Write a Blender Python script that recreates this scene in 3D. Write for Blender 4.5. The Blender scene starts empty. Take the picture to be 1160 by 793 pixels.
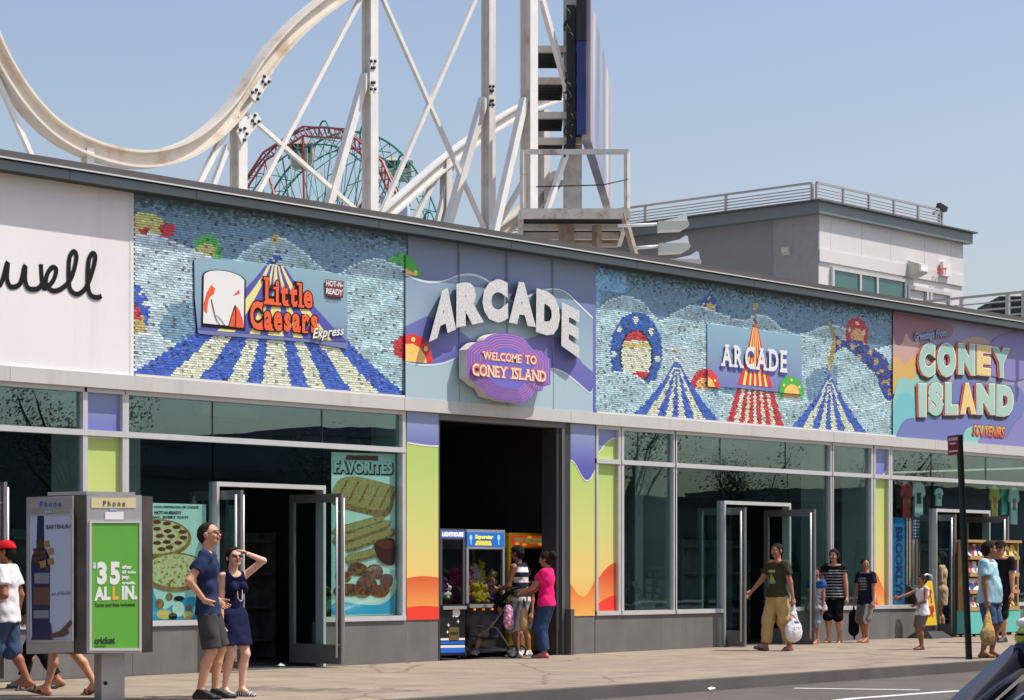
import bpy, bmesh, math, random
import numpy as np
from mathutils import Vector, Matrix
from mathutils.geometry import tessellate_polygon
random.seed(7); rng = np.random.default_rng(7)
scene = bpy.context.scene
COL = scene.collection
R = math.radians

# ------------------------------------------------------------------ camera model
FPX, EYE, PCX, HOR = 2580.0, 1.34, 580.0, 645.0     # focal length, eye height, centre column and horizon row of a 1160 x 793 picture
TH = math.atan((2895 - PCX) / FPX)
FW = np.array([math.cos(TH), math.sin(TH), 0.0])
RT = np.array([math.sin(TH), -math.cos(TH), 0.0])
UP = np.array([0, 0, 1.0])
DIST = FPX * EYE / (773.5 - .0499 * 580 - HOR)
CAM = -DIST * FW; CAM[2] = EYE
SLOPE = .0042                                       # the pavement climbs gently to the right

def ray(px, py): return FW + RT * (px - PCX) / FPX + UP * (HOR - py) / FPX
def atY(px, py, Y=0.0):
    r = ray(px, py); return CAM + r * ((Y - CAM[1]) / r[1])
def gz(x): return SLOPE * x
def ground(px, py, dz=0.0):
    r = ray(px, py); t = (CAM[2] - SLOPE * CAM[0] - dz) / (SLOPE * r[0] - r[2]); return CAM + r * t
def proj(p):
    d = np.asarray(p, float) - CAM; z = d @ FW
    return PCX + FPX * (d @ RT) / z, HOR - FPX * d[..., 2] / z
def depth(p): return (np.asarray(p, float) - CAM) @ FW
def fx(px, Y=0.0): return float(atY(px, 600, Y)[0])
def fz(px, py, Y=0.0): return float(atY(px, py, Y)[2])
class Plane:
    def __init__(s, p, n):
        s.p = np.asarray(p, float); n = np.asarray(n, float); s.n = n / np.linalg.norm(n)
    def at(s, px, py, off=0.0):
        r = ray(px, py); return CAM + r * (((s.p + s.n * off - CAM) @ s.n) / (r @ s.n))
FAC = Plane((0, 0, 0), (0, -1, 0))

def lin(v):
    v = v / 255.0
    return v / 12.92 if v <= .04045 else ((v + .055) / 1.055) ** 2.4
def C(r, g, b): return (lin(r), lin(g), lin(b))

# ------------------------------------------------------------------ materials
def nodes(m):
    m.use_nodes = True; nt = m.node_tree
    return nt, nt.nodes['Principled BSDF']
def mat(name, col, rough=.6, metal=0.0, var=.0, scale=6.0, bump=0.0, bscale=None, spec=None, coat=0, dirt=None, dscale=1.5, damt=.4, streak=None):
    """base colour with noise variation, an optional second noise of grime, optional bump"""
    m = bpy.data.materials.new(name); nt, b = nodes(m); N, L = nt.nodes, nt.links
    b.inputs['Roughness'].default_value = rough; b.inputs['Metallic'].default_value = metal
    if spec is not None: b.inputs['Specular IOR Level'].default_value = spec
    if coat: b.inputs['Coat Weight'].default_value = coat
    b.inputs['Base Color'].default_value = (*col, 1)
    tc = N.new('ShaderNodeTexCoord')
    last = None
    if var > 0:
        nz = N.new('ShaderNodeTexNoise'); nz.inputs['Scale'].default_value = scale; nz.inputs['Detail'].default_value = 6
        L.new(tc.outputs['Object'], nz.inputs['Vector'])
        cr = N.new('ShaderNodeValToRGB'); e = cr.color_ramp.elements
        e[0].position = .3; e[1].position = .7
        e[0].color = (*[max(0, x * (1 - var)) for x in col], 1); e[1].color = (*[min(1, x * (1 + var)) for x in col], 1)
        L.new(nz.outputs['Fac'], cr.inputs['Fac']); last = cr.outputs['Color']
    if dirt is not None:
        n2 = N.new('ShaderNodeTexNoise'); n2.inputs['Scale'].default_value = dscale; n2.inputs['Detail'].default_value = 8; n2.inputs['Roughness'].default_value = .7
        if streak:
            mp = N.new('ShaderNodeMapping'); mp.inputs['Scale'].default_value = (streak, streak, .22); L.new(tc.outputs['Object'], mp.inputs['Vector']); L.new(mp.outputs['Vector'], n2.inputs['Vector'])
        else: L.new(tc.outputs['Object'], n2.inputs['Vector'])
        r2 = N.new('ShaderNodeValToRGB'); r2.color_ramp.elements[0].position = .52; r2.color_ramp.elements[1].position = .72
        r2.color_ramp.elements[1].color = (damt, damt, damt, 1)
        L.new(n2.outputs['Fac'], r2.inputs['Fac'])
        mx = N.new('ShaderNodeMix'); mx.data_type = 'RGBA'
        L.new(r2.outputs['Color'], mx.inputs['Factor'])
        if last: L.new(last, mx.inputs['A'])
        else: mx.inputs['A'].default_value = (*col, 1)
        mx.inputs['B'].default_value = (*dirt, 1); last = mx.outputs['Result']
    if last: L.new(last, b.inputs['Base Color'])
    if bump > 0:
        n3 = N.new('ShaderNodeTexNoise'); n3.inputs['Scale'].default_value = bscale or scale * 4; n3.inputs['Detail'].default_value = 5
        L.new(tc.outputs['Object'], n3.inputs['Vector'])
        bp = N.new('ShaderNodeBump'); bp.inputs['Strength'].default_value = bump; bp.inputs['Distance'].default_value = .02
        L.new(n3.outputs['Fac'], bp.inputs['Height']); L.new(bp.outputs['Normal'], b.inputs['Normal'])
    return m
def attr_mat(name, rough=.6, metal=0.0, spec=.5, sss=0, bump=0, bscale=60, var=.0, vscale=12):
    m = bpy.data.materials.new(name); nt, b = nodes(m); N, L = nt.nodes, nt.links
    a = N.new('ShaderNodeAttribute'); a.attribute_name = 'Col'
    b.inputs['Roughness'].default_value = rough; b.inputs['Metallic'].default_value = metal; b.inputs['Specular IOR Level'].default_value = spec
    tc = N.new('ShaderNodeTexCoord')
    out = a.outputs['Color']
    if var > 0:
        nz = N.new('ShaderNodeTexNoise'); nz.inputs['Scale'].default_value = vscale; nz.inputs['Detail'].default_value = 5
        L.new(tc.outputs['Object'], nz.inputs['Vector'])
        mr = N.new('ShaderNodeMapRange'); mr.inputs['From Min'].default_value = .3; mr.inputs['From Max'].default_value = .7
        mr.inputs['To Min'].default_value = 1 - var; mr.inputs['To Max'].default_value = 1 + var
        L.new(nz.outputs['Fac'], mr.inputs['Value'])
        vm = N.new('ShaderNodeVectorMath'); vm.operation = 'SCALE'
        L.new(out, vm.inputs[0]); L.new(mr.outputs['Result'], vm.inputs['Scale']); out = vm.outputs['Vector']
    L.new(out, b.inputs['Base Color'])
    if bump:
        nz = N.new('ShaderNodeTexNoise'); nz.inputs['Scale'].default_value = bscale; nz.inputs['Detail'].default_value = 4
        L.new(tc.outputs['Object'], nz.inputs['Vector'])
        bp = N.new('ShaderNodeBump'); bp.inputs['Strength'].default_value = bump; bp.inputs['Distance'].default_value = .02
        L.new(nz.outputs['Fac'], bp.inputs['Height']); L.new(bp.outputs['Normal'], b.inputs['Normal'])
    return m
def glass_mat(name, tint, refl=.06, rough=.0):
    """thin architectural glazing: tinted see-through plus a fresnel mirror"""
    m = bpy.data.materials.new(name); m.use_nodes = True; nt = m.node_tree; N, L = nt.nodes, nt.links
    N.remove(N['Principled BSDF']); out = N['Material Output']
    t = N.new('ShaderNodeBsdfTransparent'); t.inputs['Color'].default_value = (*tint, 1)
    g = N.new('ShaderNodeBsdfGlossy'); g.inputs['Roughness'].default_value = rough; g.inputs['Color'].default_value = (.62, .86, .98, 1)
    lw = N.new('ShaderNodeLayerWeight'); lw.inputs['Blend'].default_value = .5; fr = N.new('ShaderNodeMath'); fr.operation = 'POWER'; fr.inputs[1].default_value = 4.0; L.new(lw.outputs['Facing'], fr.inputs[0])
    ad = N.new('ShaderNodeMath'); ad.operation = 'ADD'; ad.inputs[1].default_value = refl; ad.use_clamp = True
    L.new(fr.outputs[0], ad.inputs[0])
    # rolled glass is never perfectly flat
    tc = N.new('ShaderNodeTexCoord'); nz = N.new('ShaderNodeTexNoise'); nz.inputs['Scale'].default_value = 1.1; nz.inputs['Detail'].default_value = 1
    L.new(tc.outputs['Object'], nz.inputs['Vector'])
    bp = N.new('ShaderNodeBump'); bp.inputs['Strength'].default_value = .03; bp.inputs['Distance'].default_value = .05
    L.new(nz.outputs['Fac'], bp.inputs['Height']); L.new(bp.outputs['Normal'], g.inputs['Normal'])
    mx = N.new('ShaderNodeMixShader'); L.new(ad.outputs[0], mx.inputs[0]); L.new(t.outputs[0], mx.inputs[1]); L.new(g.outputs[0], mx.inputs[2])
    L.new(mx.outputs[0], out.inputs['Surface'])
    return m
def emit_mat(name, col, strength):
    m = bpy.data.materials.new(name); nt, b = nodes(m)
    b.inputs['Base Color'].default_value = (*col, 1); b.inputs['Emission Color'].default_value = (*col, 1); b.inputs['Emission Strength'].default_value = strength
    return m
def zramp_mat(name, stops, z0, z1, rough=.45):
    """a printed sheet whose ink runs through several colours from z0 to z1"""
    m = bpy.data.materials.new(name); nt, b = nodes(m); N, L = nt.nodes, nt.links
    g = N.new('ShaderNodeNewGeometry'); sp = N.new('ShaderNodeSeparateXYZ'); L.new(g.outputs['Position'], sp.inputs[0])
    mr = N.new('ShaderNodeMapRange'); mr.inputs['From Min'].default_value = z0; mr.inputs['From Max'].default_value = z1
    L.new(sp.outputs['Z'], mr.inputs['Value'])
    cr = N.new('ShaderNodeValToRGB'); el = cr.color_ramp.elements
    while len(el) < len(stops): el.new(.5)
    for e, (p, c) in zip(el, stops): e.position = p; e.color = (*c, 1)
    L.new(mr.outputs['Result'], cr.inputs['Fac']); L.new(cr.outputs['Color'], b.inputs['Base Color'])
    b.inputs['Roughness'].default_value = rough
    return m

# ------------------------------------------------------------------ mesh collector
class MB:
    def __init__(s): s.v = []; s.f = []; s.m = []; s.sm = []; s.c = {}
    def add(s, vs, fs, mi=0, smooth=False, col=None):
        o = len(s.v); s.v.extend([tuple(map(float, p)) for p in vs])
        for f in fs: s.f.append(tuple(o + i for i in f)); s.m.append(mi); s.sm.append(smooth)
        if col is not None:
            for i in range(o, len(s.v)): s.c[i] = col
        return s
    def hexa(s, p, mi=0):   # 8 points: bottom ring 0-3, top ring 4-7
        return s.add(p, [(3, 2, 1, 0), (4, 5, 6, 7), (0, 1, 5, 4), (1, 2, 6, 5), (2, 3, 7, 6), (3, 0, 4, 7)], mi)
    def box(s, x0, x1, y0, y1, z0, z1, mi=0):
        x0, x1 = min(x0, x1), max(x0, x1); y0, y1 = min(y0, y1), max(y0, y1); z0, z1 = min(z0, z1), max(z0, z1)
        return s.hexa([(x0, y0, z0), (x1, y0, z0), (x1, y1, z0), (x0, y1, z0), (x0, y0, z1), (x1, y0, z1), (x1, y1, z1), (x0, y1, z1)], mi)
    def obox(s, c, ax, ay, hx, hy, z0, z1, mi=0):  # oriented in plan
        c = np.asarray(c, float)[:2]; ax = np.asarray(ax, float)[:2]; ay = np.asarray(ay, float)[:2]
        q = [c - ax * hx - ay * hy, c + ax * hx - ay * hy, c + ax * hx + ay * hy, c - ax * hx + ay * hy]
        if (q[1] - q[0])[0] * (q[2] - q[1])[1] - (q[1] - q[0])[1] * (q[2] - q[1])[0] < 0: q = q[::-1]
        return s.hexa([(*p, z0) for p in q] + [(*p, z1) for p in q], mi)
    def bar(s, p, q, w, h=None, mi=0, up=(0, 0, 1)):
        h = h or w; p = np.asarray(p, float); q = np.asarray(q, float); d = q - p; d = d / np.linalg.norm(d)
        u = np.asarray(up, float)
        if abs(d @ u) > .95: u = np.array([0., 1, 0])
        a = np.cross(d, u); a /= np.linalg.norm(a); b = np.cross(a, d)
        r = [-a * w / 2 - b * h / 2, a * w / 2 - b * h / 2, a * w / 2 + b * h / 2, -a * w / 2 + b * h / 2]
        return s.hexa([p + x for x in r] + [q + x for x in r], mi)
    def tube(s, pts, rad, n=8, mi=0, closed=False, smooth=True):
        pts = [np.asarray(p, float) for p in pts]; k = len(pts)
        rads = rad if hasattr(rad, '__len__') else [rad] * k
        vs = []; pa = None
        for i, p in enumerate(pts):
            if closed: t = pts[(i + 1) % k] - pts[i - 1]
            else: t = pts[min(i + 1, k - 1)] - pts[max(i - 1, 0)]
            t = t / (np.linalg.norm(t) + 1e-9)
            if pa is None:
                u = np.array([0, 0, 1.]) if abs(t[2]) < .9 else np.array([1., 0, 0]); a = np.cross(t, u)
            else: a = pa - t * (pa @ t)
            a /= np.linalg.norm(a); pa = a; b = np.cross(t, a)
            vs += [p + (a * math.cos(2 * math.pi * j / n) + b * math.sin(2 * math.pi * j / n)) * rads[i] for j in range(n)]
        fs = []
        for i in range(k if closed else k - 1):
            i2 = (i + 1) % k
            for j in range(n): fs.append((i * n + j, i * n + (j + 1) % n, i2 * n + (j + 1) % n, i2 * n + j))
        if not closed: fs += [tuple(range(n - 1, -1, -1)), tuple(range((k - 1) * n, k * n))]
        return s.add(vs, fs, mi, smooth)
    def lathe(s, c, prof, n=16, mi=0, axis='z', smooth=True):
        vs = []; c = np.asarray(c, float)
        for r, h in prof:
            for j in range(n):
                a = 2 * math.pi * j / n; p = (r * math.cos(a), r * math.sin(a), h)
                if axis == 'y': p = (p[0], h, p[1])
                if axis == 'x': p = (h, p[0], p[1])
                vs.append(c + np.array(p))
        k = len(prof); fs = [(i * n + j, i * n + (j + 1) % n, (i + 1) * n + (j + 1) % n, (i + 1) * n + j) for i in range(k - 1) for j in range(n)]
        fs += [tuple(range(n - 1, -1, -1)), tuple(range((k - 1) * n, k * n))]
        return s.add(vs, fs, mi, smooth)
    def ell(s, c, r, n=12, m=8, mi=0, rot=None):
        c = np.asarray(c, float); vs = []
        for i in range(m + 1):
            t = math.pi * i / m
            for j in range(n):
                a = 2 * math.pi * j / n; p = np.array([r[0] * math.sin(t) * math.cos(a), r[1] * math.sin(t) * math.sin(a), r[2] * math.cos(t)])
                if rot is not None: p = rot @ p
                vs.append(c + p)
        fs = [(i * n + j, (i + 1) * n + j, (i + 1) * n + (j + 1) % n, i * n + (j + 1) % n) for i in range(m) for j in range(n)]
        return s.add(vs, fs, mi, True)
    def ngon(s, pts, mi=0, col=None):
        tri = tessellate_polygon([[Vector(p) for p in pts]])
        return s.add(pts, [tuple(t) for t in tri], mi, False, col)
    def slab(s, pts, n, t, mi=0, mside=None):
        """a solid plate: outline pts (front face), thickness t behind it along -n"""
        pts = [np.asarray(p, float) for p in pts]; n = np.asarray(n, float); k = len(pts)
        back = [p - n * t for p in pts]
        tri = [tuple(x) for x in tessellate_polygon([[Vector(p) for p in pts]])]
        s.add(pts, tri, mi); s.add(back, [x[::-1] for x in tri], mi if mside is None else mside)
        s.add(pts + back, [(i, (i + 1) % k, k + (i + 1) % k, k + i) for i in range(k)], mi if mside is None else mside)
        return s
    def build(s, name, mats, parent=None, **tags):
        me = bpy.data.meshes.new(name)
        off = np.array([0., 0, 0])
        pp = parent
        while pp is not None: off += np.array(pp.location); pp = pp.parent
        org = np.array(tags.pop('origin', (0, 0, 0)), float) if parent is None else np.zeros(3)
        V = (np.array(s.v, float).reshape(-1, 3) - off - org)
        me.from_pydata([tuple(p) for p in V], [], s.f)
        mats = mats if isinstance(mats, (list, tuple)) else [mats]
        for m in mats: me.materials.append(m)
        me.polygons.foreach_set('material_index', s.m); me.polygons.foreach_set('use_smooth', s.sm)
        if s.c:
            at = me.color_attributes.new('Col', 'FLOAT_COLOR', 'POINT')
            buf = np.ones((len(s.v), 4), np.float32)
            for i, c in s.c.items(): buf[i, :3] = c
            at.data.foreach_set('color', buf.ravel())
        bmx = bmesh.new(); bmx.from_mesh(me); bmesh.ops.recalc_face_normals(bmx, faces=bmx.faces[:]) if tags.pop('recalc', True) else None
        bmx.to_mesh(me); bmx.free(); me.update()
        o = bpy.data.objects.new(name, me); COL.objects.link(o)
        o.location = org
        if parent is not None: o.parent = parent
        for k, v in tags.items(): o[k] = v
        return o
def thing(name, label, cat, loc=(0, 0, 0), group=None):
    o = bpy.data.objects.new(name, None); COL.objects.link(o); o.location = tuple(map(float, loc)); o.empty_display_size = .2
    o['label'] = label; o['category'] = cat
    if group: o['group'] = group
    return o
def struct(name, mb, m): return mb.build(name, m, None, kind='structure')
def copy_tree(o, parent=None):
    c = o.copy(); COL.objects.link(c); c.parent = parent
    for ch in list(o.children): copy_tree(ch, c)
    return c

# ------------------------------------------------------------------ lettering
_gc = {}
def glyph(sx, bold=0.0, shear=0.0, ext=0.0, space=1.0):
    key = (sx, bold, shear, ext, space)
    if key in _gc: return _gc[key]
    cu = bpy.data.curves.new('lettering', 'FONT'); cu.body = sx; cu.size = 1; cu.offset = bold; cu.shear = shear; cu.extrude = ext; cu.resolution_u = 3; cu.space_character = space
    ob = bpy.data.objects.new('lettering', cu); COL.objects.link(ob)
    dg = bpy.context.evaluated_depsgraph_get()
    me = bpy.data.meshes.new_from_object(ob.evaluated_get(dg))
    V = np.array([v.co[:] for v in me.vertices]).reshape(-1, 3); Fs = [tuple(p.vertices) for p in me.polygons]
    bpy.data.objects.remove(ob); bpy.data.curves.remove(cu); bpy.data.meshes.remove(me)
    lo, hi = V[:, :2].min(0), V[:, :2].max(0)
    V[:, :2] = (V[:, :2] - lo) / np.maximum(hi - lo, 1e-6)
    _gc[key] = (V, Fs, (hi - lo)); return _gc[key]
def quad(x0, y0, x1, y1, dy=0.0): return [(x0, y0), (x1, y0 + dy), (x1, y1 + dy), (x0, y1)]
def bil(q, u, v):
    (ax, ay), (bx, by), (cx, cy), (dx, dy) = q    # TL TR BR BL
    return ((ax * (1 - u) + bx * u) * v + (dx * (1 - u) + cx * u) * (1 - v), (ay * (1 - u) + by * u) * v + (dy * (1 - u) + cy * u) * (1 - v))
def grow(q, a, b=None):
    b = a if b is None else b
    return [(q[0][0] - a, q[0][1] - b), (q[1][0] + a, q[1][1] - b), (q[2][0] + a, q[2][1] + b), (q[3][0] - a, q[3][1] + b)]
def txt(mb, s, q, plane=FAC, off=.004, mi=0, bold=0.0, shear=0.0, thick=0.0, space=1.0, serif=None):
    """lettering laid on a real plane of the place; thick > 0 makes solid letters"""
    V, Fs, sz = glyph(s, bold, shear, .5 if thick > 0 else 0.0, space)
    P = []
    for u, v, w in V:
        px, py = bil(q, u, v); P.append(plane.at(px, py, off + (thick * (w + .5) if thick > 0 else 0)))
    mb.add(P, Fs, mi)
    return mb
# slab feet for fairground letters: (x0, x1, y) in the letter's own box, 0..1
SERIF = {'A': [(-.08, .32, 0), (.68, 1.08, 0), (.3, .7, 1)], 'R': [(-.12, .4, 0), (.7, 1.1, 0), (-.12, .35, 1)], 'C': [(.75, 1.05, .92), (.75, 1.05, .06)], 'D': [(-.14, .4, 0), (-.14, .4, 1)],
         'E': [(-.14, 1.05, 0), (-.14, 1.05, 1)], 'W': [(-.06, .25, 1), (.75, 1.06, 1)], 'L': [(-.15, .5, 1), (-.15, 1.1, 0)], 'O': [], 'M': [(-.1, .25, 0), (.75, 1.1, 0), (-.1, .2, 1), (.8, 1.1, 1)],
         'T': [(.25, .75, 0)], 'N': [(-.12, .3, 0), (-.12, .25, 1), (.7, 1.12, 1)], 'Y': [(.25, .75, 0), (-.08, .3, 1), (.7, 1.08, 1)], 'I': [(-.6, 1.6, 0), (-.6, 1.6, 1)], 'S': [(.8, 1.02, .95), (-.02, .2, .05)],
         'i': [(-.8, 1.7, 0), (-.8, .5, .68)], 't': [(.4, 1.15, .02)], 'l': [(-.8, 1.8, 0), (-.8, .5, 1)], 'e': [], 'a': [(.85, 1.2, 0)], 's': [], 'r': [(-.25, .85, 0)]}
def slabtxt(mb, s, q, plane=FAC, off=.004, mi=0, bold=.02, st=.13, gpx=0.0, gap=.14):
    """letters set one by one with slab feet added"""
    ws = []
    for ch in s:
        if ch == ' ': ws.append(.4); continue
        ws.append(max(.14, glyph(ch, .03)[2][0]))
    tot = sum(ws) + gap * (len(s) - 1) * .5; x = 0
    base = glyph('H', .03)[2][1]
    for k, (ch, w) in enumerate(zip(s, ws)):
        if ch != ' ':
            V, Fs, sz = glyph(ch, bold); h = glyph(ch, .03)[2][1] / base
            x0, x1 = x / tot, (x + w) / tot
            lq = grow([bil(q, x0, h), bil(q, x1, h), bil(q, x1, 0), bil(q, x0, 0)], gpx)
            txt(mb, ch, lq, plane, off, mi, bold)
            for i, (a, b, y) in enumerate(SERIF.get(ch, [])):
                yc = min(max(y, st / 2), 1 - st / 2)
                c = [bil(lq, a, yc + st / 2), bil(lq, b, yc + st / 2), bil(lq, b, yc - st / 2), bil(lq, a, yc - st / 2)]
                mb.ngon([plane.at(*p, off + .0006 + .0003 * i) for p in c], mi)
        x += w + gap * .5
    return mb
def pxpoly(mb, pts, plane=FAC, off=.004, mi=0, col=None): return mb.ngon([plane.at(x, y, off) for x, y in pts], mi, col)
def arc(cx, cy, rx, ry, a0, a1, n=20):
    return [(cx + rx * math.cos(R(a0 + (a1 - a0) * i / n)), cy - ry * math.sin(R(a0 + (a1 - a0) * i / n))) for i in range(n + 1)]
def smooth_pts(p, n=6, closed=False):
    p = np.array(p, float); out = []; k = len(p)
    for i in range(k if closed else k - 1):
        g = (lambda j: p[j % k]) if closed else (lambda j: p[min(max(j, 0), k - 1)])
        a, b, c, d = g(i - 1), g(i), g(i + 1), g(i + 2)
        for t in np.arange(n) / n: out.append(.5 * ((2 * b) + (-a + c) * t + (2 * a - 5 * b + 4 * c - d) * t * t + (-a + 3 * b - 3 * c + d) * t ** 3))
    if not closed: out.append(p[-1])
    return out
def inpoly(x, y, pts):
    r = np.zeros(x.shape, bool); k = len(pts); j = k - 1
    for i in range(k):
        xi, yi = pts[i]; xj, yj = pts[j]
        c = ((yi > y) != (yj > y)) & (x < (xj - xi) * (y - yi) / ((yj - yi) if yj != yi else 1e-9) + xi)
        r ^= c; j = i
    return r
# ================================================================== palette of the place
M_white_panel = mat('white_panel', (.80, .77, .75), .5, var=.03, scale=1.2, dirt=(.62, .58, .54), dscale=1.2, damt=.32, streak=2.2)
M_beam = mat('beam_metal', (.56, .54, .51), .45, var=.04, scale=2, dirt=(.36, .33, .29), dscale=1.6, damt=.42, streak=3)
M_alu = mat('aluminium', (.60, .585, .575), .38, .25, var=.04, scale=5)
M_door = mat('door_metal', (.22, .215, .21), .42, .5, var=.06, scale=6)
M_base = mat('grey_stucco', (.150, .143, .134), .85, var=.12, scale=2.2, bump=.25, bscale=160, dirt=(.215, .20, .18), dscale=1.3, damt=.6, streak=1.6)
M_pier_dark = mat('dark_metal', (.055, .055, .055), .5, .3, var=.1, scale=3)
M_coping = mat('coping_metal', (.115, .105, .10), .5, .3, var=.06, scale=2)
M_fascia = mat('fascia_paint', (.155, .195, .20), .38, .1, var=.06, scale=1.5, dirt=(.12, .13, .13), dscale=1.2, damt=.35)
M_bright = mat('highlight_edge', (.75, .73, .70), .3, .6)
M_soffit = mat('soffit', (.05, .045, .04), .7, var=.1)
M_black = mat('black', (.008, .008, .008), .5)
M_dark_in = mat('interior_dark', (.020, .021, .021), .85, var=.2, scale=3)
M_floor_in = mat('interior_floor', (.10, .09, .08), .5, var=.15, scale=3)
M_roof = mat('roof_membrane', (.35, .34, .33), .85, var=.1)
M_glass = glass_mat('storefront_glass', (.84, .95, .92), .065)
M_glass_t = glass_mat('transom_glass', (.80, .93, .90), .13)
M_door_glass = glass_mat('door_glass', (.80, .90, .87), .03)
LIME0, LIME1, YEL, ORA, RED = C(196, 226, 120), C(226, 226, 130), C(250, 214, 112), C(240, 130, 60), C(232, 62, 46)
PUR0, PUR1 = C(140, 152, 190), C(92, 92, 172)

Z_BT, Z_BB, Z_R0, Z_R1, Z_S0, Z_S1 = fz(0, 414.5), fz(0, 431.6), fz(0, 488.0), fz(0, 481.2), fz(365, 704.8), fz(365, 699.2)
Z_HB = fz(0, 437.0)
OV = .36
Z_CT, Z_CB = fz(0, 168.7, -OV), fz(0, 177.2, -OV)
Z_FT, Z_FB = fz(0, 180.4, -OV + .05), fz(0, 190.5, -OV + .05)
XL, XR, YB = -15.0, 21.0, 7.5
Z_DT = fz(245, 549)
B = thing('commercial_building', 'long grey one-storey building with glass shopfronts below a band of murals', 'building', (0, 0, 0))

# ---- roof slab, coping and fascia
m = MB(); m.box(XL, XR, -OV + .10, 14, Z_FB + .02, Z_CB - .03); m.build('roof', [M_roof], B)
m = MB(); m.box(XL, XR, -OV, -OV + .35, Z_CB, Z_CT); m.build('coping', [M_coping], B)
m = MB(); m.box(XL, XR, -OV - .012, -OV + .004, Z_CB - .012, Z_CB + .006); m.build('highlight_edge', [M_bright], B)  # pale strip put in for the white highlight line under the coping
m = MB(); xs = [XL, fx(62), fx(205), fx(412), fx(562), fx(705), fx(838), fx(975), fx(1100), XR]
for a, b in zip(xs, xs[1:]): m.box(a + .004, b - .004, -OV + .05, -OV + .09, Z_FB, Z_FT)
m.build('fascia', [M_fascia], B)
m = MB(); m.box(XL, XR, -OV + .06, 0.0, Z_FB + .004, Z_FB + .018); m.build('soffit', [M_soffit], B)
# ---- walls
m = MB(); m.box(XL, XR, 0, .25, Z_BB + .01, Z_FB + .01); m.build('upper_wall', [mat('wall_backing', (.16, .15, .145), .8, var=.1)], B)
m = MB(); xs = [XL, fx(6.5), fx(453.5), fx(642), fx(677), fx(940), fx(1055), XR]
for a, b in zip(xs, xs[1:]): m.box(a + .004, b - .004, -.09, -.002, Z_BB, Z_BT)
m.box(XL, XR, -.06, -.003, Z_BB + .02, Z_BT - .02, 1)
m.build('beam', [M_beam, M_black], B)
# ---- dark inside
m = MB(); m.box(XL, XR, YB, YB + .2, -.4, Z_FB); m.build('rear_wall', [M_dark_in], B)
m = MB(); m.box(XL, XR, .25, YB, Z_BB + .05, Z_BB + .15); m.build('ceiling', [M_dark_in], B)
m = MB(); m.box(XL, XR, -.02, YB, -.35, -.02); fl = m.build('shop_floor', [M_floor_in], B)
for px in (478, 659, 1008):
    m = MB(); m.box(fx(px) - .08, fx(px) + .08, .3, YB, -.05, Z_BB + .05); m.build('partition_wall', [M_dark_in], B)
for xx in (XL, XR - .2):
    m = MB(); m.box(xx, xx + .2, .0, 14, -.4, Z_BB); m.build('end_wall', [M_base], B)
# brick courses faintly visible on the back of the open bay
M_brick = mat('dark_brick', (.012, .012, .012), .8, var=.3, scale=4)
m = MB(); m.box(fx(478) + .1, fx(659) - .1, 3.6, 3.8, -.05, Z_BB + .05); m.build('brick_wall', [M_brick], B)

# ---- stall riser (dark stucco below the glass)
def riser(a, b, y0=-.005):
    m = MB(); m.box(fx(a), fx(b), y0, .22, -.35, Z_S0); return m.build('base_wall', [M_base], B)
for a, b in ((-60, 244), (366, 459.8), (674, 818.5), (895.5, 1059), (1121, 1230)): riser(a, b)
M_seam = mat('seam_dark', (.07, .066, .062), .8)
for a, b in ((-60, 244), (366, 496), (674, 818.5), (895.5, 1059), (1121, 1230)):
    n_ = max(1, int((fx(b) - fx(a)) / 1.25))
    for i in range(1, n_):
        x_ = fx(a) + (fx(b) - fx(a)) * i / n_; m = MB(); m.box(x_ - .003, x_ + .003, -.0065, -.0045, gz(x_) - .02, Z_S0 - .012); m.build('wall_joint', [M_seam], B)
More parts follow.
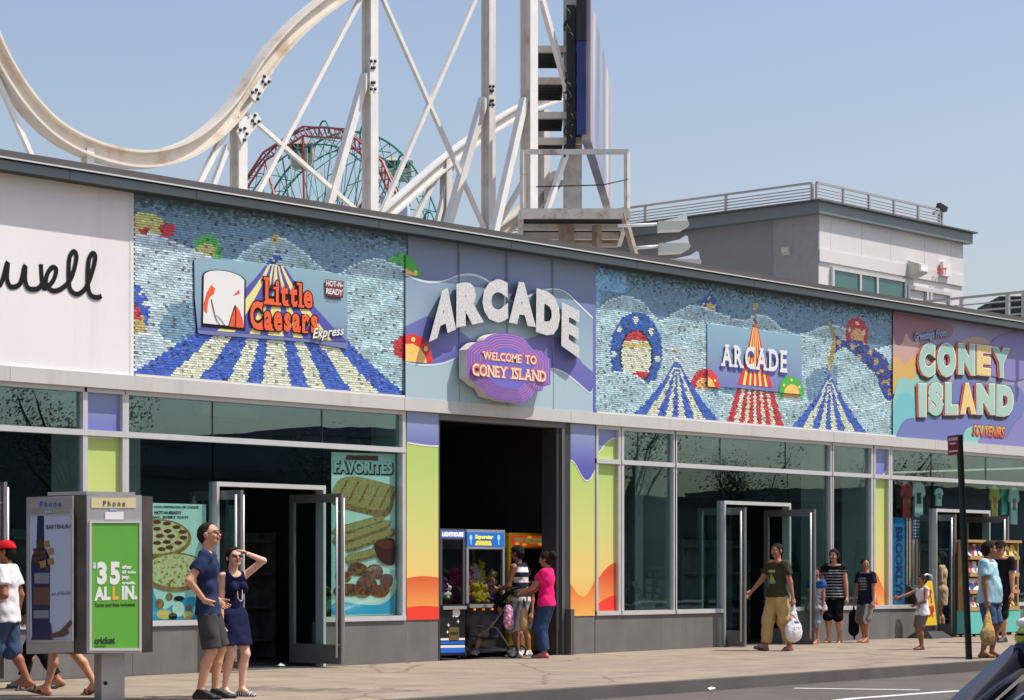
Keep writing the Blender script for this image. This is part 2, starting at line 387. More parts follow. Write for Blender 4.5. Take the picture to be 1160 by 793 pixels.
# ---- window frames: one window per bay, its panes as sub-parts
def framebar(m, a, b, z0, z1, y0=-.02, y1=.09): m.box(a, b, y0, y1, z0, z1)
W = lambda p: fx(p)
bays = [
    ('A', -80, 93, [(-75, 93)], [(-20, 93)]),
    ('B', 145, 455, [(145, 243), (243.6, 367), (367.6, 455)], [(145, 243), (367.6, 455)]),
    ('C', 706, 762, [(706, 762)], [(706, 762)]),
    ('D', 766, 940, [(766, 818), (818.6, 892), (892.6, 940)], [(766, 818), (894.6, 940)]),
    ('E', 943.5, 986, [(943.5, 986)], [(943.5, 986)]),
    ('F', 1010, 1215, [(1010, 1057), (1057.5, 1119), (1119.5, 1210)], [(1010, 1057.5), (1121, 1210)])]
MUL = .062
M_reveal = mat('reveal_plaster', (.30, .34, .33), .8, var=.06)
for nm, a, b, top, low in bays:
    m = MB()
    xa, xb = W(a), W(b)
    framebar(m, xa - MUL, xb + MUL, Z_HB, Z_BB + .01)            # head
    framebar(m, xa - MUL, xb + MUL, Z_R0, Z_R1, -.03)            # transom rail
    framebar(m, xa - MUL, xa, Z_S0 + .02, Z_R0 - .001)           # jambs
    framebar(m, xb, xb + MUL, Z_S0 + .02, Z_R0 - .001)
    framebar(m, xa - MUL, xa, Z_R1 + .001, Z_HB - .001); framebar(m, xb, xb + MUL, Z_R1 + .001, Z_HB - .001)
    for s0, s1 in low:
        e0 = MUL if s0 == a else 0; e1 = MUL if s1 == b else 0
        framebar(m, W(s0) - e0, W(s1) + e1, Z_S0, Z_S1, -.035)   # sill
    w = m.build('window', [M_alu], B)
    for k, (s0, s1) in enumerate(top):
        g = MB(); g.box(W(s0) + .004, W(s1) - .004, .045, .057, Z_R1, Z_HB); g.build('pane', [M_glass_t], w)
    for k, (s0, s1) in enumerate(low):
        g = MB(); g.box(W(s0) + .004, W(s1) - .004, .045, .057, Z_S1, Z_R0); g.build('pane', [M_glass], w)
    m = MB(); m.box(xb - .01, xb + .05, .14, .62, .02, Z_HB); m.build('reveal', [M_reveal], B)
    if nm in 'BDF':                                              # pane over the door
        d0, d1 = {'B': (244, 367), 'D': (819, 894), 'F': (1059.5, 1120)}[nm]
        g = MB(); g.box(W(d0) + .004, W(d1) - .004, .045, .057, Z_DT + .045, Z_R0); g.build('pane', [M_glass], w)
    # black gaskets where sheets of glass butt
    gk = MB()
    for s0, s1 in top[:-1]: gk.box(W(s1) - .003, W(s1) + .011, .04, .07, Z_R1, Z_HB)
    if len(top) > 1: gk.build('gasket', [M_black], w)

for px, w_ in ((225, .30), (800, .34), (1046, .26), (60, .3)):
    m = MB(); m.box(W(px) - w_ / 2, W(px) + w_ / 2, 1.4, 1.7, -.02, Z_BB + .04); m.build('inner_column', [M_reveal], B)
m = MB()
for xx in np.arange(-12, 20, 2.4):
    if not (W(478) - 1.2 < xx < W(659) + .2): m.box(xx, xx + 1.1, 1.6, 1.75, Z_BB - .10, Z_BB + .04)
m.build('ceiling_trunking', [M_reveal], B)
M_shelf = mat('shop_shelving', (.13, .12, .11), .7, var=.3, scale=6)
for a, b in ((150, 215), (400, 450), (712, 790), (905, 980), (1125, 1200), (10, 80)):
    m = MB(); x0_, x1_ = W(a), W(b)
    for k in range(4): m.box(x0_, x1_, 2.6, 3.0, .25 + .5 * k, .29 + .5 * k)
    m.box(x0_, x0_ + .04, 2.6, 3.0, 0, 1.9); m.box(x1_ - .04, x1_, 2.6, 3.0, 0, 1.9); m.box(x0_ + .04, x1_ - .04, 2.97, 3.0, 0, 1.9); m.build('shelving', [M_shelf], B)
# ---- doorways: frame, and two leaves standing open on offset pivots
def leaf(xd, y0, y1, z1, side):
    m = MB(); t = .024
    m.box(xd - t, xd + t, y0, y0 + .09, .03, z1); m.box(xd - t, xd + t, y1 - .09, y1, .03, z1)
    m.box(xd - t, xd + t, y0 + .09, y1 - .09, z1 - .12, z1); m.box(xd - t, xd + t, y0 + .09, y1 - .09, .03, .30)
    d = m.build('door', [M_door], B)
    g = MB(); g.box(xd - .005, xd + .005, y0 + .09, y1 - .09, .30, z1 - .12); g.build('glass', [M_door_glass], d)
    h = MB()
    for s in (-1, 1):
        h.tube([(xd + s * .065, y0 + .05, .12), (xd + s * .065, y0 + .05, z1 - .06)], .017, 8)
        for z in (.3, 1.1, z1 - .25): h.bar((xd + s * .02, y0 + .05, z), (xd + s * .07, y0 + .05, z), .016)
    h.build('handle', [M_alu], d)
def doorway(a, b, z1, leaves):
    m = MB(); xa, xb = W(a), W(b)
    m.box(xa, xa + .045, -.03, .13, -.02, z1 + .04); m.box(xb - .045, xb, -.03, .13, -.02, z1 + .04); m.box(xa + .045, xb - .045, -.03, .13, z1 - .02, z1 + .04)
    m.build('door_frame', [M_alu], B)
    m = MB(); m.box(xa, xb, -.03, .25, -.03, .012 + gz(xa)); m.build('threshold', [M_door], B)
    for xd, y0, y1 in leaves: leaf(xd, y0, y1, z1 - .08, 1)
doorway(244, 367.5, Z_DT, [(W(244) + .10, -.42, .62), (W(367) - .10, -.48, .58)])
doorway(819, 894.6, Z_DT, [(W(819) + .10, -.40, .6), (W(894) - .10, -.62, .46)])
doorway(1059, 1120.5, Z_DT, [(W(1059) + .10, -.40, .6), (W(1120) - .10, -.50, .5)])
leaf(fx(-14) - .06, -.45, .55, Z_DT - .08, 1)

# ---- printed colour panels on the piers and between the mullions
def zpan(name, stops): return zramp_mat(name, stops, Z_S0, Z_BB, .4)
M_grad = zpan('print_lime_to_orange', [(0, C(232, 176, 84)), (.22, C(232, 200, 116)), (.45, C(208, 208, 122)), (.75, C(182, 204, 112)), (1, C(174, 200, 106))])
M_purp = zpan('print_purple', [(0, PUR1), (.78, PUR1), (1, C(150, 164, 196))])
M_orng = zpan('print_orange', [(0, C(236, 178, 84)), (.10, C(232, 140, 70)), (.22, C(216, 84, 48)), (1, C(224, 120, 56))])
M_red = mat('print_red', RED, .4)
M_ivory = mat('print_ivory', (.8, .78, .7), .4)
def colour_panel(name, a, b, wave, ora, red, base_y=-.012, label=None):
    """one printed sheet: lime to yellow ground with a purple crest above and orange and red waves below"""
    m = MB(); xa, xb = W(a), W(b); y = base_y
    m.box(xa, xb, y, .2, Z_S0, Z_BB - .005)
    N = 16
    def row(fn): return [(xa + (xb - xa) * i / N, fn(i / N)) for i in range(N + 1)]
    def sheet(lo, hi, off, mi):
        P = [(x, y - off, z) for x, z in lo] + [(x, y - off, z) for x, z in reversed(hi)]
        m.ngon(P, mi)
    zt = lambda f: (lambda u: f(u))
    up = row(wave); sheet(up, [(x, Z_BB - .006) for x, _ in up], .004, 1)
    sheet([(x, z - .022) for x, z in up], [(x, z) for x, z in up], .0045, 4)
    o = row(ora); sheet([(x, Z_S0 + .001) for x, _ in o], o, .004, 2)
    r = [(x, max(Z_S0 + .0015, z)) for x, z in row(red)]; sheet([(x, Z_S0 + .001) for x, _ in r], r, .007, 3)
    return m.build(name, [M_grad, M_purp, M_orng, M_red, M_ivory], B)
zz = lambda y, x=470: fz(x, y)
colour_panel('graphic_panel', 460.2, 496, lambda u: zz(501) - .03 * math.sin(u * 2), lambda u: zz(655) + .03 * math.sin(u * 3), lambda u: zz(688) + .02 * math.sin(u * 3))
colour_panel('graphic_panel', 645.5, 673, lambda u: zz(521, 650) - .35 * math.sin(u * 2.3 - .0) ** 2 + .06 * u, lambda u: zz(661, 650) - .33 * math.sin(u * 2.6) + .22 * u, lambda u: zz(694, 650) - .35 * u)
# the dark jamb of the open bay, left and right
m = MB(); m.box(W(630), W(645.3), -.01, .3, -.3, Z_BB - .004); m.build('jamb', [M_pier_dark], B)
m = MB(); m.box(W(496.2), W(496.2) + .03, -.01, .3, -.3, Z_BB - .004); m.build('jamb', [M_pier_dark], B)
m = MB(); m.box(W(496.2), W(640), -.015, .2, Z_BB - .09, Z_BB - .003); m.build('lintel', [mat('lintel_metal', (.17, .165, .155), .5, .3)], B)
m = MB(); m.box(W(634), W(637), -.05, -.01, 0, Z_BB - .1); m.box(W(638), W(642), -.16, -.012, .0, .72); m.build('door_track', [mat('track_metal', (.16, .155, .15), .4, .5)], B)
m = MB(); m.box(W(459.9), W(496), -.005, .22, -.35, Z_S0 - .002); m.build('base_wall', [M_base], B)
m = MB(); m.box(W(645.5), W(673.2), -.005, .22, -.35, Z_S0 - .002); m.build('base_wall', [M_base], B)
# sheets inside the window frames, two panes each
def framed_panel(a, b, wave, ora, red, low=True):
    xa, xb = W(a), W(b); m = MB()
    framebar(m, xa - .05, xb + .05, Z_HB, Z_BB + .008); framebar(m, xa - .05, xb + .05, Z_R0, Z_R1, -.028)
    framebar(m, xa - .05, xa, Z_S0 + .02, Z_HB, -.018); framebar(m, xb, xb + .05, Z_S0 + .02, Z_HB, -.018); framebar(m, xa - .05, xb + .05, Z_S0 + .002, Z_S1 + .002, -.033)
    m.build('panel_frame', [M_alu], B)
    colour_panel('graphic_panel', a, b, wave, ora, red, .05)
framed_panel(98.5, 138, lambda u: Z_R1 - .08 + .2 * max(0, u - .75), lambda u: Z_S0 + .5, lambda u: Z_S0 + .1)
framed_panel(677, 700, lambda u: zz(518, 690) + .33 * math.sin(u * 1.5), lambda u: zz(660, 690) + .32 * math.sin(u * 1.5), lambda u: zz(686, 690) + .16 * math.sin(u * 1.6))
framed_panel(991, 1006, lambda u: zz(542, 998) + .3 * max(0, u - .5), lambda u: zz(640, 998) - .55 * u, lambda u: zz(668, 998) - .65 * u)

# ================================================================== mosaics of hinged shimmer tiles
M_tile = attr_mat('shimmer_tile', .30, .30, .6, var=.10, vscale=9)
M_tilebase = mat('tile_backing', (.42, .46, .47), .7)  # backing paled so the gaps imitate glints along the tile edges
def mosaic(mb, x0, x1, z0, z1, paint, tw=.054, th=.0315, y=-.034, clip=None):
    nx = int((x1 - x0) / tw); nz = int((z1 - z0) / th); tw = (x1 - x0) / nx; th = (z1 - z0) / nz
    ii, jj = np.meshgrid(np.arange(nx), np.arange(nz)); ii = ii.ravel(); jj = jj.ravel()
    xc = x0 + (ii + .5) * tw + np.where(jj % 2 == 1, .22, -.22) * tw; zc = z0 + (jj + .5) * th
    pxs, pys = proj(np.stack([xc, np.full_like(xc, y), zc], -1))
    col = paint(pxs, pys)
    br = rng.normal(1, .09, len(xc)); br = np.where(rng.random(len(xc)) < .035, .35, br); br = np.where(rng.random(len(xc)) < .08, br * 1.35, br)
    keep = np.ones(len(xc), bool) if clip is None else ~inpoly(pxs, pys, clip)
    col = np.clip(col * br[:, None], 0, .95)
    tilt = rng.normal(.12, .10, len(xc)); yaw = rng.normal(0, .035, len(xc))
    hw = tw * .475; hh = th * .42
    o = len(mb.v)
    for k in np.nonzero(keep)[0]:
        x, z = xc[k], zc[k]; dt = hh * tilt[k] * 2; dy = yaw[k] * hw
        b = len(mb.v)
        mb.v += [(x - hw, y - dt - dy, z - hh), (x + hw, y - dt + dy, z - hh), (x + hw, y + dy, z + hh), (x - hw, y - dy, z + hh)]
        mb.f.append((b, b + 1, b + 2, b + 3)); mb.m.append(1); mb.sm.append(False)
        c = tuple(col[k])
        for q in range(4): mb.c[b + q] = c
def z4(x, y): return (660 + x / 3.135, 290 + y / 3.136)
def z2(x, y): return (140 + x / 3.0485, 200 + y / 3.05)
def z3(x, y): return (440 + x / 3.4463, 250 + y / 3.4478)
def z5(x, y): return (980 + x / 4.4056, 340 + y / 4.4056)
TEAL, STEEL, HILL = np.array(C(126, 162, 174)), np.array(C(118, 154, 174)), np.array(C(176, 206, 207))
SILV = np.array(C(192, 212, 214)); BLUE = np.array(C(62, 98, 190)); CREAM = np.array(C(226, 228, 196)); GOLD = np.array(C(214, 190, 110))
GRN = np.array(C(88, 190, 80)); REDM = np.array(C(206, 44, 52)); ORG = np.array(C(244, 180, 110))
def setc(col, mask, c):
    if isinstance(mask, tuple):
        m0, m1, sw = mask; col[m0] = np.minimum(np.array(c) * 1.45 + .06, .92); col[m1] = np.array(c)[None] * sw[m1][:, None]
    else: col[mask] = c
def disc(col, x, y, cx, cy, rx, ry, c): setc(col, ((x - cx) / rx) ** 2 + ((y - cy) / ry) ** 2 < 1, c)
def tent_u(x, y, xc, y0, y1, hw, ex, tilt=.085):
    s = np.clip((y - tilt * (x - xc) - y0) / (y1 - y0), 0, 1.2); return (x - xc) / (hw * np.maximum(s, .001) ** ex), s
T1 = dict(xc=z2(525, 0)[0], y0=z2(0, 236)[1], y1=z2(0, 712)[1], hw=480 / 3.0485, ex=1.4)
E1 = [-1.0, -.75, -.53, -.333, -.2, -.094, .104, .23, .354, .53, .73, .93]
def tent(col, x, y, T, E, c0, c1):
    u, s = tent_u(x, y, T['xc'], T['y0'], T['y1'], T['hw'], T['ex'])
    k = np.searchsorted(E, u); inside = (u > E[0]) & (u < E[-1]) & (s > 0.02)
    setc(col, inside & (k % 2 == 1), c0); setc(col, inside & (k % 2 == 0), c1)
def hillmask(x, y, pts):
    p = smooth_pts(pts, 5); P = [tuple(q) for q in p] + [(p[-1][0], 900), (p[0][0], 900)]
    return inpoly(x, y, P), inpoly(x, y - 2.6, P), 1.0 + .13 * np.sin(x * .10 + y * .16 + pts[0][0]) + .07 * np.sin(x * .21 - y * .27)
def paint1(x, y):
    n = len(x); col = np.tile(STEEL, (n, 1)); cl = lambda zx, zy: z2(zx, zy)
    H = lambda L: [cl(*q) for q in L]
    setc(col, inpoly(x, y, H([(0, 0), (380, 0), (330, 215), (200, 230), (0, 150)])), STEEL * .9)
    disc(col, x, y, *cl(65, 175), 26, 17, np.array(C(212, 206, 120))); disc(col, x, y, *cl(150, 185), 9, 8, REDM); disc(col, x, y, *cl(72, 188), 6, 3.6, REDM)
    disc(col, x, y, *cl(288, 256), 16, 18, GRN); disc(col, x, y, *cl(285, 262), 10, 11, np.array(C(214, 206, 120)))
    disc(col, x, y, *cl(985, 330), 30, 22, GRN)
    setc(col, hillmask(x, y, H([(370, 300), (430, 245), (480, 222), (525, 205), (570, 222), (620, 255), (690, 320), (760, 345)])), HILL)
    setc(col, hillmask(x, y, H([(-30, 225), (60, 198), (130, 205), (190, 232), (300, 275), (420, 320)])), SILV)
    setc(col, hillmask(x, y, H([(735, 340), (800, 300), (862, 283), (920, 295), (1000, 330)])), HILL)
    setc(col, hillmask(x, y, H([(200, 500), (235, 420), (260, 380), (300, 360)])), HILL)
    setc(col, inpoly(x, y, H([(120, 520), (165, 440), (260, 430), (260, 560), (150, 600)])), STEEL)
    disc(col, x, y, *cl(22, 470), 22, 33, BLUE)
    setc(col, inpoly(x, y, H([(30, 430), (62, 470), (80, 530), (60, 560), (30, 560)])), GOLD * .8); setc(col, inpoly(x, y, H([(30, 440), (55, 455), (62, 490), (30, 500)])), REDM)
    for q in ((75, 440), (95, 540), (60, 400)): disc(col, x, y, *cl(*q), 2.4, 3, CREAM)
    setc(col, hillmask(x, y, H([(-20, 560), (60, 540), (130, 555), (200, 585), (260, 600)])), SILV)
    setc(col, hillmask(x, y, H([(740, 620), (800, 592), (870, 582), (940, 600), (1010, 640)])), HILL)
    disc(col, x, y, *cl(990, 590), 20, 15, REDM)
    tent(col, x, y, T1, E1, BLUE, CREAM)
    disc(col, x, y, *cl(525, 218), 4.4, 5.4, GOLD)
    return col
DISCB = np.array(C(48, 92, 170))
T2 = dict(xc=z4(335, 0)[0], y0=z4(0, 350)[1], y1=z4(0, 584)[1], hw=162 / 3.135, ex=1.35)
T3 = dict(xc=z4(613, 0)[0], y0=z4(0, 190)[1], y1=z4(0, 604)[1], hw=104 / 3.135, ex=1.25)
T4 = dict(xc=z4(877, 0)[0], y0=z4(0, 408)[1], y1=z4(0, 626)[1], hw=142 / 3.135, ex=1.3)
E2 = [-1, -.72, -.48, -.27, -.12, .04, .2, .42, .66, .98]
E3 = [-1, -.74, -.56, -.38, -.25, -.07, .06, .24, .38, .58, .72, 1.0]
def paint2(x, y):
    n = len(x); cl = lambda zx, zy: z4(zx, zy); H = lambda L: [cl(*q) for q in L]
    col = np.tile(STEEL * .95, (n, 1))
    setc(col, inpoly(x, y, H([(30, 30), (152, 60), (152, 130), (60, 120), (60, 230), (30, 230)])), np.array(C(134, 190, 226)))
    disc(col, x, y, *cl(448, 190), 11, 17, DISCB); disc(col, x, y, *cl(452, 200), 6.5, 11, GOLD)
    for q in ((428, 172), (448, 150), (470, 178)): disc(col, x, y, *cl(*q), 1.5, 2, CREAM)
    setc(col, hillmask(x, y, H([(20, 260), (60, 185), (110, 148), (160, 142), (215, 165), (270, 225), (320, 205), (380, 175), (430, 180), (520, 215), (600, 230), (700, 255), (760, 275), (800, 270), (850, 250), (900, 245), (960, 270), (1030, 330), (1130, 300)])), HILL)
    setc(col, hillmask(x, y, H([(560, 260), (590, 222), (620, 208), (660, 215), (700, 250)])), HILL)
    setc(col, inpoly(x, y, H([(240, 330), (330, 300), (445, 350), (445, 480), (300, 520)])), SILV)
    setc(col, inpoly(x, y, H([(440, 440), (490, 470), (560, 475), (560, 500), (470, 500)])), STEEL)
    disc(col, x, y, *cl(190, 340), 29.5, 45, DISCB)
    for q in ((132, 262), (188, 228), (243, 270), (266, 366), (243, 456), (110, 350)): disc(col, x, y, *cl(*q), 2.6, 3.8, CREAM)
    # an oval emblem on the disc, plain: pale field, red cap and red hem
    disc(col, x, y, *cl(190, 358), 19, 31, np.array(C(30, 30, 40))); disc(col, x, y, *cl(190, 358), 17.2, 29, CREAM)
    el = (((x - cl(190, 0)[0]) / 17.2) ** 2 + ((y - cl(0, 358)[1]) / 29) ** 2 < 1)
    setc(col, el & (y < cl(0, 300)[1]), REDM); setc(col, el & (y > cl(0, 412)[1]), REDM); setc(col, el & (np.abs(y - cl(0, 318)[1]) < 2.2), GOLD)
    setc(col, hillmask(x, y, H([(20, 470), (80, 420), (150, 408), (215, 440), (270, 500), (330, 560)])), HILL)
    setc(col, hillmask(x, y, H([(480, 480), (560, 500), (650, 520), (720, 510), (780, 520), (840, 480), (900, 460), (980, 540), (1060, 520), (1110, 500)])), HILL)
    sv = col.copy(); disc(col, x, y, *cl(437, 450), 16, 15.5, REDM); disc(col, x, y, *cl(432, 462), 9, 10, ORG)
    disc(col, x, y, *cl(742, 483), 14, 17.5, GRN); disc(col, x, y, *cl(742, 500), 9, 12, ORG)
    low = (y > cl(0, 472)[1]) & (x < cl(560, 0)[0]); col[low] = sv[low]; low = (y > cl(0, 505)[1]) & (x > cl(560, 0)[0]); col[low] = sv[low]
    disc(col, x, y, *cl(973, 280), 13, 20, REDM); disc(col, x, y, *cl(975, 295), 7.5, 12, ORG)
    for q in ((948, 262), (975, 240), (998, 270)): disc(col, x, y, *cl(*q), 1.8, 2.4, CREAM)
    setc(col, inpoly(x, y, H([(790, 440), (830, 400), (905, 390), (905, 470), (800, 520)])), STEEL)
    FB, FG = np.array(C(52, 66, 150)), np.array(C(176, 152, 82))
    F1 = smooth_pts(H([(872, 225), (905, 285), (935, 300), (978, 298), (1030, 330), (1075, 360), (1098, 410), (1102, 500), (1085, 515), (1060, 480), (1040, 420), (1010, 395), (960, 345), (925, 325), (900, 345), (885, 385), (870, 380), (880, 330), (885, 290)]), 4, True)
    fm = inpoly(x, y, [tuple(q) for q in F1]); setc(col, fm, FB)
    setc(col, fm & (np.sin(x * .31 + y * .12) * np.sin(y * .33 - x * .1) + .35 * np.sin(x * .9) > .42), FG); setc(col, fm & (np.sin(x * .23 + 1) * np.sin(y * .21) < -.55), FB * .6); setc(col, fm & (x < cl(898, 0)[0]), FG)
    tent(col, x, y, T2, E2, BLUE, CREAM); tent(col, x, y, T4, E2, BLUE, CREAM); tent(col, x, y, T3, E3, REDM, CREAM)
    disc(col, x, y, *cl(614, 180), 2.6, 4.2, GOLD); setc(col, (np.abs(x - cl(613, 0)[0]) < 1.1) & (y > cl(0, 190)[1]) & (y < cl(0, 265)[1]), np.array(C(180, 120, 80)))
    disc(col, x, y, *cl(335, 336), 2, 3, GOLD); disc(col, x, y, *cl(878, 398), 2, 3, GOLD)
    return col
XM = [fx(149.5), fx(459.3), fx(672.3), fx(1011.5)]
ZM0, ZM1 = Z_BT + .002, Z_FB + .004
LC = [z2(*q) for q in ((244, 290), (262, 285), (300, 283), (390, 291), (690, 328), (772, 343), (773, 596), (640, 572), (300, 547), (257, 542), (246, 420))]
AP = [z4(*q) for q in ((443, 240), (778, 283), (778, 492), (560, 469), (443, 462))]
for (a, b, fn, clip, lab) in ((XM[0], XM[1], paint1, LC, 'shimmering tile mural with one wide blue and cream striped tent at its foot'),
                              (XM[2], XM[3], paint2, AP, 'longer shimmering tile mural with red tent between two blue tents and a blue disc')):
    t = thing('tile_mural', lab, 'mural', ((a + b) / 2, -.03, ZM0), 'tiled murals above the shops')
    m = MB(); m.box(a + .004, b - .004, -.020, -.002, ZM0, ZM1); m.build('backing_board', [M_tilebase], t)
    m = MB(); mosaic(m, a + .01, b - .01, ZM0 + .005, ZM1 - .005, fn, clip=None); m.build('tile_field', [M_tilebase, M_tile], t, recalc=False)
    m = MB(); m.box(a + .004, b - .004, -.07, -.02, ZM0 - .001, ZM0 + .03); m.build('bottom_strip', [mat('strip', (.68, .66, .64), .5)], t)
# ================================================================== signs on the band above the shops
INK = mat('black_ink', (.010, .010, .010), .75, spec=.2)
WHT = mat('white_ink', (.80, .79, .76), .45)
def inkm(name, c, r=.45): return mat(name, c, r)
# ---- white board with handwriting (the end of a word)
t = thing('white_sign', 'plain white sign board with black handwriting at the left end of the band', 'sign', (fx(60), -.03, ZM0))
m = MB(); m.box(XL, XM[0] - .012, -.05, -.002, ZM0, ZM1); m.build('board', [M_white_panel], t)
m = MB(); m.box(XM[0] - .075, XM[0] - .045, -.056, -.0501, ZM0, ZM1); m.build('edge_trim', [M_white_panel], t)
def zl(x, y): return (x / 2.6433, 160 + y / 2.6433)
script = [[(-60, 410), (-40, 436), (0, 430), (22, 362), (20, 410), (32, 436), (60, 425), (74, 372), (74, 415), (84, 440), (110, 442), (128, 425), (125, 440)],
          [(122, 368), (126, 425), (135, 440), (158, 418), (168, 385), (155, 378), (140, 400), (138, 430), (158, 448), (185, 440), (212, 410), (228, 350), (220, 330), (207, 350), (205, 410), (210, 445), (232, 458), (258, 435), (278, 380), (284, 345), (275, 336), (264, 360), (262, 430), (270, 460), (290, 468), (302, 463)]]
for s in script:
    m = MB(); P = smooth_pts([zl(*q) for q in s], 5)
    m.tube([FAC.at(x, y, .05) for x, y in P], .031, 8); ob = m.build('lettering', [INK], t)
    for v in ob.data.vertices: v.co.y = -.021 - (.004 + .010 * (v.index // 8) / (len(P))) * (1 if v.co.y < -.02 else 0)
    ob.data.polygons.foreach_set('use_smooth', [False] * len(ob.data.polygons))
# ---- printed panel with the big fairground letters
M_wave0 = zramp_mat('print_wave_back', [(0, C(160, 186, 196)), (.4, C(156, 180, 194)), (.75, C(138, 158, 178)), (1, C(136, 156, 172))], ZM0, ZM1)
M_wave1 = zramp_mat('print_wave_purple', [(0, C(92, 92, 170)), (.35, C(112, 112, 178)), (.6, C(112, 118, 172)), (.85, C(126, 140, 170)), (1, C(134, 150, 168))], ZM0, ZM1)
M_wave2 = zramp_mat('print_wave_front', [(0, C(168, 190, 198)), (.5, C(164, 196, 200)), (1, C(150, 180, 196))], ZM0, ZM1)
PALE = inkm('pale_crest', C(214, 222, 232)); GRNP = inkm('print_green', C(74, 180, 66)); REDP = inkm('print_red_disc', C(226, 58, 52)); YELP = inkm('print_yellow_disc', C(250, 200, 110)); DOT = inkm('print_dot', C(236, 220, 130))
t = thing('printed_panel', 'blue and purple printed panel of waves behind the raised white letters', 'sign', ((XM[1] + XM[2]) / 2, -.03, ZM0))
m = MB(); m.box(XM[1] + .006, XM[2] - .006, -.05, -.002, ZM0, ZM1); m.build('board', [M_wave1], t)
def lay(pts, off, mi): pxpoly(m, pts, FAC, off, mi)
def wave_fill(zpts, zfn, off, mi, crest, oc, cw=7):
    global m
    P = smooth_pts([zfn(*q) for q in zpts], 6)
    L = [(x, y) for x, y in P]
    bot = [(L[-1][0], 448.2 + .0803 * (L[-1][0] - 420)), (L[0][0], 448.2 + .0803 * (L[0][0] - 420))]
    lay(L + bot, off, mi)
    for i in range(len(L) - 1):
        w = cw / 3.4 * (.35 + .65 * abs(math.sin(i * .13 + .4)))
        m.ngon([FAC.at(*p, oc) for p in (L[i], L[i + 1], (L[i + 1][0], L[i + 1][1] + w), (L[i][0], L[i][1] + w))], crest)
m = MB()
lay(arc(*z3(42, 222), 27, 29, 90, -3, 16) + [z3(66, 222)] if False else [z3(*q) for q in ((67, 130), (85, 142), (105, 163), (122, 192), (135, 222), (67, 210))], .053, 3)
lay([z3(*q) for q in ((67, 185), (90, 200), (108, 216), (67, 208))], .056, 5)
for q in ((30, 150), (106, 204)):
    if q[0] > 67: lay(arc(*z3(*q), 2.6, 3.2, 0, 340, 10), .058, 6)
wave_fill([(67, 208), (110, 225), (165, 236), (225, 230), (270, 212), (320, 206), (370, 220), (430, 262), (480, 312), (520, 305), (580, 275), (640, 264), (690, 275), (740, 320), (798, 376)], z3, .060, 0, 2, .063, 9)
lay([z3(*q) for q in ((67, 412), (150, 372), (240, 402), (330, 470), (480, 480), (620, 440), (700, 470), (760, 560), (798, 590), (798, 668), (740, 655), (560, 600), (250, 560), (67, 552))], .066, 1)
lay([z3(*q) for q in ((67, 446), (100, 442), (130, 455), (160, 490), (175, 555), (67, 548))], .069, 4)
lay([z3(*q) for q in ((67, 482), (95, 480), (125, 498), (145, 530), (150, 556), (67, 550))], .072, 5)
for q in ((97, 464), (146, 500)): lay(arc(*z3(*q), 2.4, 2.9, 0, 340, 10), .0745, 6)
wave_fill([(67, 552), (130, 560), (200, 556), (250, 540), (310, 512), (400, 540), (520, 600), (590, 588), (640, 575), (690, 592), (740, 630), (785, 668), (798, 650)], z3, .077, 7, 2, .080, 8)
m.build('printed_waves', [M_wave0, M_wave1, PALE, GRNP, REDP, YELP, DOT, M_wave2], t)
for i in range(1, 4):
    x_ = XM[1] + (XM[2] - XM[1]) * i / 4; m = MB(); m.box(x_ - .0018, x_ + .0018, -.0835, -.0495, ZM0 + .002, ZM1 - .002); m.build('panel_seam', [mat('seam_grey', (.30, .33, .42), .7)], t)
# raised letters, each a solid box letter with a jewelled face
M_letter_side = mat('letter_return', (.60, .58, .55), .5)
M_jewel = mat('jewelled_face', (.74, .71, .69), .3, .2, var=.0)
_nt, _b = nodes(M_jewel); _tc = _nt.nodes.new('ShaderNodeTexCoord'); _v = _nt.nodes.new('ShaderNodeTexVoronoi'); _v.inputs['Scale'].default_value = 34
_cr = _nt.nodes.new('ShaderNodeValToRGB'); _cr.color_ramp.elements[0].position = .25; _cr.color_ramp.elements[0].color = (.80, .77, .74, 1); _cr.color_ramp.elements[1].position = .6; _cr.color_ramp.elements[1].color = (.60, .60, .585, 1)
_nt.links.new(_tc.outputs['Object'], _v.inputs['Vector']); _nt.links.new(_v.outputs['Distance'], _cr.inputs['Fac']); _nt.links.new(_cr.outputs['Color'], _b.inputs['Base Color'])
_bp = _nt.nodes.new('ShaderNodeBump'); _bp.invert = True; _bp.inputs['Strength'].default_value = .8; _nt.links.new(_v.outputs['Distance'], _bp.inputs['Height']); _nt.links.new(_bp.outputs['Normal'], _b.inputs['Normal'])
t = thing('raised_lettering', 'arched row of big solid white jewelled letters spelling ARCADE', 'sign letters', (fx(570), -.1, fz(570, 360)))
for ch, q in (('A', [(171, 290), (273, 243), (264, 424), (158, 474)]), ('R', [(266, 246), (366, 230), (374, 397), (265, 418)]), ('C', [(366, 232), (466, 226), (468, 398), (368, 396)]),
              ('A', [(469, 234), (572, 246), (576, 416), (470, 398)]), ('D', [(578, 263), (672, 292), (668, 464), (576, 434)]), ('E', [(677, 318), (747, 352), (745, 538), (675, 488)])):
    m = MB(); Q = [z3(*p) for p in q]
    txt(m, ch, Q, FAC, .10, 0, .055 if ch == 'E' else .085, thick=.13)
    ob = m.build('letter', [M_letter_side, M_jewel], t)
    ys = [v.co.y for v in ob.data.vertices]; ymin = min(ys)
    for p in ob.data.polygons:
        if all(ob.data.vertices[i].co.y < ymin + .004 for i in p.vertices): p.material_index = 1
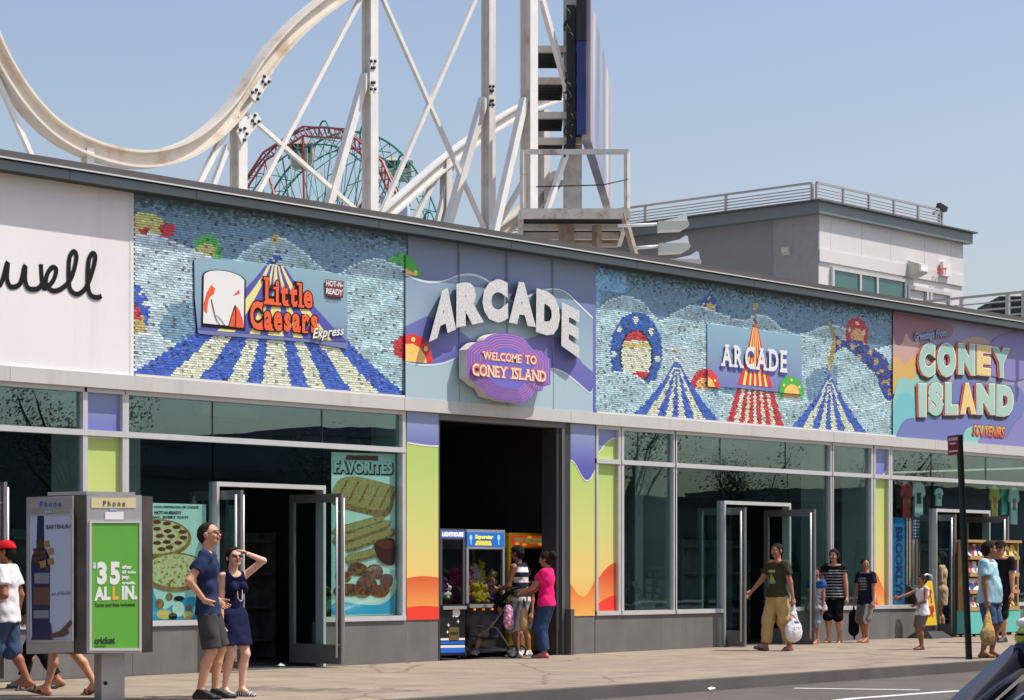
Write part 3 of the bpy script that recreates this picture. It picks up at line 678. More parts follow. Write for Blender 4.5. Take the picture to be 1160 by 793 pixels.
# plaque
t = thing('plaque_sign', 'violet stepped plaque sign hung below the big raised letters', 'sign', (fx(575), -.1, fz(575, 440)))
PO = [(308, 503), (332, 480), (345, 474), (376, 471)] + [(376 + 170 * (1 - math.cos(a)) / 2, 471 - 38 * math.sin(a) + 12 * (1 - math.cos(a)) / 2) for a in np.linspace(.15, math.pi - .1, 12)] + [(548, 482), (566, 503), (600, 508), (606, 522), (632, 540), (633, 640), (606, 648), (600, 665), (572, 668), (560, 690), (528, 711), (450, 703), (384, 684), (366, 652), (344, 642), (308, 610)]
m = MB(); P3 = [FAC.at(*z3(*q), .30) for q in PO]
m.slab(P3, (0, -1, 0), .17, 0, 1); m.build('plaque_body', [inkm('plaque_violet', C(112, 100, 186)), mat('plaque_side', (.70, .66, .60), .5)], t)
m = MB(); cx0, cy0 = 470, 580
cols = [1, 0, 1, 0, 2, 0, 1, 0, 2, 0, 1, 0]
for k, ci in enumerate(cols):
    s = .97 - .068 * (k // 2) - (.022 if k % 2 else 0)
    m.ngon([FAC.at(*z3(cx0 + (x - cx0) * s, cy0 + (y - cy0) * s), .303 + .0025 * k) for x, y in PO], ci)
m.build('printed_rings', [inkm('ring_violet', C(110, 106, 192)), inkm('ring_pink', C(214, 112, 176)), inkm('ring_coral', C(226, 128, 120))], t)
M_coral = inkm('coral_ink', C(222, 110, 84)); M_creamink = inkm('cream_ink', C(244, 216, 196))
m = MB()
for s, q in (('WELCOME TO', [(370, 511), (578, 529), (578, 563), (370, 541)]), ('CONEY ISLAND', [(328, 558), (616, 588), (616, 630), (328, 604)])):
    Q = [z3(*p) for p in q]
    slabtxt(m, s, Q, FAC, .334, 0, .12, .26, .8); slabtxt(m, s, Q, FAC, .338, 1, .02, .13)
m.build('lettering', [M_coral, M_creamink], t)

# ---- pizza shop sign hung on the first mural
YS = .058
t = thing('shop_sign', 'wide blue sign with orange shop name and striped tent hung on the tile mural', 'sign', (fx(305), -.1, fz(305, 380)))
m = MB(); P = [FAC.at(*p, YS) for p in LC]; m.slab(P, (0, -1, 0), .03, 0, 1)
M_lcbg = zramp_mat('sign_sky', [(0, C(112, 120, 170)), (.35, C(132, 160, 180)), (1, C(142, 178, 188))], fz(300, 385), fz(300, 300))
m.build('board', [M_lcbg, INK], t)
m = MB()
def tent_strips(T, E, s0, s1, off, m, mis, tilt=.085, n=14):
    for k in range(len(E) - 1):
        L, Rr = [], []
        for i in range(n + 1):
            s = s0 + (s1 - s0) * i / n; w = T['hw'] * s ** T['ex']
            for lst, u in ((L, E[k]), (Rr, E[k + 1])):
                x = T['xc'] + u * w; lst.append((x, T['y0'] + s * (T['y1'] - T['y0']) + tilt * (x - T['xc'])))
        m.ngon([FAC.at(*p, off + .0004 * k) for p in L + Rr[::-1]], mis[k % 2])
tent_strips(T1, E1, .155, .66, YS + .003, m, (0, 1))
m.build('printed_tent', [inkm('tent_blue', C(84, 84, 170)), inkm('tent_yellow', C(238, 224, 142))], t)
def zs(x, y): return (210 + x / 6.105, 280 + y / 6.108)
m = MB()
AR = [zs(*q) for q in [(112, 548), (118, 200)] + [(118 + 151 * (1 - math.cos(a)), 196 - 58 * math.sin(a) + 22 * (1 - math.cos(a))) for a in np.linspace(.05, math.pi - .05, 14)] + [(418, 245), (414, 578)]]
c = np.mean(AR, 0)
pxpoly(m, AR, FAC, YS + .009, 0); IN = [tuple(c + (np.array(p) - c) * .93) for p in AR]; pxpoly(m, IN, FAC, YS + .012, 1)
# plain generic motif in the arch: a tomato-red drape, a fold of white cloth and a slice
pxpoly(m, [zs(*q) for q in ((345, 400), (372, 430), (398, 500), (404, 560), (300, 548))], FAC, YS + .015, 2)
pxpoly(m, [zs(*q) for q in ((130, 440), (128, 390), (150, 310), (178, 260), (205, 285), (200, 320), (165, 350), (155, 400), (150, 458))], FAC, YS + .015, 2)
pxpoly(m, [zs(*q) for q in ((330, 335), (372, 292), (376, 322))], FAC, YS + .015, 2)
for pth in ([(215, 470), (245, 500), (275, 545)], [(180, 360), (195, 430), (215, 500), (245, 545)], [(300, 548), (322, 470), (345, 400)], [(345, 405), (350, 480), (345, 552)]):
    P = smooth_pts([zs(*q) for q in pth], 5)
    for i in range(len(P) - 1): m.ngon([FAC.at(*p, YS + .018 + .0002 * (i % 3)) for p in ((P[i][0] - .45, P[i][1]), (P[i][0] + .45, P[i][1]), (P[i + 1][0] + .45, P[i + 1][1]), (P[i + 1][0] - .45, P[i + 1][1]))], 0)
m.build('arched_badge', [INK, WHT, inkm('orange_ink', C(236, 92, 48))], t)
M_or = inkm('orange_letter', C(240, 96, 48)); m = MB()
for s, q in (('Little', [(552, 205), (880, 262), (880, 425), (552, 395)]), ('Caesars', [(448, 372), (915, 425), (915, 600), (448, 568)])):
    Q = [zs(*p) for p in q]
    slabtxt(m, s, Q, FAC, YS + .020, 0, .11, .20, 1.3, gap=.18); slabtxt(m, s, Q, FAC, YS + .024, 1, .04, .11, gap=.18)
txt(m, 'Express', grow([zs(*p) for p in ((880, 560), (1100, 545), (1100, 625), (880, 655))], .5), FAC, YS + .027, 0, .06, .3); txt(m, 'Express', [zs(*p) for p in ((880, 560), (1100, 545), (1100, 625), (880, 655))], FAC, YS + .030, 2, .02, .3)
pxpoly(m, [zs(*p) for p in ((968, 222), (1094, 236), (1090, 352), (972, 336))], FAC, YS + .021, 3)
for s, q in (('HOT-N-', [(974, 228), (1090, 240), (1090, 280), (974, 268)]), ('READY', [(974, 282), (1090, 294), (1088, 336), (974, 322)])):
    txt(m, s, [zs(*p) for p in q], FAC, YS + .024, 2, .03)
txt(m, 'PIZZA', [zs(*p) for p in ((985, 338), (1076, 348), (1076, 362), (985, 352))], FAC, YS + .024, 0, .03)
m.build('lettering', [INK, M_or, WHT, inkm('maroon_ink', C(120, 44, 44))], t)

# ---- flat ARCADE sheet let into the second mural
t = thing('shop_sign', 'flat blue sheet with white ARCADE lettering over a red striped tent in the tile mural', 'sign', (fx(855), -.1, fz(855, 400)))
M_apbg = zramp_mat('sheet_sky', [(0, C(118, 124, 186)), (.4, C(130, 152, 184)), (1, C(140, 180, 194))], fz(855, 440), fz(855, 372))
m = MB(); m.slab([FAC.at(*p, .055) for p in AP], (0, -1, 0), .03, 0, 0); m.build('board', [M_apbg], t)
m = MB(); tent_strips(T3, E3, .155, .655, .059, m, (0, 1)); m.build('printed_tent', [REDP, inkm('tent_cream', C(250, 226, 130))], t)
m = MB()
def zq(x, y): return (800 + x / 6.608, 360 + y / 6.608)
pxpoly(m, [zq(*p) for p in ((12, 380), (40, 392), (75, 430), (98, 490), (105, 524), (12, 516))], FAC, .066, 0); pxpoly(m, [zq(*p) for p in ((12, 440), (45, 465), (68, 518), (12, 514))], FAC, .069, 1)
pxpoly(m, [zq(*p) for p in [(548, 558)] + [(632 - 84 * math.cos(a), 540 - 105 * math.sin(a)) for a in np.linspace(.1, 3.0, 14)] + [(714, 574)]], FAC, .066, 2)
pxpoly(m, [zq(*p) for p in [(582, 562)] + [(640 - 56 * math.cos(a), 560 - 62 * math.sin(a)) for a in np.linspace(.1, 3.0, 12)] + [(696, 572)]], FAC, .069, 1)
for q in ((582, 505), (638, 466), (697, 518), (66, 470)): pxpoly(m, arc(*zq(*q), 1.4, 1.8, 0, 340, 9), FAC, .072, 3)
m.build('printed_discs', [REDP, YELP, GRNP, DOT], t)
m = MB()
Q = [zq(*p) for p in ((118, 196), (604, 246), (604, 412), (118, 360))]
slabtxt(m, 'ARCADE', [(x - .3, y + 3.0) for x, y in Q], FAC, .075, 0, .06, .15, gap=.34); slabtxt(m, 'ARCADE', [(x + .0, y + 1.6) for x, y in Q], FAC, .078, 0, .06, .15, gap=.34)
slabtxt(m, 'ARCADE', Q, FAC, .082, 1, .03, .12, gap=.34)
m.build('lettering', [inkm('indigo_ink', C(80, 82, 176)), WHT], t)

# ---- painted gift shop panel
t = thing('shop_sign', 'pastel painted panel of large shaded block letters at the right end of the band', 'sign', (fx(1085), -.03, ZM0))
X1 = fx(1195)
m = MB(); m.box(XM[3] + .006, X1, -.05, -.002, ZM0, ZM1)
M_cbg = mat('lilac_print', C(152, 150, 184), .5, var=.06, scale=1.5)
m.build('board', [M_cbg], t)
m = MB()
def cp(pts, off, mi): pxpoly(m, [z5(*q) for q in pts], FAC, off, mi)
def cps(top, bottom, off, mi): pxpoly(m, [tuple(p) for p in smooth_pts([z5(*q) for q in top], 5)] + [z5(*q) for q in bottom], FAC, off, mi)
lx = 139
cps([(lx, 60), (300, 90), (430, 130), (420, 190), (330, 200), (270, 215), (240, 190), (200, 230), (lx, 250)], [], .053, 0)
cps([(lx, 180), (160, 225), (185, 215), (205, 165), (235, 210), (260, 190), (300, 260), (420, 230), (560, 180), (640, 240), (600, 330), (450, 350), (300, 400), (250, 420), (lx, 470)], [], .055, 1)
cps([(lx, 280), (165, 290), (200, 320), (240, 280), (255, 330), (240, 420), (180, 400), (lx, 460)], [], .057, 2)
cps([(lx, 500), (165, 400), (200, 385), (240, 400), (280, 340), (340, 360), (400, 470), (380, 560), (200, 600), (lx, 600)], [], .059, 3)
cps([(lx, 560), (170, 480), (210, 460), (260, 500), (330, 520), (380, 600), (300, 640), (lx, 690)], [], .061, 4)
cps([(150, 686), (180, 620), (215, 590), (300, 585), (380, 560), (450, 400), (520, 360), (600, 420), (760, 430), (800, 500), (793, 560), (760, 600), (740, 660), (690, 735), (560, 722)], [], .063, 5)
cps([(490, 714), (500, 650), (560, 625), (640, 640), (600, 690), (560, 720)], [], .065, 3)
cps([(560, 330), (640, 200), (740, 160), (860, 130), (880, 330), (760, 400), (640, 380)], [], .0655, 6)
cps([(560, 722), (590, 660), (690, 640), (700, 690), (760, 600), (850, 560), (880, 750), (790, 745), (700, 736)], [], .067, 6)
m.build('printed_waves', [inkm('p_maroon', C(150, 108, 122)), inkm('p_rose', C(196, 160, 150)), inkm('p_ochre', C(214, 172, 96)), inkm('p_aqua', C(140, 198, 186)), inkm('p_teal', C(116, 190, 196)), inkm('p_blue', C(112, 122, 178)), inkm('p_violet', C(134, 130, 184))], t)
M_lt = zramp_mat('block_letter', [(0, C(168, 200, 184)), (.5, C(170, 206, 190)), (1, C(150, 190, 180))], fz(1100, 470), fz(1100, 390)); M_ly = inkm('block_letter_gold', C(236, 204, 130)); M_edge = inkm('letter_white', C(240, 238, 226)); M_sh = inkm('letter_shade', C(48, 44, 46)); M_shr = inkm('letter_shade_red', C(222, 96, 66)); M_shs = inkm('letter_shadow_black', (.02, .02, .02))
LET = [('C', [(272, 222), (348, 212), (348, 378), (272, 386)], 0), ('O', [(362, 212), (452, 216), (452, 384), (362, 380)], 0), ('N', [(468, 216), (546, 222), (546, 374), (468, 366)], 0), ('E', [(560, 224), (628, 232), (624, 376), (560, 370)], 1), ('Y', [(632, 234), (722, 244), (716, 388), (650, 380)], 0),
       ('I', [(268, 418), (304, 418), (304, 580), (272, 580)], 0), ('S', [(318, 412), (390, 414), (390, 578), (318, 576)], 0), ('L', [(402, 412), (462, 414), (462, 570), (402, 570)], 0), ('A', [(472, 414), (548, 416), (552, 566), (478, 566)], 1), ('N', [(558, 418), (646, 420), (646, 570), (560, 568)], 0), ('D', [(660, 424), (742, 430), (738, 582), (658, 574)], 0)]
m = MB()
for k, (ch, q, gold) in enumerate(LET):
    Q = [z5(*p) for p in q]; o = .070 + .0003 * k
    for dx, dy, mi, oo in ((-2.6, 4.4, 3, 0), (-2.2, 3.2, 3, .0035), (-1.7, 2.2, 3, .007), (-2.4, .4, 4, .0105), (-1.2, .9, 4, .014)):
        txt(m, ch, grow([(x + dx, y + dy) for x, y in Q], .8), FAC, o + oo, mi, .10)
    bo = .04 if ch == 'E' else .075
    txt(m, ch, grow(Q, 1.3, 1.4), FAC, o + .0175, 3, bo + .045); txt(m, ch, grow(Q, .8, .9), FAC, o + .0210, 2, bo + .025); txt(m, ch, Q, FAC, o + .0245, gold, bo)
m.build('lettering', [M_lt, M_ly, M_edge, M_sh, M_shr], t)
m = MB()
Q = [z5(*p) for p in ((246, 162), (408, 140), (408, 190), (248, 216))]
txt(m, 'Greetings From', grow(Q, .5), FAC, .075, 0, .05, .25); txt(m, 'Greetings From', Q, FAC, .079, 1, .03, .25)
Q = [z5(*p) for p in ((540, 622), (698, 632), (694, 690), (536, 676))]
txt(m, 'SOUVENIRS', grow(Q, .6), FAC, .075, 3, .05, .18); txt(m, 'SOUVENIRS', Q, FAC, .079, 2, .03, .18)
m.build('small_lettering', [inkm('script_shadow', C(60, 66, 110)), inkm('script_blue', C(140, 176, 206)), zramp_mat('flame_letter', [(0, C(214, 60, 50)), (1, C(246, 190, 70))], fz(1120, 495), fz(1120, 482)), inkm('flame_edge', C(90, 40, 60))], t)
# ================================================================== behind and above the roof
M_wsteel = mat('white_painted_steel', (.80, .77, .72), .5, var=.05, scale=3, dirt=(.52, .40, .28), dscale=1.1, damt=.45, streak=3)
M_wsteel2 = mat('cream_painted_steel', (.70, .63, .53), .5, var=.06, scale=2, dirt=(.42, .24, .10), dscale=1.3, damt=.8)
M_rust = mat('rusted_steel', (.33, .25, .18), .7, var=.25, scale=5, dirt=(.22, .11, .05), dscale=2, damt=.8)
M_bolt = mat('bolt_black', (.02, .02, .02), .5)
Z_RF = Z_FB + .02
def pY(Y): return lambda x, y: atY(x, y, Y)
# ---- roller coaster: an I-beam track on columns with thin bracing
cst = thing('roller_coaster', 'white steel roller coaster with a dipping curved track rising behind the shop roof', 'roller coaster', (*atY(420, 600, 12)[:2], 0))
A12 = pY(12.0); A15 = pY(15.5); A9 = pY(9.5)
def ibeam(pts, h, w, name, mt, Y):
    """curved I-section: two flanges and a web, following points of a vertical plane"""
    P = [np.array(p) for p in pts]; k = len(P); m = MB()
    nrm = []
    for i in range(k):
        t = P[min(i + 1, k - 1)] - P[max(i - 1, 0)]; t /= np.linalg.norm(t); nrm.append(np.array([-t[2], 0, t[0]]))
    def strip(a0, a1, y0, y1, mi=0):
        vs = []
        for p, n in zip(P, nrm):
            vs += [p + n * a0 + [0, y0, 0], p + n * a0 + [0, y1, 0], p + n * a1 + [0, y1, 0], p + n * a1 + [0, y0, 0]]
        fs = []
        for i in range(k - 1):
            b = i * 4
            for j in range(4): fs.append((b + j, b + (j + 1) % 4, b + 4 + (j + 1) % 4, b + 4 + j))
        fs += [(0, 1, 2, 3), (k * 4 - 1, k * 4 - 2, k * 4 - 3, k * 4 - 4)]
        m.add(vs, fs, mi, False)
    strip(h / 2 - .05, h / 2, -w / 2, w / 2); strip(-h / 2, -h / 2 + .05, -w / 2, w / 2); strip(-h / 2 + .05, h / 2 - .05, -.05, .05)
    return m.build(name, mt, cst)
tr = smooth_pts([(-60, -60), (-25, 15), (0, 70), (30, 116), (65, 150), (110, 172), (160, 181), (205, 172), (240, 150), (270, 118), (300, 72), (335, 32), (372, 2), (410, -22), (460, -45)], 6)
ibeam([A12(x, y) for x, y in tr], .34, .36, 'track', [M_wsteel2], 12)
tr2 = smooth_pts([(430, 248), (460, 222), (500, 187), (545, 153), (590, 125), (640, 106)], 5)
ibeam([A15(x, y) for x, y in tr2], .30, .30, 'track', [M_wsteel], 15.5)
tr3 = smooth_pts([(540, 280), (565, 262), (600, 235), (632, 200)], 4)
ibeam([A15(x, y) for x, y in tr3], .34, .34, 'track', [M_wsteel2], 15.5)
def column(pl, px, ytop, wpx, name='column', ybot=None):
    Y = pl(0, 0)[1]; p = pl(px, 300); w = wpx * depth(p) / FPX; m = MB(); zt = pl(px, ytop)[2]
    # H-section turned so that a lit flange and a web show
    m.box(p[0] - w * .38, p[0] + w * .42, Y - w * .5, Y - w * .42, 4, zt); m.box(p[0] - w * .38, p[0] + w * .42, Y + w * .42, Y + w * .5, 4, zt)
    m.box(p[0] - w * .06, p[0] + w * .06, Y - w * .42, Y + w * .42, 4, zt, 1)
    o = m.build(name, [M_wsteel, M_wsteel2], cst); return o
column(A12, 419, -30, 15); column(A12, 553, -30, 13); column(A9, 599, -30, 16)
column(A12, 270, 132, 16); column(A12, 99, 168, 12); column(A15, 505, 178, 11); column(A15, 615, 125, 12)
def brace(pl, p, q, wpx, mt=M_wsteel, dy=0.0):
    if q[1] > 190: q = (q[0] + (q[0] - p[0]) * .25, q[1] + (q[1] - p[1]) * .25)
    if p[1] > 190: p = (p[0] + (p[0] - q[0]) * .25, p[1] + (p[1] - q[1]) * .25)
    a, b = pl(*p), pl(*q); a[1] += dy; b[1] += dy; w = wpx * depth(a) / FPX; m = MB(); m.bar(a, b, w, w); m.build('brace', [mt], cst)
for pl, p, q, w in ((A12, (-5, 85), (38, 182), 5.5), (A12, (286, 230), (412, -8), 5), (A12, (278, 128), (408, 242), 4.6), (A12, (262, 136), (222, 214), 6), (A12, (258, 165), (240, 214), 5.5),
                   (A12, (432, -5), (550, 262), 4.6), (A12, (538, 0), (428, 250), 4.6), (A12, (414, 85), (374, 226), 8.5), (A12, (548, 112), (508, 252), 8.5), (A9, (594, 112), (561, 258), 8),
                   (A15, (498, 193), (474, 240), 5), (A15, (512, 186), (498, 240), 5), (A9, (614, 0), (648, 122), 6), (A9, (641, 175), (608, 272), 5.5), (A15, (588, 140), (566, 240), 6.5), (A12, (560, 262), (596, 200), 5)):
    brace(pl, p, q, w)
def gusset(pl, pts, dy=-.2):
    m = MB(); P = [pl(*q) + np.array([0, dy, 0]) for q in pts]; m.slab(P, (0, -1, 0), .03)
    c = np.mean(P, 0)
    for f in (.75, .4):
        for p in P: m.lathe(c + (p - c) * f + np.array([0, -.03, 0]), [(.035, 0), (.035, .03)], 6, 1, 'y')
    m.build('gusset', [M_wsteel, M_bolt], cst)
gusset(A12, [(261, 150), (283, 128), (289, 137), (267, 165)]); gusset(A12, [(275, 108), (293, 84), (300, 92), (283, 118)])
gusset(A12, [(410, 66), (416, 66), (416, 108), (410, 108)], -.25); gusset(A12, [(545, 96), (550, 96), (550, 124), (545, 124)], -.25)

# ---- wheel far behind: two rims of lattice, red trusses on the near side, hanging cabins
DW = 235.0
wc = CAM + ray(365, 361) * DW; RW = 212 * DW / FPX
ahor = RT * .63 - FW * .777; ahor /= np.linalg.norm(ahor)      # in-plane horizontal direction of the wheel
axl = np.array([-ahor[1], ahor[0], 0]);
if axl @ FW < 0: axl = -axl
M_teal = mat('teal_paint', (.05, .27, .22), .5, var=.2, scale=.3); M_wred = mat('red_paint', (.55, .06, .05), .5, var=.15, scale=.3); M_cab = mat('cream_cabin', (.50, .47, .38), .5, var=.05); M_cabw = mat('cabin_opening', (.06, .07, .065), .4)
wh = thing('ferris_wheel', 'teal and red ferris wheel with cream cabins far behind the coaster columns', 'ferris wheel', (wc[0], wc[1], 0))
def wp(r, a, side): return wc + (ahor * math.sin(a) + UP * math.cos(a)) * r + axl * side * 1.9
NS = 24
for side in (-1, 1):
    for rr, rad in ((1.0, .12), (.91, .09)):
        m = MB(); m.tube([wp(RW * rr, 2 * math.pi * i / 96, side) for i in range(96)], rad, 5, closed=True); m.build('rim', [M_teal], wh)
    m = MB()
    for i in range(64):
        a0, a1 = 2 * math.pi * i / 64, 2 * math.pi * (i + 1) / 64
        m.tube([wp(RW, a0, side), wp(RW * .91, a1, side)], .05, 4); m.tube([wp(RW * .91, a0, side), wp(RW, a1, side)], .05, 4)
    m.build('rim_lattice', [M_teal], wh, kind='stuff')
for i in range(NS):
    a = 2 * math.pi * i / NS; m = MB()
    for side in (-1, 1):
        m.tube([wp(1, a, side), wp(RW * .92, a, side)], .075, 5); m.tube([wp(RW * .3, a - .15, side), wp(RW * .92, a + .09, side)], .055, 4); m.tube([wp(RW * .5, a + .12, side), wp(RW * .92, a - .09, side)], .055, 4)
    m.tube([wp(RW * .96, a, -1), wp(RW * .96, a, 1)], .06, 4); m.tube([wp(RW * .75, a, -1), wp(RW * .92, a + .1, 1)], .05, 4); m.tube([wp(RW * .75, a, 1), wp(RW * .6, a + .1, -1)], .05, 4)
    m.build('spoke', [M_teal], wh)
for i in range(16):
    a0, a1 = 2 * math.pi * (i - .04) / 16, 2 * math.pi * (i + .96) / 16
    for side in (-1.15,):
        m = MB()
        for dr in (1.015, .965): m.bar(wp(RW * dr, a0, side), wp(RW * dr, a1, side), .17)
        for k in range(8):
            t0, t1 = k / 8, (k + 1) / 8
            p = lambda dr, t: wp(RW * dr, a0, side) * (1 - t) + wp(RW * dr, a1, side) * t
            m.bar(p(1.015, t0), p(.965, t1), .11)
        m.bar(wp(RW * .97, a0, side), wp(RW * .45, a0 + .015, side), .17); m.build('red_truss', [M_wred], wh)
    m = MB(); c = wp(RW * 1.0, a0, .2); m.tube([c + (ahor * math.cos(t) * .9 + UP * math.sin(t) * 1.2) for t in np.linspace(-.2, math.pi + .2, 12)], .10, 5); m.build('hoop', [M_teal], wh)
def cabin(px, py, wpx, hpx, side=-.2):
    c = CAM + ray(px, py) * (DW + side * 2); w = wpx * DW / FPX / 2; h = hpx * DW / FPX / 2; m = MB()
    prof = [(.55, -1), (.85, -.85), (1.0, -.4), (1.0, .05)]
    for k in range(3):
        (r0, z0), (r1, z1) = prof[k], prof[k + 1]
        A = [c + RT * sx * w * r0 + FW * sy * w * .7 * r0 + UP * z0 * h for sx, sy in ((-1, -1), (1, -1), (1, 1), (-1, 1))]; Bt = [c + RT * sx * w * r1 + FW * sy * w * .7 * r1 + UP * z1 * h for sx, sy in ((-1, -1), (1, -1), (1, 1), (-1, 1))]
        m.hexa(A + Bt, 0)
    for sx in (-1, -.33, .33, 1):
        for sy in (-1, 1): m.bar(c + RT * sx * w * .94 + FW * sy * w * .66 + UP * .05 * h, c + RT * sx * w * .94 + FW * sy * w * .66 + UP * .75 * h, .16)
    m.hexa([c + RT * sx * w * .8 + FW * sy * w * .55 + UP * .05 * h for sx, sy in ((-1, -1), (1, -1), (1, 1), (-1, 1))] + [c + RT * sx * w * .8 + FW * sy * w * .55 + UP * .75 * h for sx, sy in ((-1, -1), (1, -1), (1, 1), (-1, 1))], 1)
    m.hexa([c + RT * sx * w * 1.08 + FW * sy * w * .78 + UP * .75 * h for sx, sy in ((-1, -1), (1, -1), (1, 1), (-1, 1))] + [c + RT * sx * w * .9 + FW * sy * w * .6 + UP * 1.0 * h for sx, sy in ((-1, -1), (1, -1), (1, 1), (-1, 1))], 0)
    m.build('cabin', [M_cab, M_cabw], wh)
cabin(342, 176, 26, 31, 1.0); cabin(452, 193, 29, 25, -.6)
# pale box building between
c = CAM + ray(448, 240) * 120
t = thing('pale_building', 'plain pale blue roof hut glimpsed low behind the coaster track', 'building', (c[0], c[1], 0))
m = MB(); m.obox(c, RT, FW, 30 * 120 / FPX / 2, 1.5, 0, 1.34 + (645 - 229) * 120 / FPX); m.build('wall', [mat('pale_blue_wall', C(180, 196, 210), .7, var=.03)], t)
m = MB(); zt = 1.34 + (645 - 229) * 120 / FPX; m.obox(c, RT, FW, 30 * 120 / FPX / 2 + .06, 1.56, zt, zt + .1); m.build('roof_edge', [M_beam], t)
# ---- billboard seen nearly edge-on, with its post and catwalks
P0 = CAM + ray(664, 600) * 50.0; P1 = CAM + ray(689, 600) * 60.0
bd = P1 - P0; bd[2] = 0; blen = np.linalg.norm(bd); bd /= blen; bn = np.array([bd[1], -bd[0], 0])
if bn @ RT < 0: bn = -bn
BB = Plane(P0, bn)
t = thing('billboard', 'tall billboard seen nearly edge on with a white post and hung walkways', 'billboard', (P0[0], P0[1], 0))
zb, ztp = 1.34 + (645 - 166) * 50 / FPX, 1.34 + (645 - 102) * 60 / FPX
zb = (zb + 1.34 + (645 - 233) * 60 / FPX) / 2
cx = (P0 + P1) / 2
m = MB(); m.obox(cx, bd, bn, blen / 2, .10, zb, ztp, 0)
M_bill = mat('billboard_print', (.55, .57, .60), .35, var=.0)
nt, b_ = nodes(M_bill); tc = nt.nodes.new('ShaderNodeTexCoord'); wv = nt.nodes.new('ShaderNodeTexNoise'); wv.inputs['Scale'].default_value = .55; wv.inputs['Detail'].default_value = 3
cr = nt.nodes.new('ShaderNodeValToRGB'); e = cr.color_ramp.elements; e[0].position = .38; e[0].color = (*C(112, 128, 158), 1); e[1].position = .62; e[1].color = (*C(206, 204, 202), 1); q = e.new(.55); q.color = (*C(184, 162, 158), 1)
mp = nt.nodes.new('ShaderNodeMapping'); mp.inputs['Scale'].default_value = (1, 1, .35); nt.links.new(tc.outputs['Object'], mp.inputs['Vector']); nt.links.new(mp.outputs['Vector'], wv.inputs['Vector']); nt.links.new(wv.outputs['Fac'], cr.inputs['Fac']); nt.links.new(cr.outputs['Color'], b_.inputs['Base Color'])
m.build('panel', [M_bill], t)
m = MB(); m.obox(P0 - bd * .05 - bn * .10, bd, bn, .05, .11, 1.34 + (645 - 47) * 50 / FPX, ztp - .1); m.obox(P0 + bd * .4 - bn * .34, bd, bn, .3, .10, zb - .2, ztp - .2); m.build('back_frame', [M_bolt], t)
m = MB(); m.obox(P0 - bd * .05 - bn * .10, bd, bn, .06, .10, 1.34 + (645 - 152) * 50 / FPX, 1.34 + (645 - 48) * 50 / FPX); m.build('panel_edge', [mat('edge_blue', C(36, 54, 112), .4, var=.5, scale=1.2)], t)
pp = CAM + ray(649, 600) * 50.6
m = MB(); w = 20 * 50.6 / FPX / 2
m.obox(pp, RT, FW, w, .05, 4, 16); m.obox(pp + FW * .3 - RT * (w - .03), RT, FW, .035, .3, 4, 16); m.obox(pp + FW * .3 + RT * (w - .03), RT, FW, .035, .3, 4, 16); m.build('post', [mat('post_paint', (.50, .46, .40), .6, var=.12, scale=3, dirt=(.16, .12, .09), dscale=2, damt=.6)], t)
for y in (56, 92, 131, 160):
    m = MB(); z = 1.34 + (645 - y) * 50.4 / FPX; m.bar(CAM * [1, 1, 0] + RT * (607 - 580) / FPX * 50.4 + FW * 50.4 + UP * z, CAM * [1, 1, 0] + RT * (660 - 580) / FPX * 50.4 + FW * 50.4 + UP * z, .14, .14); m.build('bracket', [M_wsteel2], t)
M_grate = mat('walkway_grating', (.055, .062, .066), .6, .3, var=.15, scale=8)
for y in (50, 88, 124, 152):
    z = 1.34 + (645 - y) * 50.0 / FPX; c = CAM * [1, 1, 0] + FW * 51.2 + RT * (622 - 580) / FPX * 51.2
    m = MB(); m.obox(c, RT, FW, .30, .8, z - .05, z)
    for k in range(6): m.obox(c + FW * (-.7 + .28 * k), RT, FW, .30, .015, z - .11, z - .051)
    m.build('walkway', [M_grate], t)
M_cable = mat('cable', (.012, .012, .012), .5); m = MB()
for k in range(7):
    y0 = [10, 20, 80, 92, 128, 140, 150][k]; pts = [CAM + ray(639 + 10 * random.random(), y0 + 5 * i + 4 * random.random()) * 49.9 for i in range(6)]
    m.tube(smooth_pts(pts, 4), .025, 5)
m.build('cable', [M_cable], t)
# ---- maintenance platform on the roof with a pipe rail and floodlights reaching out over the street
PL = thing('roof_platform', 'rusty white steel service platform with a pipe rail above the roof edge', 'platform', (*atY(650, 600, 7)[:2], 0))
A6 = lambda x, y: CAM + ray(x, y) * 44.0
def pf(l, d, z): return CAM * [1, 1, 0] + RT * l + FW * d + UP * z
M_plat = mat('platform_paint', (.64, .59, .51), .6, var=.1, scale=4, dirt=(.24, .11, .045), dscale=3.2, damt=.95); k44 = 44.0 / FPX; zdk = 1.34 + (645 - 242) * k44
l0, l1 = (590 - 580) * k44, (712 - 580) * k44
m = MB(); m.bar(pf(l0, 44, zdk), pf(l1, 44, zdk), .10, .19); m.bar(pf(l0, 48.0, zdk), pf(l1, 48.0, zdk), .10, .16); m.bar(pf(l0, 44.06, zdk), pf(l0, 47.94, zdk), .09, .15); m.bar(pf(l1, 44.06, zdk), pf(l1, 47.94, zdk), .09, .15); m.bar(pf(l0 + .06, 45.4, zdk - .04), pf(l1 - .06, 45.4, zdk - .04), .12, .14); m.bar(pf(l0 + .06, 46.7, zdk - .04), pf(l1 - .06, 46.7, zdk - .04), .12, .14); m.build('deck_beam', [M_plat], PL)
m = MB(); m.obox(pf((l0 + l1) / 2, 46.0, 0), RT, FW, (l1 - l0) / 2 - .06, 1.93, zdk + .04, zdk + .07)
for k in range(6): m.obox(pf(l0 + .25 + k * .34, 46.0, 0), RT, FW, .03, 1.9, zdk + .031, zdk + .039)
for k in range(14): m.obox(pf((l0 + l1) / 2, 44.25 + .27 * k, 0), RT, FW, (l1 - l0) / 2 - .07, .012, zdk + .005, zdk + .03)
m.build('deck', [M_grate], PL)
m = MB(); rt_ = 1.34 + (645 - 172) * k44
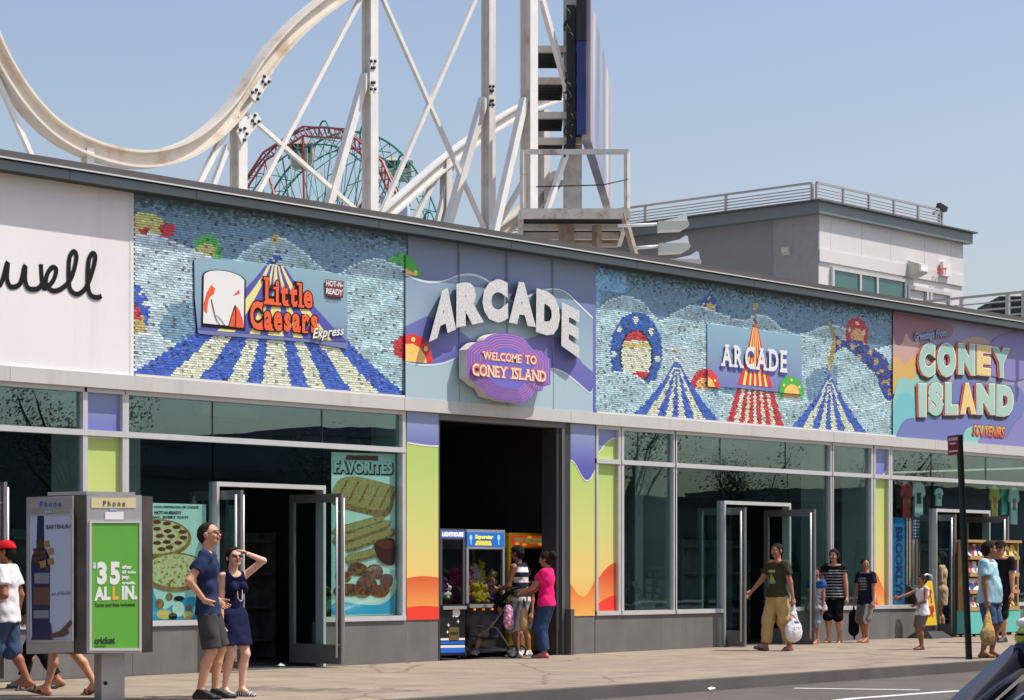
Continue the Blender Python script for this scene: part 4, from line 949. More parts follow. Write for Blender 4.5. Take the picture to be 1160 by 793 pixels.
m.bar(pf(l0 + .04, 44, zdk + .1), pf(l0 + .04, 44, rt_), .085); m.bar(pf(l1 - .03, 44, zdk + .1), pf(l1 - .03, 44, rt_), .085); m.bar(pf(l0, 44, rt_), pf(l1, 44, rt_), .09); m.build('railing', [M_plat], PL)
m = MB(); z2_ = 1.34 + (645 - 262) * k44; m.bar(pf(l0 + .3, 47.3, zdk - .06), pf(l1 - .1, 47.3, zdk - .06), .10, .10); m.bar(pf(l1 - .1, 44, zdk), pf(l1 + .14, 44, zdk - .85), .10); m.bar(pf(l0 + .9, 44.8, zdk - .1), pf(l0 + .9, 44.8, 5), .22); m.bar(pf(l0 + 1.5, 44.8, zdk - .1), pf(l0 + 1.5, 44.8, 5), .14); m.build('under_frame', [M_rust], PL)
m = MB(); m.tube([pf(l1 - .02, 43.9, 1.34 + (645 - 204) * k44), pf(l1 - .5, 43.95, 1.34 + (645 - 210) * k44), pf(l0 + .3, 44.05, 1.34 + (645 - 211) * k44)], .012, 5); m.build('cable', [M_cable], PL)
M_flood = mat('floodlight_housing', (.60, .59, .52), .5, .2); M_lens = mat('floodlight_lens', (.85, .86, .85), .15)
def flood(x0, y0, x1, y1, d, lab):
    k = d / FPX; a = CAM + ray(x0, y0) * d; b = CAM + ray(x1, y1) * d
    f = thing('floodlight', lab, 'floodlight', tuple(a), 'floodlights on arms beside the service platform')
    m = MB(); m.tube([a, b], .03, 8); m.build('arm', [M_wsteel], f)
    c = b; m = MB(); L, Hh = .58, .17
    P = [c + RT * u + FW * s * .16 + UP * v for u, v in ((.0, -.14), (.42, -.12), (L, -.02), (L - .02, .04), (.0, .04)) for s in (-1,)]
    m.slab(P, -FW, .34); m.build('housing', [M_flood], f)
    m = MB(); P = [c + RT * u - FW * .13 + UP * v for u, v in ((.10, .045), (L - .03, .045), (L - .05, .17), (L - .10, .18), (L - .2, .11))]; m.slab(P, -FW, .26); m.build('lens', [M_lens], f)
flood(700, 256, 745, 254, 42.5, 'highest of the floodlights on arms beside the platform'); flood(718, 281, 746, 279, 42.0, 'floodlight on a long arm, below the highest one'); flood(745, 299, 758, 297, 41.5, 'lowest floodlight, only its pale top showing over the roof edge')

# ---- rooftop block with rail
YP = 8.0; QP = lambda x, y: atY(x, y, YP)
c0 = QP(927, 400); x1 = QP(1090, 400)[0]; x0 = c0[0]
zt = QP(925, 229)[2]; zf = QP(925, 240)[2]
hb = thing('rooftop_block', 'grey flat roofed block standing on the roof with white cladding and a window band', 'building', (x0 + 1, YP, 0))
M_sh = mat('block_stucco', (.245, .24, .243), .85, var=.05, scale=1.5, bump=.1, bscale=120); M_clad = mat('white_cladding', (.66, .645, .62), .5, var=.02)
zw = QP(927, 295)[2]; zwin0 = zw - 1.2
m = MB(); m.box(x0, x1 - .01, YP + .03, YP + 16, 5, zf); m.build('wall', [M_sh], hb)
m = MB(); gx = [927, 940, 975, 1008, 1046, 1076, 1090]
for a, b in zip(gx, gx[1:]): m.box(QP(a, 400)[0] + .006, QP(b, 400)[0] - .006, YP - .03, YP + .029, zw, zf - .002)
m.build('cladding', [M_clad], hb)
m = MB(); m.box(x0 - .02, x1, YP - .06, YP - .031, zw - .02, zw + .28); m.build('cladding_band', [M_clad], hb)
m = MB(); m.box(x0, x1, YP - .01, YP + .028, 5, zw - .021); m.build('lower_wall', [M_clad], hb)
wz1 = QP(942, 306)[2]
m = MB(); a, b = QP(941, 300)[0], QP(1022, 300)[0]; 
for q in (941, 972, 991, 1023): m.box(QP(q, 300)[0] - .04, QP(q, 300)[0] + .04, YP - .09, YP - .02, 6, wz1)
m.box(a - .04, b + .04, YP - .092, YP - .02, wz1 - .001, wz1 + .07); wf = m.build('window', [M_alu], hb)
for p, q in ((941, 972), (972, 991), (991, 1023)):
    m = MB(); m.box(QP(p, 300)[0] + .04, QP(q, 300)[0] - .04, YP - .05, YP - .04, 6, wz1); m.build('pane', [mat('roof_glass', (.03, .13, .115), .08, spec=.8)], wf)
m = MB(); dz = QP(1030, 328)[2]
for q in (1027, 1048, 1052, 1074): m.box(QP(q, 300)[0] - .05, QP(q, 300)[0] + .05, YP - .09, YP - .02, 6, dz)
m.box(QP(1027, 300)[0] - .05, QP(1074, 300)[0] + .05, YP - .093, YP - .02, dz, dz + .1); m.build('door', [M_alu], hb)
m = MB(); m.box(x0 - .38, x1 + .3, YP - .3, YP + .02, zf + .22, zt + .02); m.box(x0 - .38, x0 - .0, YP + .02, YP + 16, zf + .22, zt + .02); m.build('coping', [M_coping], hb)
m = MB(); m.box(x0 - .26, x1 + .2, YP - .2, YP + .02, zf - .06, zf + .219); m.box(x0 - .26, x0 - .001, YP + .02, YP + 16, zf - .06, zf + .219); m.build('fascia', [M_fascia], hb)
m = MB(); m.box(x0 + .001, x1, YP + .021, YP + 16, zf + .05, zf + .15); m.build('roof', [M_roof], hb)
m = MB(); m.box(x0 - .03, x0 - .0005, YP - .02, YP + 1.3, 5, zf - .061); m.build('corner_pier', [mat('pier_stucco', (.30, .29, .295), .85, var=.05)], hb)
def lampbox(p, w, h, lab, d=.25):
    f = thing('wall_lamp', lab, 'lamp', tuple(p)); m = MB(); m.hexa([p + np.array(v) for v in ((-w, -d, -h * .4), (w, -d, -h * .4), (w, 0, -h), (-w, 0, -h), (-w, -d, h * .5), (w, -d, h * .5), (w, 0, h), (-w, 0, h))]); m.build('housing', [M_flood], f)
    m = MB(); m.box(p[0] - w * .8, p[0] + w * .8, p[1] - d - .012, p[1] - d - .001, p[2] - h * .3, p[2] + h * .4); m.build('lens', [M_lens], f)
p = QP(1031, 306); p[1] -= .062; lampbox(p, .21, .22, 'square pale lamp on the white cladding left of the EXIT sign', .35)
# lamp on the shaded side wall
pw = Plane((x0, 0, 0), (-1, 0, 0)).at(892, 284); f = thing('wall_lamp', 'small grey wedge lamp on the shaded side wall of the rooftop block', 'lamp', tuple(pw)); m = MB()
m.hexa([pw + np.array(v) for v in ((-.12, -.1, -.05), (-.001, -.1, -.13), (-.001, .1, -.13), (-.12, .1, -.05), (-.12, -.1, .06), (-.001, -.1, .13), (-.001, .1, .13), (-.12, .1, .06))]); m.build('housing', [M_flood], f); m = MB(); m.box(pw[0] - .13, pw[0] - .121, pw[1] - .08, pw[1] + .08, pw[2] - .045, pw[2] + .04); m.build('lens', [M_flood], f)
p = QP(1067, 306); s = thing('exit_sign', 'white EXIT sign box with red letters on the rooftop cladding', 'sign', tuple(p)); PE = Plane((0, YP - .1, 0), (0, -1, 0))
m = MB(); k = 55 / FPX; m.box(p[0] - .2, p[0] + .2, YP - .16, YP - .062, p[2] - .17, p[2] + .19); m.build('housing', [M_white_panel], s)
m = MB(); txt(m, 'EXIT', quad(1061.5, 302.5, 1072.5, 310, 1.2), PE, .064, 0, .03); m.build('lettering', [mat('exit_red', (.55, .02, .03), .4)], s)
# rails
M_rail = mat('galvanised_rail', (.44, .43, .43), .4, .5)
def rail(pts, z0, z1, lab, nb, posts):
    f = thing('roof_railing', lab, 'railing', (pts[0][0], pts[0][1], z0), 'railings on the roofs')
    P0_, P1_ = np.array([*pts[0], 0.]), np.array([*pts[1], 0.]); m = MB(); m.bar(P0_ + UP * z1, P1_ + UP * z1, .07, .05); m.build('top_rail', [M_rail], f)
    m = MB()
    for i in range(nb):
        z = z0 + .1 + (z1 - z0 - .15) * i / nb; m.tube([P0_ + UP * z, P1_ + UP * z], .016, 5, smooth=False)
    m.build('wires', [M_rail], f)
    for i in range(posts):
        q = P0_ + (P1_ - P0_) * i / (posts - 1); m = MB(); m.bar(q + UP * (z0 - .0), q + UP * (z1 - .026), .06); m.build('post', [M_rail], f)
zr0, zr1 = zt + .02, QP(925, 207)[2]
rail([(x0 - .1, YP - .02), (QP(1066, 300)[0], YP - .02)], zr0, zr1, 'sunlit roof railing along the front of the rooftop block', 4, 6)
rail([(x0 - .12, YP + .1), (x0 - .12, YP + 15.5)], zr0, zr1, 'long roof railing along the shaded side of the rooftop block', 4, 7)
p = QP(1064, 238); f = thing('security_camera', 'dark camera unit on the end post of the rooftop railing', 'camera', tuple(p)); m = MB(); m.bar(p + [0, 0, -.5], p + [0, 0, -.02], .07); m.bar(p + [-.28, 0, -.12], p + [.08, 0, -.02], .09); m.build('bracket', [M_rail], f); m = MB(); m.bar(p + [-.06, 0, .12], p + [.19, -.08, .02], .14, .13); m.build('camera_head', [M_bolt], f); m = MB(); m.bar(p + [.191, -.08, .02], p + [.205, -.085, .014], .09); m.build('lens', [M_lens], f)
# roof rail and machine near the right end
YE = 3.0; QE = lambda x, y: atY(x, y, YE)
a, b = QE(1052, 340), QE(1175, 331); zz0 = Z_FB + .3
f = thing('roof_railing', 'short roof railing in front of the black roof machine at the right end', 'railing', (b[0], YE, zz0), 'railings on the roofs')
ra = CAM + ray(1050, 341.5) * 52.; rb = CAM + ray(1180, 328.5) * 46.
m = MB(); m.bar(ra, rb, .07, .05); m.build('top_rail', [M_rail], f); m = MB()
for k in (.36, .68, 1.0): m.tube([ra - UP * k * .45, rb - UP * k * .45], .018, 5)
m.build('wires', [M_rail], f)
for tt in (.33, .73, .86, 1.0):
    q = ra + (rb - ra) * tt; m = MB(); m.bar(q - UP * 1.3, q - UP * .026, .075); m.build('post', [M_rail], f)
c = CAM + ray(1150, 600) * 53; zc = 1.34 + (645 - 340) * 53 / FPX
f = thing('roof_machine', 'black ventilation machine behind the railing at the right end of the roof', 'ventilator', (c[0], c[1], 6)); m = MB(); m.obox(c, RT, FW, .72, .8, 5.5, zc - .1); m.build('housing', [mat('machine_black', (.012, .012, .013), .6, var=.3)], f)
m = MB()
for k in range(9): m.obox(c - FW * .81, RT, FW, .66, .012, zc - .2 - k * .16, zc - .13 - k * .16)
m.obox(c, RT, FW, .5, .6, zc - .099, zc + .02); m.build('louvre', [M_bolt], f)
# ================================================================== ground
KY = float(ground(560, 786)[1])          # kerb line
def gslab(mb, x0, x1, y0, y1, dz, t=.3, mi=0):
    mb.hexa([(x0, y0, gz(x0) + dz - t), (x1, y0, gz(x1) + dz - t), (x1, y1, gz(x1) + dz - t), (x0, y1, gz(x0) + dz - t), (x0, y0, gz(x0) + dz), (x1, y0, gz(x1) + dz), (x1, y1, gz(x1) + dz), (x0, y1, gz(x0) + dz)], mi)
M_walk = mat('pavement_concrete', (.305, .244, .178), .85, var=.15, scale=1.4, bump=.2, bscale=90, dirt=(.175, .142, .112), dscale=1.3, damt=.8)
nt, b_ = nodes(M_walk); N, L = nt.nodes, nt.links
src = b_.inputs['Base Color'].links[0].from_socket
tc = N.new('ShaderNodeTexCoord'); bk = N.new('ShaderNodeTexBrick'); bk.offset = 0; bk.inputs['Scale'].default_value = 1; bk.inputs['Brick Width'].default_value = 1.52; bk.inputs['Row Height'].default_value = 1.52; bk.inputs['Mortar Size'].default_value = .014; bk.inputs['Mortar Smooth'].default_value = .5
bk.inputs['Color1'].default_value = (1, 1, 1, 1); bk.inputs['Color2'].default_value = (.90, .90, .91, 1); bk.inputs['Mortar'].default_value = (.40, .37, .35, 1)
L.new(tc.outputs['Object'], bk.inputs['Vector'])
# dark trodden spots
vo = N.new('ShaderNodeTexVoronoi'); vo.inputs['Scale'].default_value = 1.9; L.new(tc.outputs['Object'], vo.inputs['Vector'])
cr = N.new('ShaderNodeValToRGB'); cr.color_ramp.elements[0].position = .05; cr.color_ramp.elements[0].color = (.32, .30, .29, 1); cr.color_ramp.elements[1].position = .065; L.new(vo.outputs['Distance'], cr.inputs['Fac'])
m1 = N.new('ShaderNodeMix'); m1.data_type = 'RGBA'; m1.blend_type = 'MULTIPLY'; m1.inputs['Factor'].default_value = 1; L.new(src, m1.inputs['A']); L.new(bk.outputs['Color'], m1.inputs['B'])
m2 = N.new('ShaderNodeMix'); m2.data_type = 'RGBA'; m2.blend_type = 'MULTIPLY'; m2.inputs['Factor'].default_value = .8; L.new(m1.outputs['Result'], m2.inputs['A']); L.new(cr.outputs['Color'], m2.inputs['B'])
vc = N.new('ShaderNodeTexVoronoi'); vc.feature = 'DISTANCE_TO_EDGE'; vc.inputs['Scale'].default_value = .42; nzc = N.new('ShaderNodeTexNoise'); nzc.inputs['Scale'].default_value = 3; nzc.inputs['Detail'].default_value = 6; L.new(tc.outputs['Object'], nzc.inputs['Vector'])
vmx = N.new('ShaderNodeMix'); vmx.data_type = 'RGBA'; vmx.inputs['Factor'].default_value = .16; L.new(tc.outputs['Object'], vmx.inputs['A']); L.new(nzc.outputs['Color'], vmx.inputs['B']); L.new(vmx.outputs['Result'], vc.inputs['Vector'])
cc = N.new('ShaderNodeValToRGB'); cc.color_ramp.elements[0].position = .003; cc.color_ramp.elements[0].color = (.45, .42, .40, 1); cc.color_ramp.elements[1].position = .009; L.new(vc.outputs['Distance'], cc.inputs['Fac'])
m3 = N.new('ShaderNodeMix'); m3.data_type = 'RGBA'; m3.blend_type = 'MULTIPLY'; m3.inputs['Factor'].default_value = .75; L.new(m2.outputs['Result'], m3.inputs['A']); L.new(cc.outputs['Color'], m3.inputs['B'])
L.new(m3.outputs['Result'], b_.inputs['Base Color'])
M_road = mat('asphalt', (.105, .089, .074), .85, var=.18, scale=1.2, bump=.5, bscale=140, dirt=(.15, .14, .13), dscale=.7, damt=.6)
M_kerb = mat('kerb_stone', (.105, .095, .083), .8, var=.2, scale=2, bump=.3, bscale=60, dirt=(.08, .075, .07), dscale=1.5, damt=.6)
M_line = mat('road_paint', (.62, .61, .58), .7, var=.12, scale=7, dirt=(.25, .24, .22), dscale=3, damt=.7)
m = MB(); gslab(m, -60, 80, KY + .16, -.006, 0); struct('pavement', m, M_walk)
m = MB(); gslab(m, -60, 80, KY, KY + .157, .003, .5); struct('kerb', m, M_kerb)
m = MB(); gslab(m, -90, 120, -26.5, KY - .003, -.14, .3); struct('road', m, M_road)
m = MB(); gslab(m, -90, 120, -31, -26.5, -.01, .3); struct('far_pavement', m, M_walk)
m = MB(); m.box(-900, 900, -900, 900, -1.2, -.95); struct('ground', m, mat('earth', (.16, .15, .13), .95, var=.2, scale=.05))
def stripe(p, q, w, name='road_marking'):
    a, b = ground(*p, -.136), ground(*q, -.136); d = b - a; d[2] = 0; d /= np.linalg.norm(d); n = np.array([-d[1], d[0], 0]) * w / 2; m = MB()
    m.add([a - n, b - n, b + n, a + n], [(0, 1, 2, 3)]); return struct(name, m, M_line)
stripe((900, 779.5), (1042, 781.5), .16); stripe((968, 791), (1088, 782.3), .17); stripe((880, 802), (968, 791), .17)
# strip of gutter grime and scraps of litter
def litter(px, py, s, lab, dz=0.0):
    p = ground(px, py, dz); m = MB(); k = 9; P = [p + np.array([math.cos(6.28 * i / k) * s * (.7 + .6 * random.random()), math.sin(6.28 * i / k) * s * (.5 + .5 * random.random()), .012 + .03 * random.random()]) for i in range(k)]
    c = p + np.array([0, 0, .055]); m.add(P + [c], [(i, (i + 1) % k, k) for i in range(k)]); o = m.build('litter', [WHT]); o['label'] = lab; o['category'] = 'litter'
litter(806, 783, .06, 'crumpled white paper scrap in the gutter below the kerb', -.13); litter(913 * 0 + 318, 755.5, .06, 'small white paper scrap on the pavement by the pizza shop doorway')

# ================================================================== telephone kiosk
d0 = 23.6
KG = lambda px, d: (CAM * [1, 1, 0] + FW * d + RT * (px - 580) / FPX * d)
zk = lambda y, d=d0: EYE + (645 - y) * d / FPX
A_, B_, C_, D_, E_ = KG(29.5, d0 + .52), KG(82, d0 + .03), KG(98, d0), KG(161, d0 + .38), KG(173, d0 + .62)
K = thing('phone_kiosk', 'double sided steel phone kiosk with posters on a single square post', 'phone kiosk', (*KG(124, d0 + .4)[:2], gz(-11)))
M_ss = mat('brushed_steel', (.46, .45, .44), .35, .5, var=.08, scale=4, dirt=(.28, .27, .26), dscale=3, damt=.4); M_dks = mat('dark_steel', (.075, .066, .060), .3, .6, var=.25, scale=3, dirt=(.13, .12, .11), dscale=2.5, damt=.5)
zb0, zt0 = zk(741), zk(560.5)
def prism(mb, plan, z0, z1, mi=0):
    P = [(*p[:2], z1) for p in plan]; mb.slab(P, (0, 0, 1), z1 - z0, mi); return mb
G1, G2 = KG(160, d0 + 1.05), KG(60, d0 + 1.1)
m = MB(); prism(m, [A_, B_, C_, D_, E_, G1, G2], zb0, zt0); m.build('housing', [M_dks], K)
nl = np.cross(B_ - A_, UP); nl /= np.linalg.norm(nl); nl = nl if nl @ FW < 0 else -nl
nr = np.cross(D_ - C_, UP); nr /= np.linalg.norm(nr); nr = nr if nr @ FW < 0 else -nr
PLf, PRt = Plane(A_, nl), Plane(C_, nr)
def plate(mb, pl, x0, x1, y0, y1, off, t, mi=0, dy=0.0):
    P = [pl.at(x0, y0, off), pl.at(x1, y0 + dy, off), pl.at(x1, y1 + dy, off), pl.at(x0, y1, off)]; mb.slab(P, pl.n, t, mi)
# right hand front
m = MB()
plate(m, PRt, 98.6, 160.6, 561, 740, .022, .02); m.build('front_panel', [M_ss], K)
m = MB()
for a in ((101.5, 104, 590, 737), (158, 160.3, 590, 737)): plate(m, PRt, *a, .040, .017)
plate(m, PRt, 104.01, 157.99, 590, 592.4, .040, .017); plate(m, PRt, 104.01, 157.99, 734.5, 737, .040, .017); m.build('poster_frame', [M_alu], K)
m = MB(); plate(m, PRt, 104, 158, 592.2, 734.6, .030, .006); po = m.build('green_poster', [mat('poster_green', C(96, 168, 60), .35, var=.03)], K)
po['label'] = 'bright green poster with white price lettering'
m = MB()
def zk2(x, y): return (20 + x / 6.606, 540 + y / 6.608)
def zk3(x, y): return (20 + x / 5.181, 640 + y / 5.183)
T = lambda s, q, fn, mi, bold=.03, pl=PRt, off=.034: txt(m, s, [fn(*p) for p in q], pl, off, mi, bold)
T('$', [(562, 640), (588, 642), (588, 690), (562, 688)], zk2, 0, .03); T('3', [(594, 636), (668, 636), (668, 808), (594, 808)], zk2, 0, .055); T('5', [(690, 636), (766, 636), (766, 810), (690, 810)], zk2, 0, .055)
for s, a, b in (('after', 660, 690), ('$5 auto', 700, 728), ('pay.', 742, 772), ('credit.', 782, 806)): T(s, [(780, a), (780 + 15 * len(s), a), (780 + 15 * len(s), b), (780, b)], zk2, 0, .05)
T('AL', [(450, 130), (545, 126), (545, 206), (450, 210)], zk3, 0, .05); T('IN.', [(612, 122), (702, 120), (702, 204), (612, 206)], zk3, 0, .05)
T('L', [(556, 124), (594, 122), (594, 204), (556, 206)], zk3, 2, .06)
T('Taxes and fees included.', [(450, 224), (692, 220), (692, 242), (450, 246)], zk3, 1, .03); T('cricket', [(450, 425), (572, 420), (572, 462), (450, 466)], zk3, 1, .045); T('wireless', [(450, 472), (520, 470), (520, 482), (450, 484)], zk3, 1, .03)
m.build('poster_lettering', [WHT, mat('dark_green_ink', (.02, .05, .015), .4), inkm('gold_ink', C(226, 170, 60))], K)
m = MB(); plate(m, PRt, 103.5, 154, 564, 575.5, .028, .006); m.build('header_plate', [mat('cream_plate', C(216, 200, 150), .4)], K)
m = MB(); txt(m, 'Phone', quad(117, 567, 142, 573.6), PRt, .032, 0, .02, space=1.5); m.build('lettering', [mat('brown_ink', (.06, .05, .04), .4)], K)
m = MB(); plate(m, PRt, 119, 140, 580, 588.5, .030, .008); m.build('label_plate', [M_white_panel], K)
# left hand front
m = MB(); plate(m, PLf, 30, 82, 563.5, 741, .022, .02, dy=-2); m.build('front_panel', [mat('steel_left', (.42, .39, .36), .35, .5, var=.08, scale=4)], K)
m = MB()
for a in ((31, 33, 583, 727), (80, 82, 582, 726)): plate(m, PLf, *a, .040, .017)
plate(m, PLf, 33.01, 79.99, 582.5, 584.5, .040, .017, dy=-1); plate(m, PLf, 33.01, 79.99, 725, 727.5, .040, .017, dy=-.4); m.build('poster_frame', [M_ss], K)
m = MB(); plate(m, PLf, 33, 80, 584, 725.6, .030, .006, dy=-.8); po = m.build('bottle_poster', [mat('poster_pale', C(176, 186, 208), .3)], K); po['label'] = 'pale poster with a dark blue bottle and gold bow'
m = MB()
def kp(pts, fn, off, mi): pxpoly(m, [fn(*q) for q in pts], PLf, off, mi)
bot = [(146, 300), (150, 288), (190, 288), (196, 300), (198, 480), (205, 540), (236, 590), (240, 640), (240, 1190), (108, 1190), (100, 640), (108, 590), (140, 540)]
kp(bot, zk2, .033, 0); kp([(125, 720), (236, 720), (236, 800), (125, 800)], zk2, .036, 2); kp([(118, 830), (240, 830), (240, 960), (118, 960)], zk2, .036, 3); kp([(120, 1000), (232, 1000), (232, 1060), (120, 1060)], zk2, .036, 2)
for k, (x, y, r) in enumerate(((165, 505, 34), (215, 505, 30), (140, 560, 34), (245, 560, 30), (145, 625, 34), (245, 635, 30), (190, 580, 40), (190, 655, 36), (220, 690, 24))):
    kp([(x + r * math.cos(t) * (1 if i % 2 else .62), y + r * 1.1 * math.sin(t) * (1 if i % 2 else .62)) for i, t in enumerate(np.linspace(0, 6.0, 9))], zk2, .039 + .0007 * k, 4 if k % 2 else 5)
kp([(20 * 0 + 78, 440), (100, 350), (190, 340), (200, 440)], zk3, .046, 0); kp([(190, 410), (250, 385), (310, 320), (318, 345), (285, 380), (300, 400), (270, 420), (195, 428)], zk3, .048, 3)
m.build('poster_print', [mat('bottle_blue', C(24, 34, 74), .3), WHT, mat('poster_label', C(120, 124, 140), .4), mat('poster_brown', C(96, 62, 50), .4), mat('bow_gold', C(150, 116, 60), .3), mat('bow_dark', C(70, 48, 26), .3)], K)
m = MB(); txt(m, 'BARTENURA', [zk2(*p) for p in ((212, 362), (404, 356), (404, 388), (212, 394))], PLf, .036, 0, .015); txt(m, 'out of the blue', [zk3(*p) for p in ((198, 158), (316, 150), (316, 172), (198, 182))], PLf, .036, 0, .0, .35); m.build('poster_lettering', [mat('slate_ink', C(60, 64, 90), .4)], K)
m = MB(); plate(m, PLf, 33, 81, 566, 577, .028, .006, dy=-1.5); m.build('header_plate', [mat('grey_plate', C(150, 146, 144), .4)], K)
m = MB(); txt(m, 'Phone', quad(45, 568.3, 69, 574.8, -.8), PLf, .032, 0, .03, space=1.4); m.build('lettering', [mat('blue_ink', C(36, 96, 170), .4)], K)
for pl, a in ((PRt, (124, 132.5, 576.6, 578.6)), (PLf, (51, 59, 579, 581))):
    m = MB(); plate(m, pl, *a, .031, .008); m.build('sticker', [mat('sticker_blue', C(150, 176, 214), .4)], K)
m = MB(); prism(m, [KG(54, d0 + .4), KG(98, d0 + .1), KG(153, d0 + .42), KG(120, d0 + .9)], zt0 + .001, zt0 + .04); m.build('top_cap', [M_ss], K)
pc = KG(124, d0 + .55); m = MB(); ax = (D_ - C_) / np.linalg.norm(D_ - C_); m.obox(pc, ax, [nr[0], nr[1]], .135, .085, -.3, zb0 - .001); m.build('post', [M_ss], K)
m = MB(); q = pc + nr * .086 - ax * .09; m.lathe((q[0], q[1], .14), [(.022, -.01), (.022, .01)], 8, 0, 'y'); m.build('bolt_hole', [M_black], K)

# ================================================================== arcade machines in the open bay
M_mach = mat('machine_black_laminate', (.014, .014, .016), .3, var=.2); M_mglass = glass_mat('machine_glass', (.72, .76, .76), .03); M_inside = mat('machine_inside', (.30, .29, .27), .6)
def claw(px0, px1, Y, z0, zg0, zg1, z1, body, trim, name, label, depth_=.75, head=None):
    x0, x1 = fx(px0, Y), fx(px1, Y); g = gz(x0)
    t = thing(name, label, 'arcade machine', ((x0 + x1) / 2, Y + depth_ / 2, g)); y1 = Y + depth_
    m = MB(); m.box(x0, x1, Y, y1, g + .06, zg0); m.build('base_cabinet', [body], t)
    for x in (x0, x1 - .05):
        for y in (Y, y1 - .05): m = MB(); m.box(x, x + .05, y, y + .05, zg0 + .001, zg1); m.build('corner_post', [trim], t)
    m = MB(); m.box(x0 + .05, x1 - .05, y1 - .03, y1 - .01, zg0 + .001, zg1); m.build('back_panel', [M_inside], t)
    m = MB(); m.box(x0 + .05, x1 - .05, Y + .012, Y + .02, zg0 + .001, zg1); m.box(x0 + .012, x0 + .02, Y + .05, y1 - .05, zg0 + .001, zg1); m.build('glass', [M_mglass], t)
    m = MB(); m.box(x0, x1, Y, y1, zg1, z1); m.build('head_cabinet', [trim], t)
    m = MB()
    for x in (x0 + .06, x1 - .06):
        for y in (Y + .08, y1 - .08): m.lathe((x, y, g - .0), [(.03, 0), (.03, .062)], 8)
    m.build('foot', [M_bolt], t)
    m = MB(); m.box(x0 + .02, x1 - .02, Y - .05, Y - .001, zg0 - .07, zg0 - .02); m.build('ledge', [M_ss], t)
    return t, x0, x1, y1
za = lambda y, Y=.25: atY(510, y, Y)[2]
YA = .22
t, x0, x1, y1 = claw(498.5, 527, YA, 0, za(685), za(611), za(599), M_mach, mat('machine_grey', (.09, .09, .095), .4, .3), 'claw_machine', 'narrow black claw machine with blue stripes at its foot, left in the open bay')
PA = Plane((0, YA, 0), (0, -1, 0)); m = MB()
M_mq = emit_mat('backlit_marquee', C(70, 90, 150), .3); M_mqw = emit_mat('backlit_white', (.8, .82, .85), .6)
pxpoly(m, [(499, 600.5), (526.5, 601.2), (526.5, 610), (499, 609.5)], PA, .004, 0); txt(m, 'LIGHTHOUSE', [(501, 602.5), (525, 603), (525, 608), (501, 607.6)], PA, .008, 1, .05); m.build('marquee', [M_mq, M_mqw], t)
m = MB(); BL = [mat('stripe_navy', C(20, 40, 110), .3), mat('stripe_blue', C(40, 110, 210), .3), WHT]
for k, (a, b, mi) in enumerate(((723, 725.5, 2), (727, 729.5, 1), (731, 734, 2), (734.2, 739.5, 1), (726, 741, 0))): pxpoly(m, [(499.2, a), (526.6, a - .4), (526.6, b - .4), (499.2, b)], PA, .003 if mi == 0 else .006, mi)
pxpoly(m, arc(517, 694, 4.2, 5.2, 0, 345, 14), PA, .006, 2)
for q in ((508, 708), (519, 704), (513.5, 697.5), (507, 716)): pxpoly(m, [(q[0], q[1] - 2.6), (q[0] + .6, q[1] - .5), (q[0] + 2, q[1]), (q[0] + .6, q[1] + .5), (q[0], q[1] + 2.6), (q[0] - .6, q[1] + .5), (q[0] - 2, q[1]), (q[0] - .6, q[1] - .5)], PA, .007, 2)
m.build('front_print', BL, t)
m = MB(); pxpoly(m, [(508.5, 710.5), (520, 710.2), (520, 725), (508.5, 725.5)], PA, .010, 0); txt(m, 'PUSH', [(510, 716), (518.6, 715.8), (518.6, 719), (510, 719.2)], PA, .014, 1, .04); m.build('prize_door', [mat('brass_door', C(120, 104, 66), .4, .4), INK], t)
YB_ = .55; zb_ = lambda y: atY(550, y, YB_)[2]
t2, bx0, bx1, by1 = claw(528.5, 572, YB_, 0, zb_(683), zb_(622), zb_(600), M_mach, mat('machine_silver', (.45, .46, .48), .35, .5), 'claw_machine', 'wide claw machine with blue backlit header full of plush toys', .8)
PB = Plane((0, YB_, 0), (0, -1, 0)); m = MB()
pxpoly(m, [(528.8, 602.5), (571, 603.5), (571, 619.5), (528.8, 618.8)], PB, .004, 0); txt(m, 'Superstar', [(538, 605.5), (559, 606), (559, 612), (538, 611.6)], PB, .009, 1, .05, .2)
pxpoly(m, [(540, 612.5), (556, 613), (557, 618), (538, 617.6)], PB, .007, 2)
for sx in (531.5, 563):
    pxpoly(m, arc(sx + 2, 609, 1.6, 3.4, 0, 340, 10), PB, .007, 3); pxpoly(m, [(sx + 1.5, 612), (sx + 2.5, 612), (sx + 2.5, 617), (sx + 1.5, 617)], PB, .0065, 3)
m.build('marquee', [emit_mat('marquee_blue', C(20, 104, 190), .3), emit_mat('marquee_yellow', C(240, 210, 60), .6), emit_mat('marquee_gold', C(220, 190, 40), .5), emit_mat('marquee_pale', C(150, 190, 220), .5)], t2)
m = MB(); px = 0
for q in (536, 546, 556): m.lathe((fx(q, YB_) , YB_ - .03, zb_(689)), [(.02, -.03), (.02, .0)], 8)
m.build('button', [emit_mat('button_orange', C(240, 130, 40), .6)], t2)
YC = .66; zc_ = lambda y: atY(600, y, YC)[2]
M_yel = mat('machine_yellow', C(226, 178, 30), .4, var=.06)
t3, cx0, cx1, cy1 = claw(576.5, 624.5, YC, 0, zc_(690), zc_(621), zc_(604), M_yel, M_yel, 'claw_machine', 'bright yellow claw machine behind the two standing people in the bay', .8)
PC = Plane((0, YC, 0), (0, -1, 0)); m = MB(); pxpoly(m, [(579.5, 606.5), (622, 607.5), (622, 619), (579.5, 618)], PC, .004, 0); txt(m, 'TOY FACTORY', [(583, 609), (618, 610), (618, 616), (583, 615)], PC, .008, 1, .05)
for q in ((586, 616), (600, 608.5), (612, 616.5), (594, 617)): pxpoly(m, arc(*q, 2.6, 1.6, 0, 340, 9), PC, .010, 2)
